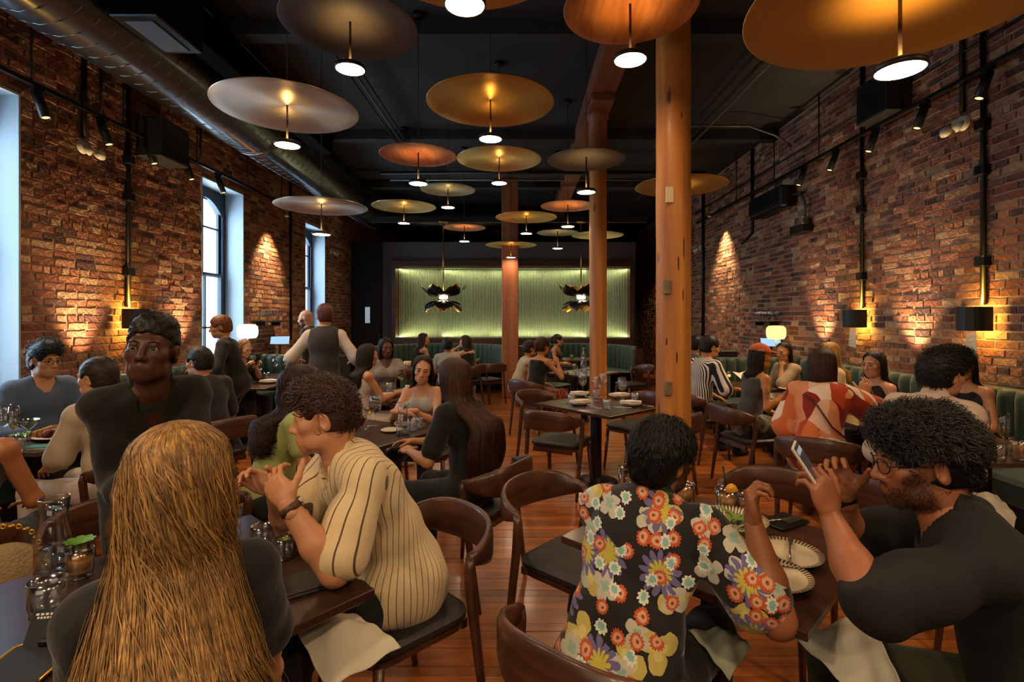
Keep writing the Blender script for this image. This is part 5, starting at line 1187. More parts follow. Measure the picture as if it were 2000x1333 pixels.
    for q, cu, nn in ((-1, curlL, hnL), (1, curlR, hnR)):
        if cu is None: continue
        y = hd[q]; z = V3(q*.35, 0, 1) if nn is None else (V3(*nn) if local else toL(V3(*nn)+loc)); z = nrm(z-y*(z@y)); x = np.cross(y, z)
        hs2 = s*(.9 if fem else 1.0)
        D, lo, X = field(hand_prims(-q, cu, thumb=thumb), .0042 if Y < 2.6 else .0055); Va, Qa = surfnet(D, lo, .0042 if Y < 2.6 else .0055); parts.append(((Va*hs2)@np.stack([x, y, z], 0)+wri[q], Qa))
    for i, (pp, rad, col) in enumerate(marks):
        q, t = pp; c = Sh[q]+(el[q]-Sh[q])*t; Vb = parts[0][0]; k = np.exp(-(np.linalg.norm(Vb-c, axis=1)/rad)**4); k *= .55+.45*np.sin(Vb[:, 0]*140)*np.sin(Vb[:, 2]*120+Vb[:, 1]*90)
        parts[0] = (parts[0][0], parts[0][1], 1-np.clip(k*1.4, 0, 1)[:, None]*(1-np.array(col)))
    finish('body', parts, skinmat(skin), root)
    # ---- eyes, brows, glasses
    hc = hair[1] if hair else '1a120c'
    if eyes:
        for q in (-1, 1):
            c = toW(V3(q*.0315, .0795, .0015)); me = MB().ell((0, 0, 0), (.0125*hs,)*3, 16, 12, Matrix.Rotation(R(-90), 3, 'X')).mesh('eye')
            co = np.array([vv.co[:] for vv in me.vertices]); yy = co[:, 1]/(.0125*hs); C = np.where((yy > .86)[:, None], V3(.02, .013, .008), V3(.30, .27, .24)); C = np.where((yy > .98)[:, None], V3(.004, .004, .004), C)
            a = me.color_attributes.new('Col', 'FLOAT_COLOR', 'POINT'); cc = np.ones((len(co), 4), np.float32); cc[:, :3] = C; a.data.foreach_set('color', cc.ravel())
            o = link('eye', me, mat('eyeball', (1, 1, 1), .12, attr='Col'), root, c); o.rotation_euler = Matrix(Mh.tolist()).to_euler()
            MB().tube([toW(V3(q*x, y, z)) for x, y, z in ((.013, .0925, .0215), (.03, .0945, .027), (.05, .0815, .021))], [.0034*hs, .0042*hs, .0018*hs], 6).obj('eyebrow', mat('brow_'+(brow or hc), brow or hc, .8), root)
    if glasses:
        g = MB()
        for q in (-1, 1):
            g.tube([toW(V3(q*.033+.024*math.cos(t), .106-.012*abs(math.cos(t))*(q*math.cos(t) > 0), .0+.019*math.sin(t))) for t in np.linspace(0, 2*math.pi, 21)], .0017, 6)
            g.tube([toW(V3(q*.057, .096, .004)), toW(V3(q*.079, .0, .004)), toW(V3(q*.08, -.015, -.004))], .0016, 6)
        g.tube([toW(V3(-.010, .108, .005)), toW(V3(0, .112, .007)), toW(V3(.010, .108, .005))], .0015, 6).obj('glasses', mat('glasses_frame', glasses, .3, .3), root)
    # ---- beard
    if beard:
        idx = np.where(bmask > .5)[0]; rgb_ = np.random.default_rng(5); idx = rgb_.choice(idx, min(len(idx), 900 if Y < 3 else 200), False); paths, sd_, ws_, cs_ = [], [], [], []
        for q in idx:
            p0 = Vh[q]; n_ = nrm(V3(p0[0]*.9, p0[1]-.01, (p0[2]+.05)*.5)); d_ = nrm(n_*.5+V3(0, -.1, -.9)+rgb_.normal(size=3)*.3); tt = np.linspace(0, 1, 4)[:, None]; paths.append(toW(p0+d_*tt*rgb_.uniform(.004, .009))); sd_.append(np.tile(Mh@V3(1, 0, 0), (4, 1))); ws_.append(.0008); cs_.append(np.ones(3)*rgb_.uniform(.5, 1.3))
        ribbons('beard', paths, ws_, cs_, hairmat(beard), root, sd_)
    # ---- hair
    F = dict(root=root, Hd=Hd, Mh=Mh, hs=hs, toW=toW, N=N, u2=u2, fw=fw, rt=rt, Cc=Cc, W=W, H=H, Sh=Sh, el=el, wri=wri, loc=loc, rz=rz, toL=toL, hd=hd, s=s, v=v, Y=Y, kn=kn, an=an, b=b, fem=fem)
    if hair: make_hair(F, *hair)
    # ---- clothes
    seed = int(px)
    for wi, g in enumerate(wear):
        kind, m = g[0], g[1]; o = g[2] if len(g) > 2 else {}; m = cloth(m) if isinstance(m, str) else m
        th = o.get('t', .012)
        if kind in ('shirt', 'top', 'dress', 'vest'):
            S = [p for p in P if p[6] in ('pelvis', 'belly', 'chest', 'bust')]
            sl = o.get('sleeve', 0 if kind == 'top' else .55)
            if sl > 0:
                S += [p for p in P if p[6] == 'trap' or p[6].startswith('sh')]
                for q in (-1, 1):
                    e = Sh[q]+(el[q]-Sh[q])*min(sl, 1); lo_ = o.get('loose', .006); S.append(seg(Sh[q], e, .050*B, (.043+lo_)*B, .025))
                    if sl > 1: S.append(seg(el[q], el[q]+(wri[q]-el[q])*(sl-1), (.043+lo_)*B, (.036+lo_)*B, .02))
            elif kind != 'top': S += [seg(N, N+(Sh[q]-N)*.62, .042*s, .04*s, .03) for q in (-1, 1)]
            if kind == 'top':
                for q in o.get('straps', ()): S.append(seg(Cc+rt*(q[0]*s)+u1*.09*s+fw*.075*s*b, N+rt*(q[1]*s)-u2*.01*s+fw*.015, .012, .012, .01)); S.append(seg(N+rt*(q[1]*s)-u2*.01*s+fw*.01, Cc+rt*(q[0]*s)+u1*.06*s-fw*.085*s*b, .012, .012, .01))
            if o.get('hem', 0) > .18: S.append(elp(H+V3(0, -.02, -.06)*s, V3(.158, .132, .12)*B, .05)); S += [seg(hp[q], hp[q]+(kn[q]-hp[q])*.22, .095*B, .09*B, .05) for q in (-1, 1)]
            if kind == 'dress' or o.get('skirt'): S += [p for p in P if p[6].startswith('th')]
            D, lo, X = field(S, v, th); D = D+wr(X, o.get('fold', .0055), seed+wi*5)
            hem = o.get('hem', .06)
            if kind != 'dress' and not o.get('skirt'): D = cut(D, X, H-u0*hem*s, -u0)
            if kind == 'top':
                top = Cc+u1*(o.get('top', .085))*s
                D2 = cut(D, X, top, u1)
                if o.get('straps'):
                    D3, lo3, X3 = field([p for p in S if p[6] == ''], v, .002, lo, X[0][0]*0+np.array([X[i][-1] for i in range(3)])); D3 = D3[:D.shape[0], :D.shape[1], :D.shape[2]]
                    if D3.shape == D2.shape: D2 = np.minimum(D2, D3)
                D = D2
            else:
                D = cut(D, X, N+u2*.06*s, u2); nk = o.get('neck', .05); Dn, _l, _x = field([seg(N-u2*.02*s+fw*.03*s, N+(Hd-N)*1.2+fw*.02*s, (.058 if not fem else .062)*s, .07*s, .02), seg(N-u2*nk*s+fw*.085*s, N+u2*.08*s+fw*.06*s, .018*s, .055*s, .02)], v, 0, lo, np.array([X[i][-1] for i in range(3)])); Dn = Dn[:D.shape[0], :D.shape[1], :D.shape[2]]; D = np.maximum(D[:Dn.shape[0], :Dn.shape[1], :Dn.shape[2]], -Dn)
            Vg, Qg = surfnet(D, lo, v); Vg = relax(Vg, Qg, 2); ob = finish(o.get('name', 'dress' if kind == 'dress' else kind), [(Vg, Qg)], m, root, True)
            if o.get('collar'):
                cm = o.get('cm', m); cm = cloth(cm) if isinstance(cm, str) else cm; D, lo, X = field([seg(N-u2*.03*s, N+(Hd-N)*.5, .078*s, .066*s, .02)], .007); D = cut(D, X, N+u2*o['collar']*.75*s-fw*.03*s, u2+fw*.85); D = cut(D, X, N-u2*.02*s-fw*.03*s, -(u2+fw*.85)); Dn, _l, _x = field([seg(N-u2*.1*s+fw*.10*s, N+u2*.06*s+fw*.09*s, .02*s, .04*s, .02)], .007, 0, lo, np.array([X[i][-1] for i in range(3)])); Dn = Dn[:D.shape[0], :D.shape[1], :D.shape[2]]; D = np.maximum(D, -Dn) if Dn.shape == D.shape else D; Vg, Qg = surfnet(D, lo, .007); Vg = relax(Vg, Qg, 3); finish('collar', [(Vg, Qg)], cm, ob, True)
        elif kind == 'trousers':
            S = [p for p in P if p[6] == 'pelvis' or p[6].startswith('th')]; ln = o.get('len', .92)
            for q in (-1, 1):
                if ln > 0: S.append(seg(kn[q], kn[q]+(an[q]-kn[q])*ln, .058*B, (.046+o.get('loose', 0))*B, .03))
                else: S = [p for p in S if p[6] != 'th%d' % q]+[seg(hp[q], hp[q]+(kn[q]-hp[q])*(1+ln), .09*B, .075*B, .04)]
            D, lo, X = field(S, v, .01); D = D+wr(X, .004, seed+2); D = cut(D, X, H+V3(0, 0, .10)*s, V3(0, -.35 if not stand else 0, 1)); Vg, Qg = surfnet(D, lo, v); Vg = relax(Vg, Qg, 1); finish('trousers', [(Vg, Qg)], m, root)
        elif kind == 'skirt':
            S = [p for p in P if p[6] == 'pelvis' or p[6].startswith('th')]+[seg(kn[-1]*.5+kn[1]*.5-V3(0, .05, 0), H, .09, .12, .06)]
            for q in (-1, 1): S.append(seg(kn[q], kn[q]+(an[q]-kn[q])*o.get('len', .5), .07, .085, .05))
            D, lo, X = field(S, v, .02); D = D+wr(X, .006, seed+2); D = cut(D, X, H+V3(0, 0, .12)*s, V3(0, -.35, 1)); Vg, Qg = surfnet(D, lo, v); finish('skirt', [(Vg, Qg)], m, root)
        elif kind == 'shoes':
            for q in (-1, 1):
                S = [seg(an[q]+V3(0, -.03, -.045), an[q]+V3(q*.01, .13, -.052), .036*s, .03*s, .03), seg(an[q]+V3(0, -.02, -.01), an[q]+V3(0, .03, -.03), .042*s, .036*s, .03)]
                D, lo, X = field(S, .01); D = cut(D, X, an[q]+V3(0, 0, .02), (0, 0, 1)); D = cut(D, X, (0, 0, an[q][2]-.083), (0, 0, -1)); Vg, Qg = surfnet(D, lo, .01); finish('shoe', [(Vg, Qg)], m, root)
        elif kind == 'watch':
            q = o['q']; d = nrm(wri[q]-el[q]); c = wri[q]-d*.018; MB().tube([c-d*.012, c+d*.012], o.get('r', .0335)*s, 20).obj(o.get('name', 'wristwatch'), m, root)
            if o.get('face'): z = V3(*o['face']); z = nrm(z-d*(z@d)); MB().tube([c+z*.03*s, c+z*.039*s], .017, 16).obj('watch_face', M_silverw, root)
        elif kind == 'apron':
            D, lo, X = field([p for p in P if p[6] in ('pelvis',) or p[6].startswith('th')], v, .02); D = cut(D, X, H, V3(0, -1, 0)); Vg, Qg = surfnet(D, lo, v); finish('apron', [(Vg, Qg)], m, root)
    PEOPLE.append(F); return F
def make_hair(F, style, col, o=None):
    o = o or {}; root, toW, hs, Hd, Mh = F['root'], F['toW'], F['hs'], F['Hd'], F['Mh']; m = hairmat(col); Y = F['Y']; rg = np.random.default_rng(int(abs(F['loc'][0])*1000)+3)
    hv = .0055 if Y < 2.6 else (.0075 if Y < 5 else .010)
    t = o.get('t', .012)
    if style in ('short', 'curly', 'buzz', 'cap', 'tied'):
        P = [elp((0, -.016, .034), (.0745, .094, .086)), elp((0, -.05, -.03), (.06, .052, .06), .03)]
        if style in ('curly', 'short') and o.get('top', .0): P.append(elp((0, o.get('ty', .02), .095), (.06, .075, .03+o['top']), .03))
        if style == 'curly':
            for k in range(150):
                u = rg.normal(size=3); u[2] = abs(u[2])*.8-.15; u /= np.linalg.norm(u); 
                if u[1] > .55 and u[2] < .35: continue
                P.append(elp(V3(0, -.014, .036)+u*V3(.08, .1, .092)*1.02, V3(1, 1, 1)*rg.uniform(.008, .016), .006))
        D, lo, X = field(P, hv, t)
        # keep the face, ears and nape clear
        x = X[0][:, None, None]; y = X[1][None, :, None]; z = X[2][None, None, :]
        hl = o.get('line', .062); k0 = np.sqrt((x/.074)**2+((y-.10)/.083)**2+((z-(hl-.125))/.125)**2)
        D = np.maximum(D, (1-k0)*.05) if not o.get('straight') else np.maximum(D, np.minimum(y-.034-.12*np.maximum(z-.03, 0), hl-.25*np.abs(x)**2/.06-z)); ear = np.sqrt(((np.abs(x)-.085)/.03)**2+((y-.012)/.034)**2+((z+.02)/.048)**2); D = np.maximum(D, (1-ear)*.03)
        D = np.maximum(D, -(z+o.get('nape', .075)+.0*y)); side = np.maximum(-(z+.028), y-.052); D = np.maximum(D, np.minimum(y-.028, -z-.0)*1.0) if not o.get('side') else D
        D = D+o.get('rough', .0007)*np.sin(95*x+20*y)*np.sin(80*y+60*z)+.0015*np.sin(160*x+9)*np.sin(140*z)
        Vh, Qh = surfnet(D, lo, hv); finish('hair', [(toW(Vh), Qh, np.tile((.85, .85, .85), (len(Vh), 1)))], m, root)
        n = o.get('strands', 0)
        if n:
            c0_ = V3(0, -.016, .034); e_ = (Vh-c0_)/V3(.0745, .094, .086); ok = np.linalg.norm(e_, axis=1) > 1+t*.55/.085; ok &= ~((np.abs(Vh[:, 0]) > .055) & (Vh[:, 2] < .03) & (Vh[:, 1] > -.065)); cand = Vh[ok]
            rts = cand[rg.integers(len(cand), size=n)]+rg.normal(size=(n, 3))*.002; u = (rts-c0_)/V3(.0745, .094, .086)**2; u /= np.linalg.norm(u, axis=1, keepdims=True)
            paths, side, cols, ws = [], [], [], []; cu = o.get('curl', 0)
            for d, p0 in zip(u, rts):
                p0 = p0-d*.002; fl = np.array(o.get('flow', (0, -.5, -.6)))+rg.normal(size=3)*.35; fl = fl-d*(fl@d); fl = nrm(fl); L = o.get('len', .04)*rg.uniform(.6, 1.3); k = 6; tt = np.linspace(0, 1, k)[:, None]
                pr = rg.uniform(.25, 1)*o.get('lift', .35); ph = rg.uniform(0, 6.28); q = np.cross(d, fl)
                P_ = p0+fl*L*tt+d*(L*pr*np.sin(tt*2.6)-.01*tt**2*(1-cu))+(q*np.sin(tt*5+ph)+d*np.cos(tt*5+ph)*.6)*cu*.012*tt
                paths.append(toW(P_)); side.append(np.tile(Mh@q, (k, 1))); ws.append(rg.uniform(.0012, .0028)*hs*o.get('w', 1)); cols.append(np.ones(3)*rg.uniform(.5, 1.9))
            ribbons('hair_strands', paths, ws, cols, m, root, side)
        if style == 'tied':
            b = toW(V3(0, -.115, .03)); D, lo, X = field([elp(b, V3(.045, .04, .045)), elp(b-V3(0, .02, .05), V3(.03, .025, .07), .03)], hv); Vh, Qh = surfnet(D, lo, hv); finish('hair_bun', [(Vh, Qh)], m, root)
    else:                                                                 # long hair: rows of a lofted fall, then loose strands over it
        yaw = o.get('yaw', 0); fwd = Mh@V3(0, 1, 0); fwd[2] = 0; fwd = nrm(fwd); fwd = rot(fwd, (0, 0, 1), yaw); rt = V3(fwd[1], -fwd[0], 0)
        end = o['end']; we = o.get('w', .15); N, u2, Cc, W = F['N'], F['u2'], F['Cc'], F['W']; bk = o.get('back', .135)
        def sp(z):
            pts = [Hd, N, Cc, W]; 
            for a, b_ in zip(pts[:-1], pts[1:]):
                if z >= b_[2]: q = (a[2]-z)/max(a[2]-b_[2], 1e-6); return a+(b_-a)*q
            return W
        pm = o.get('open', 104); rows = []; vol = o.get('vol', 1.0)
        bk *= max(.1, min(1, (Hd[2]-.13*hs-end)/.28))
        for dz, a, b_, ph in ((.1285, .001, .001, 180), (.127, .020, .024, 180), (.118, .046, .055, 180), (.095, .068, .084, 178), (.078, .077, .096, 150), (.05, .083, .105, pm+8), (.015, .0875, .110, pm), (-.035, .089, .110, pm), (-.085, .088, .10, pm+2), (-.13, .088, .088, pm+6)):
            g = 1 if dz > .1 else vol; c = Hd+V3(0, 0, dz*hs)-fwd*.014*hs*(1 if dz > -.05 else 2.2); rows.append((c, a*hs*g, b_*hs*g, ph))
        z0 = Hd[2]-.13*hs; n = 7
        for k in range(1, n+1):
            u = k/n; z = z0+(end-z0)*u; c0 = sp(z); c = V3(c0[0], c0[1], z); tb = fwd*(-bk*min(1, u*5)*(1-.42*max(0, u-.35)/.65)*F['s']); cc = lerp(Hd-fwd*.03, c+tb, min(1, u*3.6)); c = V3(cc[0], cc[1], z)
            rows.append((c, lerp(.088*hs, we, min(1, u*1.4))*(1-.12*max(0, u-.8)*5), lerp(.088*hs, o.get('d', .06), min(1, u*2)), lerp(pm+6, o.get('open2', 100), u)))
        nc = 25
        def pt(row, f, rad=1.0):
            c, a, b_, ph = row; t_ = R(ph)*f; return c+rt*(a*rad*math.sin(t_))-fwd*(b_*rad*math.cos(t_))
        V = []; Cq = []
        for rad in (1.0, .86):
            for ri, row in enumerate(rows):
                for k in range(nc): f = -1+2*k/(nc-1); V.append(pt(row, f, rad*(1+.012*math.sin(k*2.3+ri*.4)))); Cq.append(o.get('base', .75))
        nr = len(rows); Q = []
        for i in range(nr-1):
            for k in range(nc-1): Q.append((i*nc+k, (i+1)*nc+k, (i+1)*nc+k+1, i*nc+k+1)); q = nr*nc; Q.append((q+i*nc+k, q+i*nc+k+1, q+(i+1)*nc+k+1, q+(i+1)*nc+k))
        Q = np.array(Q); finish('hair', [(np.array(V), Q, np.tile(np.array(Cq)[:, None], (1, 3)))], m, root)
        ns = o.get('strands', 260 if Y > 4 else 500); paths, side, ws, cols = [], [], [], []; wv = o.get('wave', .006); Rr = np.array([[*r_[0], r_[1], r_[2], r_[3]] for r_ in rows]); K = o.get('pts', 16)
        tip = o.get('tip', (.82, 1.06))
        fz = o.get('frizz', 0)
        for i in range(ns):
            wv = o.get('wave', .006)*(1 if rg.random() > fz else rg.uniform(1.5, 4)); f = rg.uniform(-1, 1); u1_ = rg.uniform(*tip); u0_ = rg.uniform(0, .12) if rg.random() < .7 else rg.uniform(.1, .5); uu = np.linspace(u0_, u1_, K)*(nr-1); j = np.clip(uu.astype(int), 0, nr-2); fr = (uu-j)[:, None]
            row = Rr[j]*(1-fr)+Rr[j+1]*fr; ph = rg.uniform(0, 6.28); fq = rg.uniform(.6, 1.4)*o.get('freq', 5); gr = np.linspace(0, 1, K); rad = 1.0+rg.uniform(-.02, .05)+.03*gr*rg.uniform(-1, 2)
            fj = f+rg.normal()*.028*gr; an_ = np.radians(row[:, 5])*fj; wvx = wv*np.sin(gr*fq*2+ph)*(.15+gr*1.2)
            P_ = row[:, :3]+rt*((row[:, 3]*rad*np.sin(an_))[:, None])-fwd*((row[:, 4]*rad*np.cos(an_))[:, None]); sd = rt*np.cos(an_)[:, None]+fwd*np.sin(an_)[:, None]
            P_ = P_+sd*wvx[:, None]-(fwd*np.cos(an_)[:, None]-rt*np.sin(an_)[:, None])*(wv*.7*np.cos(gr*fq*2+ph)*gr)[:, None]
            paths.append(P_); side.append(sd); ws.append(rg.uniform(.0012, .0034)*o.get('sw', 1.0)); k = rg.uniform(.55, 1.5); tn = o.get('tones'); cols.append(np.ones(3)*k if tn is None else np.array(tn[rg.integers(len(tn))])*k)
        ribbons('hair_strands', paths, ws, cols, m, root, side)
# ------------------------------------------------------------------ printed and striped cloth
def nodes_of(m): return m.node_tree.nodes, m.node_tree.links
class NB:
    def __init__(s, m): s.N, s.L = nodes_of(m)
    def m(s, op, *a, clamp=False):
        n = s.N.new('ShaderNodeMath'); n.operation = op; n.use_clamp = clamp
        for i, v in enumerate(a):
            if isinstance(v, (int, float)): n.inputs[i].default_value = v
            else: s.L.new(v, n.inputs[i])
        return n.outputs[0]
    def mix(s, f, a, b):
        n = s.N.new('ShaderNodeMix'); n.data_type = 'RGBA'
        s.L.new(f, n.inputs[0]) if not isinstance(f, float) else setattr(n.inputs[0], 'default_value', f)
        for v, i in ((a, 6), (b, 7)):
            if isinstance(v, tuple): n.inputs[i].default_value = (*v, 1)
            else: s.L.new(v, n.inputs[i])
        return n.outputs[2]
    def xyz(s):
        t = s.N.new('ShaderNodeTexCoord'); q = s.N.new('ShaderNodeSeparateXYZ'); s.L.new(t.outputs['Object'], q.inputs[0]); return q.outputs
def floral():
    m = cloth('1c1714', .8, .2); m = m.copy(); m.name = 'floral_print'; B = NB(m); x, y, z = B.xyz(); col = srgb('1a1512')
    nz = B.N.new('ShaderNodeTexNoise'); nz.inputs['Scale'].default_value = 26; nz.inputs['Detail'].default_value = 3; tc_ = B.N.new('ShaderNodeTexCoord'); B.L.new(tc_.outputs['Object'], nz.inputs['Vector']); sc_ = B.N.new('ShaderNodeSeparateColor'); B.L.new(nz.outputs['Color'], sc_.inputs[0])
    u0 = B.m('ADD', B.m('ADD', x, B.m('MULTIPLY', y, .35)), B.m('MULTIPLY', sc_.outputs[0], .022)); w0 = B.m('ADD', B.m('ADD', z, B.m('MULTIPLY', y, .2)), B.m('MULTIPLY', sc_.outputs[1], .022))
    def layer(col, scale, off, thr, n, r0, amp, c1, c2, rc, sharp=1, c3=None):
        cb = B.N.new('ShaderNodeCombineXYZ'); B.L.new(B.m('ADD', B.m('MULTIPLY', u0, scale), off), cb.inputs[0]); B.L.new(B.m('ADD', B.m('MULTIPLY', w0, scale), off*.7), cb.inputs[1])
        v = B.N.new('ShaderNodeTexVoronoi'); v.voronoi_dimensions = '2D'; v.inputs['Scale'].default_value = 1; v.inputs['Randomness'].default_value = .75; B.L.new(cb.outputs[0], v.inputs['Vector'])
        sb = B.N.new('ShaderNodeVectorMath'); sb.operation = 'SUBTRACT'; B.L.new(cb.outputs[0], sb.inputs[0]); B.L.new(v.outputs['Position'], sb.inputs[1])
        q = B.N.new('ShaderNodeSeparateXYZ'); B.L.new(sb.outputs[0], q.inputs[0]); c = B.N.new('ShaderNodeSeparateColor'); B.L.new(v.outputs['Color'], c.inputs[0])
        an = B.m('ADD', B.m('ARCTAN2', q.outputs[1], q.outputs[0]), B.m('MULTIPLY', c.outputs[0], 6.28)); rad = B.m('SQRT', B.m('ADD', B.m('POWER', B.m('ABSOLUTE', q.outputs[0]), 2.), B.m('POWER', B.m('ABSOLUTE', q.outputs[1]), 2.)))
        pet = B.m('MULTIPLY', r0, B.m('ADD', 1-amp, B.m('MULTIPLY', amp, B.m('POWER', B.m('ABSOLUTE', B.m('COSINE', B.m('MULTIPLY', an, n/2))), sharp))))
        gate = B.m('GREATER_THAN', c.outputs[1], thr); mk = B.m('MULTIPLY', B.m('LESS_THAN', rad, pet), gate); col = B.mix(mk, col, c1)
        if rc: 
            mk2 = B.m('MULTIPLY', B.m('LESS_THAN', rad, B.m('MULTIPLY', pet, rc)), gate); col = B.mix(mk2, col, c2)
            if c3: col = B.mix(B.m('MULTIPLY', B.m('LESS_THAN', rad, r0*rc*.35), gate), col, c3)
        return col
    col = layer(col, 8.0, 3.1, .5, 3, .46, .62, srgb('b5a658'), srgb('c8ba70'), .5, .8)
    col = layer(col, 10.0, 7.7, .55, 4, .44, .55, srgb('b5b09c'), srgb('8aa89a'), .38, .8)
    col = layer(col, 7.5, 1.3, .55, 13, .5, .55, srgb('655c86'), srgb('b8ab40'), .56, .7)
    col = layer(col, 19, 5.9, .55, 15, .44, .22, srgb('b84e28'), srgb('c69c78'), .62, 1, srgb('9a3420'))
    col = layer(col, 20, 9.2, .75, 9, .40, .3, srgb('d6d2c0'), srgb('82b0a4'), .6)
    B.L.new(col, B.N['Principled BSDF'].inputs['Base Color']); return m
def stripes(name, base, line, pitch, duty, rad=.16, soft=False):
    m = cloth(base).copy(); m.name = name; B = NB(m); x, y, z = B.xyz(); a = B.m('MULTIPLY', B.m('ARCTAN2', x, B.m('ADD', y, .02)), rad/pitch); f = B.m('FRACT', B.m('ADD', a, 50.)); k = B.m('LESS_THAN', f, duty)
    B.L.new(B.mix(k, srgb(base), srgb(line)), B.N['Principled BSDF'].inputs['Base Color']); return m
def blocks(name, cols, scale, base='aa5533'):
    m = cloth(base).copy(); m.name = name; B = NB(m); t = B.N.new('ShaderNodeTexCoord'); mp = B.N.new('ShaderNodeMapping'); mp.inputs['Rotation'].default_value = (.4, .9, .5); mp.inputs['Scale'].default_value = (1, 1.5, .7); B.L.new(t.outputs['Object'], mp.inputs[0])
    n = B.N.new('ShaderNodeTexNoise'); n.inputs['Scale'].default_value = 4; B.L.new(mp.outputs[0], n.inputs['Vector']); ad = B.N.new('ShaderNodeVectorMath'); ad.operation = 'MULTIPLY_ADD'; B.L.new(n.outputs['Color'], ad.inputs[0]); ad.inputs[1].default_value = (.12,)*3; B.L.new(mp.outputs[0], ad.inputs[2])
    v = B.N.new('ShaderNodeTexVoronoi'); v.inputs['Scale'].default_value = scale; B.L.new(ad.outputs[0], v.inputs['Vector']); c = B.N.new('ShaderNodeSeparateColor'); B.L.new(v.outputs['Color'], c.inputs[0])
    r = B.N.new('ShaderNodeValToRGB'); r.color_ramp.interpolation = 'CONSTANT'; B.L.new(c.outputs[0], r.inputs[0]); e = r.color_ramp.elements
    while len(e) < len(cols): e.new(.5)
    for i, q in enumerate(cols): e[i].position = i/len(cols); e[i].color = (*srgb(q), 1)
    B.L.new(r.outputs[0], B.N['Principled BSDF'].inputs['Base Color']); return m
M_floral = floral(); M_knit = stripes('striped_knit', 'd6bf94', '5a4630', .017, .11); M_bw = stripes('black_white_stripes', 'd8cdc0', '1c1818', .030, .5)
M_print = blocks('orange_print', ['b8431c', 'd06a34', 'e2b494', '8a2414', 'd88a5c', 'ecd2b8', 'a03418'], 9.0); M_camo = blocks('camouflage_print', ['3a3a2a', '6a6450', '201e18', '8a8468', '4a4634'], 16); M_redp = blocks('red_patterned_cloth', ['5a1c14', '8a3a28', '3a100c', '7a2a1c', 'a05a40'], 24)
M_ruch = mat('ruched_white', 'cfc3ba', .8, bump=.8, bs=14, stretch=(.4, .4, 6), bdist=.01); M_open = mat('openwork_black_knit', '0d0b0a', .85, bump=.5, bs=260, var=.3, vs=300, bdist=.003)
def seat_for(F, label, da=0, back=.0):
    a = math.degrees(F['rz'])+90+da; chair(F['loc'][0]-back*math.cos(R(a)), F['loc'][1]-back*math.sin(R(a)), a, label)
def drape(name, label, cat, pts, m, sag=.02, n=14, th=.003):
    """soft cloth over four corner points"""
    A, B_, C, D = [Vector(p) for p in pts]; c0 = (A+B_+C+D)/4; t = thing(name, label, cat, tuple(c0)); V = []
    for i in range(n+1):
        for j in range(n+1):
            u, w = i/n, j/n; p = (A*(1-u)+B_*u)*(1-w)+(D*(1-u)+C*u)*w; p = p+Vector((0, 0, sag*math.sin(u*3.14)*math.sin(w*3.14)+.006*math.sin(u*11+w*5)+.004*math.sin(w*17))); V.append(p-c0)
    F = [(i*(n+1)+j, (i+1)*(n+1)+j, (i+1)*(n+1)+j+1, i*(n+1)+j+1) for i in range(n) for j in range(n)]; k = len(V); V2 = V+[p-Vector((0, 0, th)) for p in V]; F2 = F+[tuple(q+k for q in f[::-1]) for f in F]
    MB().add(V2, F2, True).obj('cloth', m, t); b = MB(); b.tube([V[j]+Vector((0, 0, -th/2)) for j in range(n+1)], th*.9, 6); b.tube([V[n*(n+1)+j]+Vector((0, 0, -th/2)) for j in range(n+1)], th*.9, 6); b.obj('hem', m, t); return t
# ------------------------------------------------------------------ the four nearest guests and the waiter
P = person
waiter = P('waiter in a black shirt with rolled sleeves leaning forward, looking towards the camera', (297, 684, 1.92), -40, 28, 14, 9, 0, 1.0, False, .88, (-32, -6, -4), True, hR=px3(236, 985, 1.72), hL=px3(385, 1000, 1.80), hdR=(-.1, -.3, -.9), skin='4a2a1a',
  hair=('short', '0c0908', dict(t=.008, top=.012, ty=-.01, line=.060, straight=1, rough=.0004, strands=1400, len=.007, lift=.8, nape=.05)), wear=(('shirt', '17140f', dict(sleeve=1.45, collar=.085, neck=.11, loose=.012, fold=.010, hem=.14)), ('trousers', '1c201e'), ('shoes', '0c0a09')), poleR=(-.25, -.8, -.4), poleL=(-.2, -.8, -.3))
blonde = P('woman with very long blonde hair in a black t-shirt, seen from behind at lower left', (350, 940, 1.02), 124, 3, 6, -5, 0, .97, True, .86, (-24, 6, 0), skin='b98a68', eyes=False, curlL=None, curlR=None, hL=(-.13, .30, .62), hR=(.17, .32, .60), poleL=(-.15, -.5, -.8), poleR=(.3, -.5, -.8), local=True,
  hair=('long', '86693f', dict(frizz=.12, end=.70, w=.16, d=.06, open=118, open2=98, yaw=20, strands=5200, wave=.011, freq=6, vol=1.06, back=.18, base=.42, sw=.6, pts=20, tip=(.78, 1.03), tones=((.85, .72, .55), (1.05, .95, .8), (1.3, 1.2, 1.0), (.7, .55, .4)))), wear=(('shirt', '1c1916', dict(sleeve=.72, loose=.018, hem=.05)), ('trousers', '17171a')))
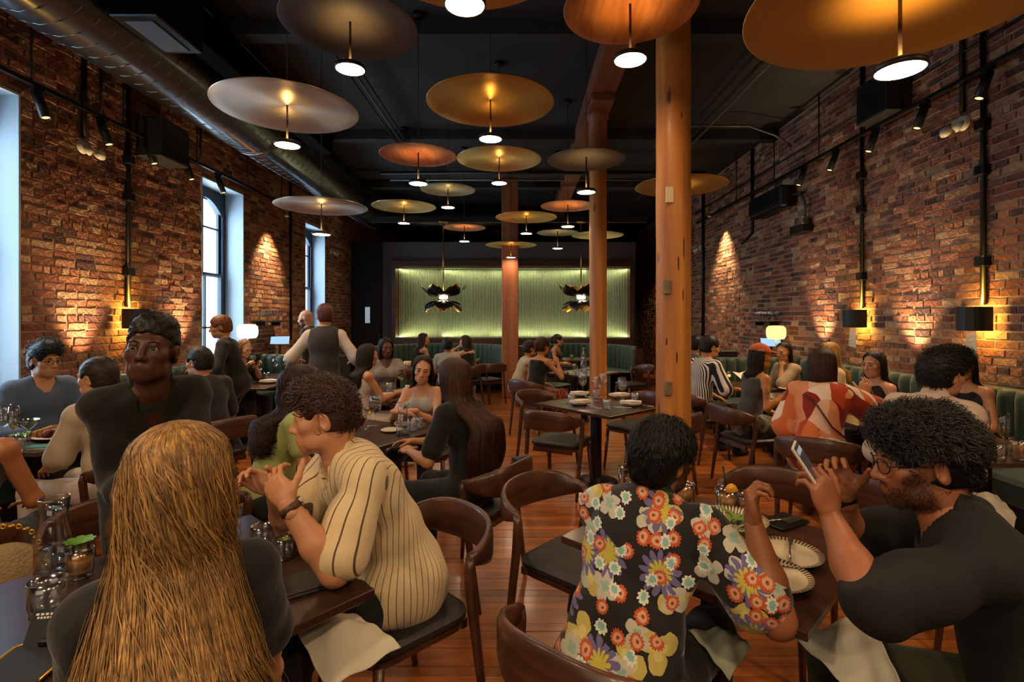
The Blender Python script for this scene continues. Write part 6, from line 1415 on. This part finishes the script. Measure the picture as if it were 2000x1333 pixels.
polo = P('man in a cream striped knit polo shirt with clasped hands at the lower left table', (634, 815, 1.87), 216, 20, 16, 0, 0, 1.02, False, 1.08, (-24, 6, 4), hL=px3(560, 985, 1.60), hR=px3(535, 960, 1.76), hdL=(-.5, .25, .55), hdR=(-.5, -.3, .5), hnL=(-.3, -.9, .3), hnR=(-.2, .9, .3), curlL=.75, curlR=.75, poleL=(-.5, .2, -1), poleR=(.4, .1, -1), skin='c08660',
  hair=('short', '38241a', dict(t=.010, top=.014, ty=.025, line=.078, strands=2400, len=.040, flow=(.3, .4, .1), lift=.5, nape=.05, w=.9)), wear=(('shirt', M_knit, dict(sleeve=.82, loose=.022, collar=.06, fold=.009, hem=.24, t=.016)), ('trousers', '17161a'), ('shoes', 'c8c0b4'), ('watch', mat('brown_strap', '4a3018', .5), dict(q=-1, face=(0, -1, .4)))))
seat_for(polo, 'chair under the man in a striped knit polo, its leg by the aisle', 8)
flora = P('man in a black shirt printed with colourful flowers, seen from behind at lower right', (1297, 893, 1.75), 52, 24, 14, 0, 0, 1.0, False, 1.2, (-22, 4, 6), hL=px3(1285, 1002, 2.15), poleL=(-.15, -.3, -.9), hR=px3(1472, 1025, 1.50), hdR=(-.1, .1, 1), curlR=1.1, hnR=(-.7, .2, 0), poleR=(.6, -.1, -.9), curlL=None, skin='8a5434', eyes=False, beard='150d08',
  hair=('short', '0e0a07', dict(t=.022, line=.07, strands=2600, len=.045, flow=(.1, -.4, -1), lift=.3, nape=.085, w=.9)), wear=(('shirt', M_floral, dict(sleeve=.74, loose=.024, collar=.055, fold=.010, hem=.16, t=.016)), ('trousers', '14130f'), ('shoes', '1a1512')))
seat_for(flora, 'chair under the man in the floral shirt, its curved back nearest the camera', -2)
phone_man = P('bearded man with glasses in a black openwork knit shirt photographing with his phone', (1800, 900, 1.40), 152, 15, 16, 0, 0, 1.03, False, 1.1, (12, 8, 0), hL=px3(1622, 1008, 1.42), hR=px3(1648, 964, 1.58), hdL=(-.25, .1, 1), hdR=(-.35, -.05, .9), hnL=(.3, -1, .2), hnR=(.5, .8, .2), curlL=.95, curlR=.8, poleL=(-.6, 1.0, -.25), poleR=(.5, .6, -.8), skin='9a6040', beard='140c08', glasses='14161c',
  hair=('curly', '120c08', dict(t=.014, top=.012, line=.066, strands=5200, len=.030, lift=.6, curl=.8, nape=.06, rough=.002, w=.7)), wear=(('shirt', M_open, dict(sleeve=.92, loose=.018, collar=.06, fold=.011, hem=.16, t=.014)), ('trousers', '3a3c28'), ('shoes', '1a1512'), ('watch', M_blackm, dict(q=1, name='fitness_band'))))
seat_for(phone_man, 'chair under the man with the phone at the lower right corner')
# what they hold and what lies on their laps
d = px3(1560, 885, 1.46)-px3(1600, 945, 1.44); u = d.normalized(); nface = Vector((.75, -.55, .25)); nface = (nface-u*nface.dot(u)).normalized(); sdv = u.cross(nface)
t = thing('phone', 'phone in a pale case held up by the bearded man', 'phone', tuple(px3(1580, 914, 1.455))); Mx = Matrix((sdv, u, nface)).transposed().to_4x4()
MB().box((-.037, -.075, -.005), (.037, .075, .004), .004).xf(Mx).obj('case', mat('pale_phone_case', 'c9b79a', .5), t); MB().box((-.033, -.071, .004), (.033, .071, .0048)).xf(Mx).obj('screen', mat('phone_screen', '0c0e12', .1, emit=(.5, .6, .7), es=.03), t)
MB().box((-.028, .045, .0048), (.028, .06, .0052)).xf(Mx).obj('screen_line', mat('phone_ui', '8a97a8', .3, emit=(.5, .6, .7), es=.25), t); MB().box((-.028, -.06, .0048), (.028, -.05, .0052)).xf(Mx).obj('screen_line', MATS['phone_ui'], t)
M_lap = mat('pale_lap_napkin', 'd2c8b0', .9, bump=.3, bs=40, bdist=.006); M_lapg = mat('grey_green_napkin', '9a9c84', .9, bump=.3, bs=40, bdist=.006)
drape('lap_napkin', 'large pale napkin over the lap of the man in striped polo', 'napkin', [px3(575, 1225, 1.62), px3(690, 1195, 1.72), px3(782, 1262, 1.66), px3(640, 1345, 1.50)], M_lap, .05)
drape('lap_napkin', 'pale napkin over the lap of the man with the phone', 'napkin', [px3(1548, 1245, 1.55), px3(1690, 1195, 1.58), px3(1765, 1350, 1.38), px3(1690, 1370, 1.35)], M_lap, .05)
drape('lap_napkin', 'grey green napkin on the thigh of the man in the floral shirt', 'napkin', [px3(1345, 1232, 1.62), px3(1420, 1228, 1.72), px3(1466, 1262, 1.66), px3(1425, 1322, 1.50)], M_lapg, .03)
# ------------------------------------------------------------------ the tables of the left half
F = P('woman with long brown hair and a black t-shirt seen from behind by the aisle', (884, 737, 3.18), 150, 6, 12, 0, 0, 1.0, True, 1.05, (-6, 6, 0), hL=px3(800, 882, 3.15), hR=px3(812, 862, 3.35), skin='b07850', eyes=False, hair=('long', '3a2012', dict(end=.70, w=.15, d=.06, open=110, strands=1100, wave=.008, back=.20, base=.6, vol=1.05)), wear=(('shirt', '14120f', dict(sleeve=.75, hem=.1)), ('trousers', '131210'), ('shoes', '131210')))
seat_for(F, 'chair under the woman in a black t-shirt, in the aisle')
P('dark-haired woman in a grey halter top facing the camera behind the red wine table', (826, 722, 4.32), -98, 10, 8, 0, 0, .98, True, .98, (16, 8, -8), hL=px3(806, 803, 4.05), hR=px3(775, 805, 4.0), hdL=(-1, .1, 0), hdR=(1, -.1, 0), skin='c08a66', hair=('long', '1c110b', dict(end=.98, w=.11, d=.05, open=116, strands=350, back=.1)), wear=(('top', 'a09890', dict(straps=((-.06, -.03), (.06, .03)), top=.075)), ('trousers', '1a1a1c'), ('shoes', '1a1512')))
seat_for(PEOPLE[-1], 'chair under the woman in a grey halter top')
F = P('woman with long curly dark hair and a lime green top behind the man in polo', (592, 752, 3.02), 35, 12, 12, 0, 0, .98, True, 1.0, (-12, 2, 0), skin='b07850', eyes=False, hair=('long', '2c190f', dict(end=.84, w=.13, d=.075, open=118, open2=112, strands=900, wave=.026, freq=14, vol=1.12, pts=28, sw=1.3, base=.6, back=.14)), wear=(('shirt', 'a9b26a', dict(sleeve=.5, hem=.1)), ('trousers', '22262a'), ('shoes', '1a1512')))
seat_for(F, 'chair under the curly-haired woman in a lime green top')
F = P('woman with straight dark hair in a white strapless top, turned to her friend', (719, 694, 5.4), 38, 6, 8, 0, 0, 1.0, True, .98, (6, 4, 0), hR=px3(776, 768, 5.55), skin='b57c54', eyes=True, hair=('long', '1e120b', dict(end=.86, w=.11, d=.05, open=108, strands=350, back=.11)), wear=(('top', M_ruch, dict(top=.06, sleeve=0)), ('trousers', 'c8beb0'), ('shoes', 'c8beb0')))
seat_for(F, 'chair under the woman in a white strapless top')
F = P('dark-skinned woman in a grey top and black leather jacket holding a small cup', (754, 680, 6.3), -62, 4, 6, 0, 0, 1.02, True, 1.18, (4, 4, 0), hL=px3(797, 726, 6.0), curlL=.8, skin='5a3220', hair=('long', '0d0908', dict(end=1.0, w=.13, d=.06, open=118, strands=250, back=.1)), wear=(('shirt', '8a8178', dict(sleeve=.4)), ('trousers', '1a1a1c'), ('shoes', '1a1512')))
tc_ = toc = thing('cup', 'small cream cup in the hand of the woman in grey', 'cup', tuple(px3(796, 716, 5.95))); MB().lathe([(0, 0), (.035, 0), (.045, .06), (.043, .06), (.033, .006), (0, .006)], 20).obj('cup_body', M_plate, tc_); MB().lathe([(0, .05), (.042, .05)], 16).obj('drink', M_juice, tc_)
P('woman with long brown hair and bare shoulders in the left booth, facing right', (828, 663, 10.0), 40, 4, 8, 0, 0, 1.0, True, 1.0, (-20, 4, 0), skin='c08a66', hair=('long', '3a1f14', dict(end=.86, w=.12, d=.05, strands=160)), wear=(('top', '15130f', dict(top=.05, sleeve=0)), ('trousers', '1a1a1c'), ('shoes', '1a1512')))
P('woman in a black halter top leaning on her hand in the left booth, facing left', (908, 668, 9.5), 140, 8, 10, 0, 0, 1.0, True, 1.0, (14, 6, 0), hL=(-.06, .24, 1.08), local=True, skin='c08a66', hair=('long', '3a2214', dict(end=.98, w=.11, d=.05, strands=160)), wear=(('top', '15130f', dict(straps=((-.06, -.03), (.06, .03)), top=.08)), ('trousers', '1a1a1c'), ('shoes', '1a1512')))
seat_for(PEOPLE[-1], 'chair under the woman in a black halter top')
P('dark-haired person at the left booth table, mostly hidden by the brown-haired woman', (874, 678, 8.9), 95, 6, 10, 0, 0, 1.0, False, 1.0, (0, 4, 0), skin='9a6848', eyes=False, hair=('short', '17100c', dict(t=.02)), wear=(('shirt', 'a09486', dict(sleeve=.8)), ('trousers', '1a1a1c'), ('shoes', '1a1512')))
P('man in a blue denim shirt and glasses on the left banquette', (88, 704, 3.92), -22, 4, 10, 0, 0, 1.03, False, 1.08, (6, 6, 0), hL=(-.2, .34, .74), hR=(.22, .36, .74), local=True, skin='b0805c', glasses='22262c', hair=('short', '14161c', dict(t=.016, top=.022, ty=.03, line=.07, strands=500, len=.04, lift=.8, flow=(0, .6, .4))), wear=(('shirt', '4c5c74', dict(sleeve=1.7, collar=.06, loose=.012, fold=.005, hem=.12)), ('trousers', '2a3038'), ('shoes', '1a1512')))
F = P('man in a beige shirt and pale trousers half hidden behind the standing waiter', (190, 738, 3.25), 168, 2, 10, 0, 0, 1.02, False, 1.02, (10, 4, 0), hL=(-.10, .36, .66), hR=(.2, .3, .62), local=True, skin='bd8864', hair=('short', '2a2019', dict(t=.013, line=.08)), wear=(('shirt', 'b5a48c', dict(sleeve=.9, loose=.02, collar=.05)), ('trousers', 'b8aca2'), ('shoes', 'd8d2c8')))
seat_for(F, 'chair under the man in pale trousers')
F = P('man in a dark tee seen from behind at the left wall tables', (388, 707, 4.45), 150, 10, 12, 0, 0, 1.02, False, 1.08, (18, 6, 0), skin='b07c5a', hair=('short', '1c1510', dict(t=.014, strands=300, len=.03)), wear=(('shirt', '211c1e', dict(sleeve=.85, loose=.016)), ('trousers', '18191c'), ('shoes', '1a1512')))
seat_for(F, 'chair under the man in a dark tee')
P('woman in black standing by the second window, turned away from it', (430, 640, 5.7), 190, 10, 10, 0, 0, 1.0, True, 1.0, (20, 10, 0), True, hL=(-.2, .34, 1.05), hR=(.1, .36, 1.05), local=True, skin='b07850', hair=('short', '6a3a1c', dict(t=.02)), wear=(('shirt', '131313', dict(sleeve=1.0, hem=.12)), ('trousers', '131313'), ('shoes', '131313')))
P('blonde woman looking at her phone on the left banquette', (478, 681, 6.75), -20, 8, 12, 0, 0, .98, True, .98, (0, 20, 0), hL=(-.06, .30, .98), hR=(.08, .30, .98), local=True, curlL=.9, curlR=.9, hdL=(0, .6, .6), hdR=(0, .6, .6), skin='c09478', hair=('long', '8a6a44', dict(end=1.08, w=.10, d=.06, open=112, strands=200)), wear=(('shirt', '2a2622', dict(sleeve=.9)), ('trousers', '2a2a2c'), ('shoes', '1a1512')))
F = PEOPLE[-1]; w_ = Matrix.Translation(F['loc']) @ Matrix.Rotation(F['rz'], 4, 'Z') @ Vector((.01, .40, 1.05)); t = thing('phone', 'phone held by the blonde woman on the left banquette', 'phone', tuple(w_), F['rz']); M_ = Matrix.Rotation(R(50), 4, 'X'); MB().box((-.037, -.07, -.004), (.037, .07, .004), .003).xf(M_).obj('case', M_blackm, t); MB().box((-.033, -.066, .004), (.033, .066, .0045)).xf(M_).obj('screen', M_tab, t)
P('waiter in a dark waistcoat and white shirt walking away past the left tables', (634, 617, 5.5), 100, 4, 6, 0, 0, 1.02, False, .92, (20, 4, 0), True, hL=(-.36, .28, 1.14), hR=(.30, .26, 1.12), local=True, skin='c08258', hair=('short', '4a2414', dict(t=.012)), wear=(('shirt', 'b9ab9c', dict(sleeve=1.75, loose=.016, collar=.05, name='shirt')), ('vest', '2a2622', dict(sleeve=0, t=.03, hem=.1, name='waistcoat')), ('trousers', '15140f'), ('shoes', '100e0c')))
P('bald bearded man standing behind the waiter in a waistcoat', (597, 622, 7.5), 178, 8, 8, 0, 0, 1.0, False, 1.0, (6, 10, 0), True, skin='b98c74', beard='2a2320', wear=(('shirt', '17191c', dict(sleeve=1.7)), ('trousers', '17191c'), ('shoes', '100e0c')))
F = P('person with a bare arm cut by the left edge', (-62, 790, 2.35), 112, 4, 8, 0, 0, 1.0, True, 1.1, (0, 0, 0), skin='a5683f', eyes=False, hair=('short', '1c1510', dict(t=.02)), wear=(('top', '2a2622', dict(straps=((-.06, -.05), (.06, .05)))), ('trousers', '2a2622'), ('shoes', '100e0c')))
seat_for(F, 'chair at the left edge of the picture')
t = thing('handbag', 'beige knitted handbag with a chain strap at the left edge', 'bag', (-1.98, 1.98, .50), R(20)); M_bag = mat('beige_knit_bag', '8a7450', .9, bump=.9, bs=90, bdist=.01)
MB().ell((0, 0, .11), (.13, .06, .12), 20, 12).obj('bag_body', M_bag, t)
for k in range(14): a = math.pi*k/13; MB().lathe([(.008+.003*math.cos(q), .003*math.sin(q)) for q in np.linspace(0, 6.283, 7)], 8).xf(Matrix.Translation((.10*math.cos(a), -.01, .20+.10*math.sin(a))) @ Matrix.Rotation(k*1.57, 4, 'X')).obj('chain_link', M_gold, t)
# ------------------------------------------------------------------ the tables of the middle and the right half
F = P('woman in a black tank top and red patterned skirt at the bread table', (1060, 677, 7.15), 48, 8, 12, 0, 0, 1.0, True, 1.02, (-10, 6, 0), hR=(.16, .30, .98), local=True, skin='b87c52', eyes=False, hair=('tied', '3a2113', dict(t=.02, strands=200)), wear=(('top', '14120f', dict(straps=((-.07, -.06), (.07, .06)), top=.1)), ('skirt', M_redp), ('shoes', '1a1512')))
seat_for(F, 'chair under the woman in a red patterned skirt')
P('dark-haired person in a light short-sleeved shirt reaching across the bread table', (1036, 681, 8.0), 12, 16, 10, 0, 0, .98, True, 1.0, (0, 6, 0), hR=px3(1120, 711, 7.7), skin='b87c52', eyes=False, hair=('short', '24160e', dict(t=.022)), wear=(('shirt', 'b8a888', dict(sleeve=.8, loose=.02)), ('trousers', '2a3038'), ('shoes', '1a1512')))
P('woman with glasses and bare arms in the right green booth', (1090, 665, 10.7), -20, 6, 8, 0, 0, 1.0, True, 1.1, (14, 4, 0), skin='b98660', glasses='20202a', hair=('tied', '2a1a12', dict(t=.016)), wear=(('top', '3a2c26', dict(straps=((-.07, -.06), (.07, .06)))), ('trousers', '1a1a1c'), ('shoes', '1a1512')))
F = P('man in a black and white striped shirt beside the big round column', (1387, 678, 5.95), 22, 6, 12, 0, 0, 1.03, False, 1.05, (-14, 10, 0), hR=(.18, .38, .78), local=True, skin='b57c50', hair=('short', '120d0a', dict(t=.016, strands=250, len=.03)), wear=(('shirt', M_bw, dict(sleeve=.95, loose=.024, hem=.12)), ('trousers', '17161a'), ('shoes', '2a2420')))
seat_for(F, 'chair under the man in a striped shirt')
P('man in a dark grey shirt behind the man in stripes', (1361, 674, 7.3), 15, 4, 8, 0, 0, 1.03, False, 1.05, (0, 4, 0), skin='a87450', hair=('short', '120d0a', dict(t=.014)), wear=(('shirt', '3a3c42', dict(sleeve=.9)), ('trousers', '17161a'), ('shoes', '1a1512')))
seat_for(PEOPLE[-1], 'chair under the man in a dark grey shirt')
F = P('woman in an orange cap and grey tank top with a tattooed arm', (1486, 697, 4.95), 14, 6, 10, 0, 0, .98, True, .95, (-8, 4, 0), hR=px3(1540, 768, 4.72), hdR=(1, 0, .25), curlR=.25, poleR=(.2, -.5, -1), skin='b8763f', marks=(((1, .32), .075, (.32, .28, .24)), ((1, .55), .06, (.36, .32, .26))), hair=('long', '1c110b', dict(end=.98, w=.06, d=.05, open=88, strands=300, wave=.012, freq=12)), wear=(('top', '4a4640', dict(straps=((-.065, -.055), (.065, .055)), top=.10)), ('skirt', M_camo), ('shoes', '1a1512')))
seat_for(F, 'chair under the woman in the orange cap')
M_cap = cloth('b0521c'); D, lo, X = field([elp((0, -.014, .045), (.084, .106, .088), .02)], .008, .006); D = cut(D, X, (0, 0, .045), (0, -.12, -1)); Va, Qa = surfnet(D, lo, .008)
D, lo, X = field([elp((0, .125, .052), (.068, .075, .008), .01), elp((0, .085, .056), (.07, .04, .012), .02)], .005); Vb, Qb = surfnet(D, lo, .005); cp = finish('cap', [(F['toW'](Va), Qa)], M_cap, F['root'], False); finish('brim', [(F['toW'](Vb), Qb)], M_cap, cp, False); o = MB().ell(F['toW'](V3(0, -.014, .14)), (.009, .009, .006), 8, 6).obj('button', M_cap, cp)
b = MB()
for k in range(6): b.box((-.03+k*.0105, -.1, 0), (-.023+k*.0105, -.098, .018))
b.v = [tuple(F['toW'](V3(math.sin(1.25+x*9)*.0925, -.014-math.cos(1.25+x*9)*.114, .062+z))) for x, y_, z in b.v]; b.obj('lettering', M_nap, cp)
P('woman with long black hair in a beige top on the right banquette, facing left', (1530, 688, 6.35), 196, 10, 12, 0, 0, .98, True, 1.0, (14, 6, 0), hL=(-.05, .24, 1.02), local=True, skin='b98660', hair=('long', '0e0a09', dict(end=.86, w=.11, d=.05, open=100, strands=250)), wear=(('shirt', 'a08c6c', dict(sleeve=.9, loose=.02)), ('trousers', '3a3228'), ('shoes', '1a1512')))
F = P('woman with bobbed reddish dark hair in an orange and cream print dress', (1606, 712, 3.88), 56, 8, 10, 0, 0, 1.02, True, 1.18, (-6, 4, 0), hR=px3(1690, 772, 4.0), hdR=(.3, .2, .9), poleR=(.8, 0, -.7), skin='bd8258', eyes=False, hair=('long', '341a10', dict(end=1.04, w=.10, d=.085, back=.02, open=122, open2=118, strands=700, wave=.006, vol=1.08)), wear=(('dress', M_print, dict(sleeve=.98, loose=.04, t=.02, fold=.006)), ('shoes', '5a2a18')))
seat_for(F, 'chair under the woman in an orange print dress')
N_, C_, rt_, fw_, u2_ = F['N'], F['Cc'], F['rt'], F['fw'], F['u2']; MB().tube([N_-rt_*.12-u2_*.02, N_-rt_*.10-fw_*.11-u2_*.10, C_-rt_*.03-fw_*.155, C_+rt_*.08-fw_*.16-u2_*.17, F['H']+rt_*.21-fw_*.08+u2_*.12], .007, 6).obj('bag_strap', mat('brown_leather_strap', '3a1e12', .5), F['root'])
P('blonde woman behind the woman in an orange print dress', (1618, 691, 5.45), 170, 4, 8, 0, 0, 1.0, True, 1.0, (20, 4, 0), skin='bd8a68', hair=('long', '9a7440', dict(end=.9, w=.12, d=.06, open=112, strands=350)), wear=(('shirt', 'b59c78', dict(sleeve=.8)), ('trousers', '3a3228'), ('shoes', '1a1512')))
P('woman with long dark hair in a black sleeveless top on the right banquette', (1706, 712, 4.72), 188, 4, 8, 0, 0, 1.0, True, 1.0, (14, 4, 0), hL=(-.16, .34, .76), local=True, skin='c08a68', hair=('long', '1e120d', dict(end=.84, w=.12, d=.055, open=106, strands=450, wave=.01)), wear=(('top', '100e0c', dict(straps=((-.07, -.06), (.07, .06)), top=.12)), ('trousers', '17161a'), ('shoes', '1a1512')))
F = P('man in a white shirt with black hair leaning to the right wall table', (1842, 730, 2.88), 24, 22, 16, 0, 0, 1.04, False, 1.02, (-16, 4, 4), skin='b87c58', eyes=True, hR=(.1, .42, .76), poleR=(.15, -.5, -.8), local=True, hair=('short', '0d0a09', dict(t=.02, top=.02, ty=.05, line=.06, strands=900, len=.05, flow=(0, .7, -.2), lift=.4, nape=.07)), wear=(('shirt', 'bfa893', dict(sleeve=1.6, loose=.02, collar=.05, fold=.006, hem=.14, t=.015)), ('trousers', '1a1a1c', dict(len=-.12)), ('shoes', '8a8074')))
seat_for(F, 'chair under the man in a white shirt')
P('woman in black with a bare arm behind the man in a white shirt', (1880, 716, 4.2), 205, 6, 8, 0, 0, .98, True, 1.05, (0, 4, 0), skin='b87c54', hair=('long', '1a110c', dict(end=.95, w=.11, d=.05, strands=200)), wear=(('top', '14110f', dict(straps=((-.07, -.06), (.07, .06)), top=.1)), ('trousers', '1a1a1c'), ('shoes', '1a1512')))
drape('lap_napkin', 'white napkin over the knee of the man in a white shirt', 'napkin', [px3(1880, 958, 2.80), px3(1945, 965, 2.95), px3(1985, 1010, 2.85), px3(1975, 1050, 2.72)], M_lap, .03)

t = thing('menu', 'open white menu in the hands of the man in stripes', 'menu', tuple(px3(1458, 742, 5.7)), R(35)); Mx = Matrix.Rotation(R(35), 4, 'X')
for q in (-1, 1): MB().box((min(0, q*.16), -.11, 0), (max(0, q*.16), .11, .004)).xf(Mx @ Matrix.Rotation(R(-12*q), 4, 'Y')).obj('leaf', M_nap, t)
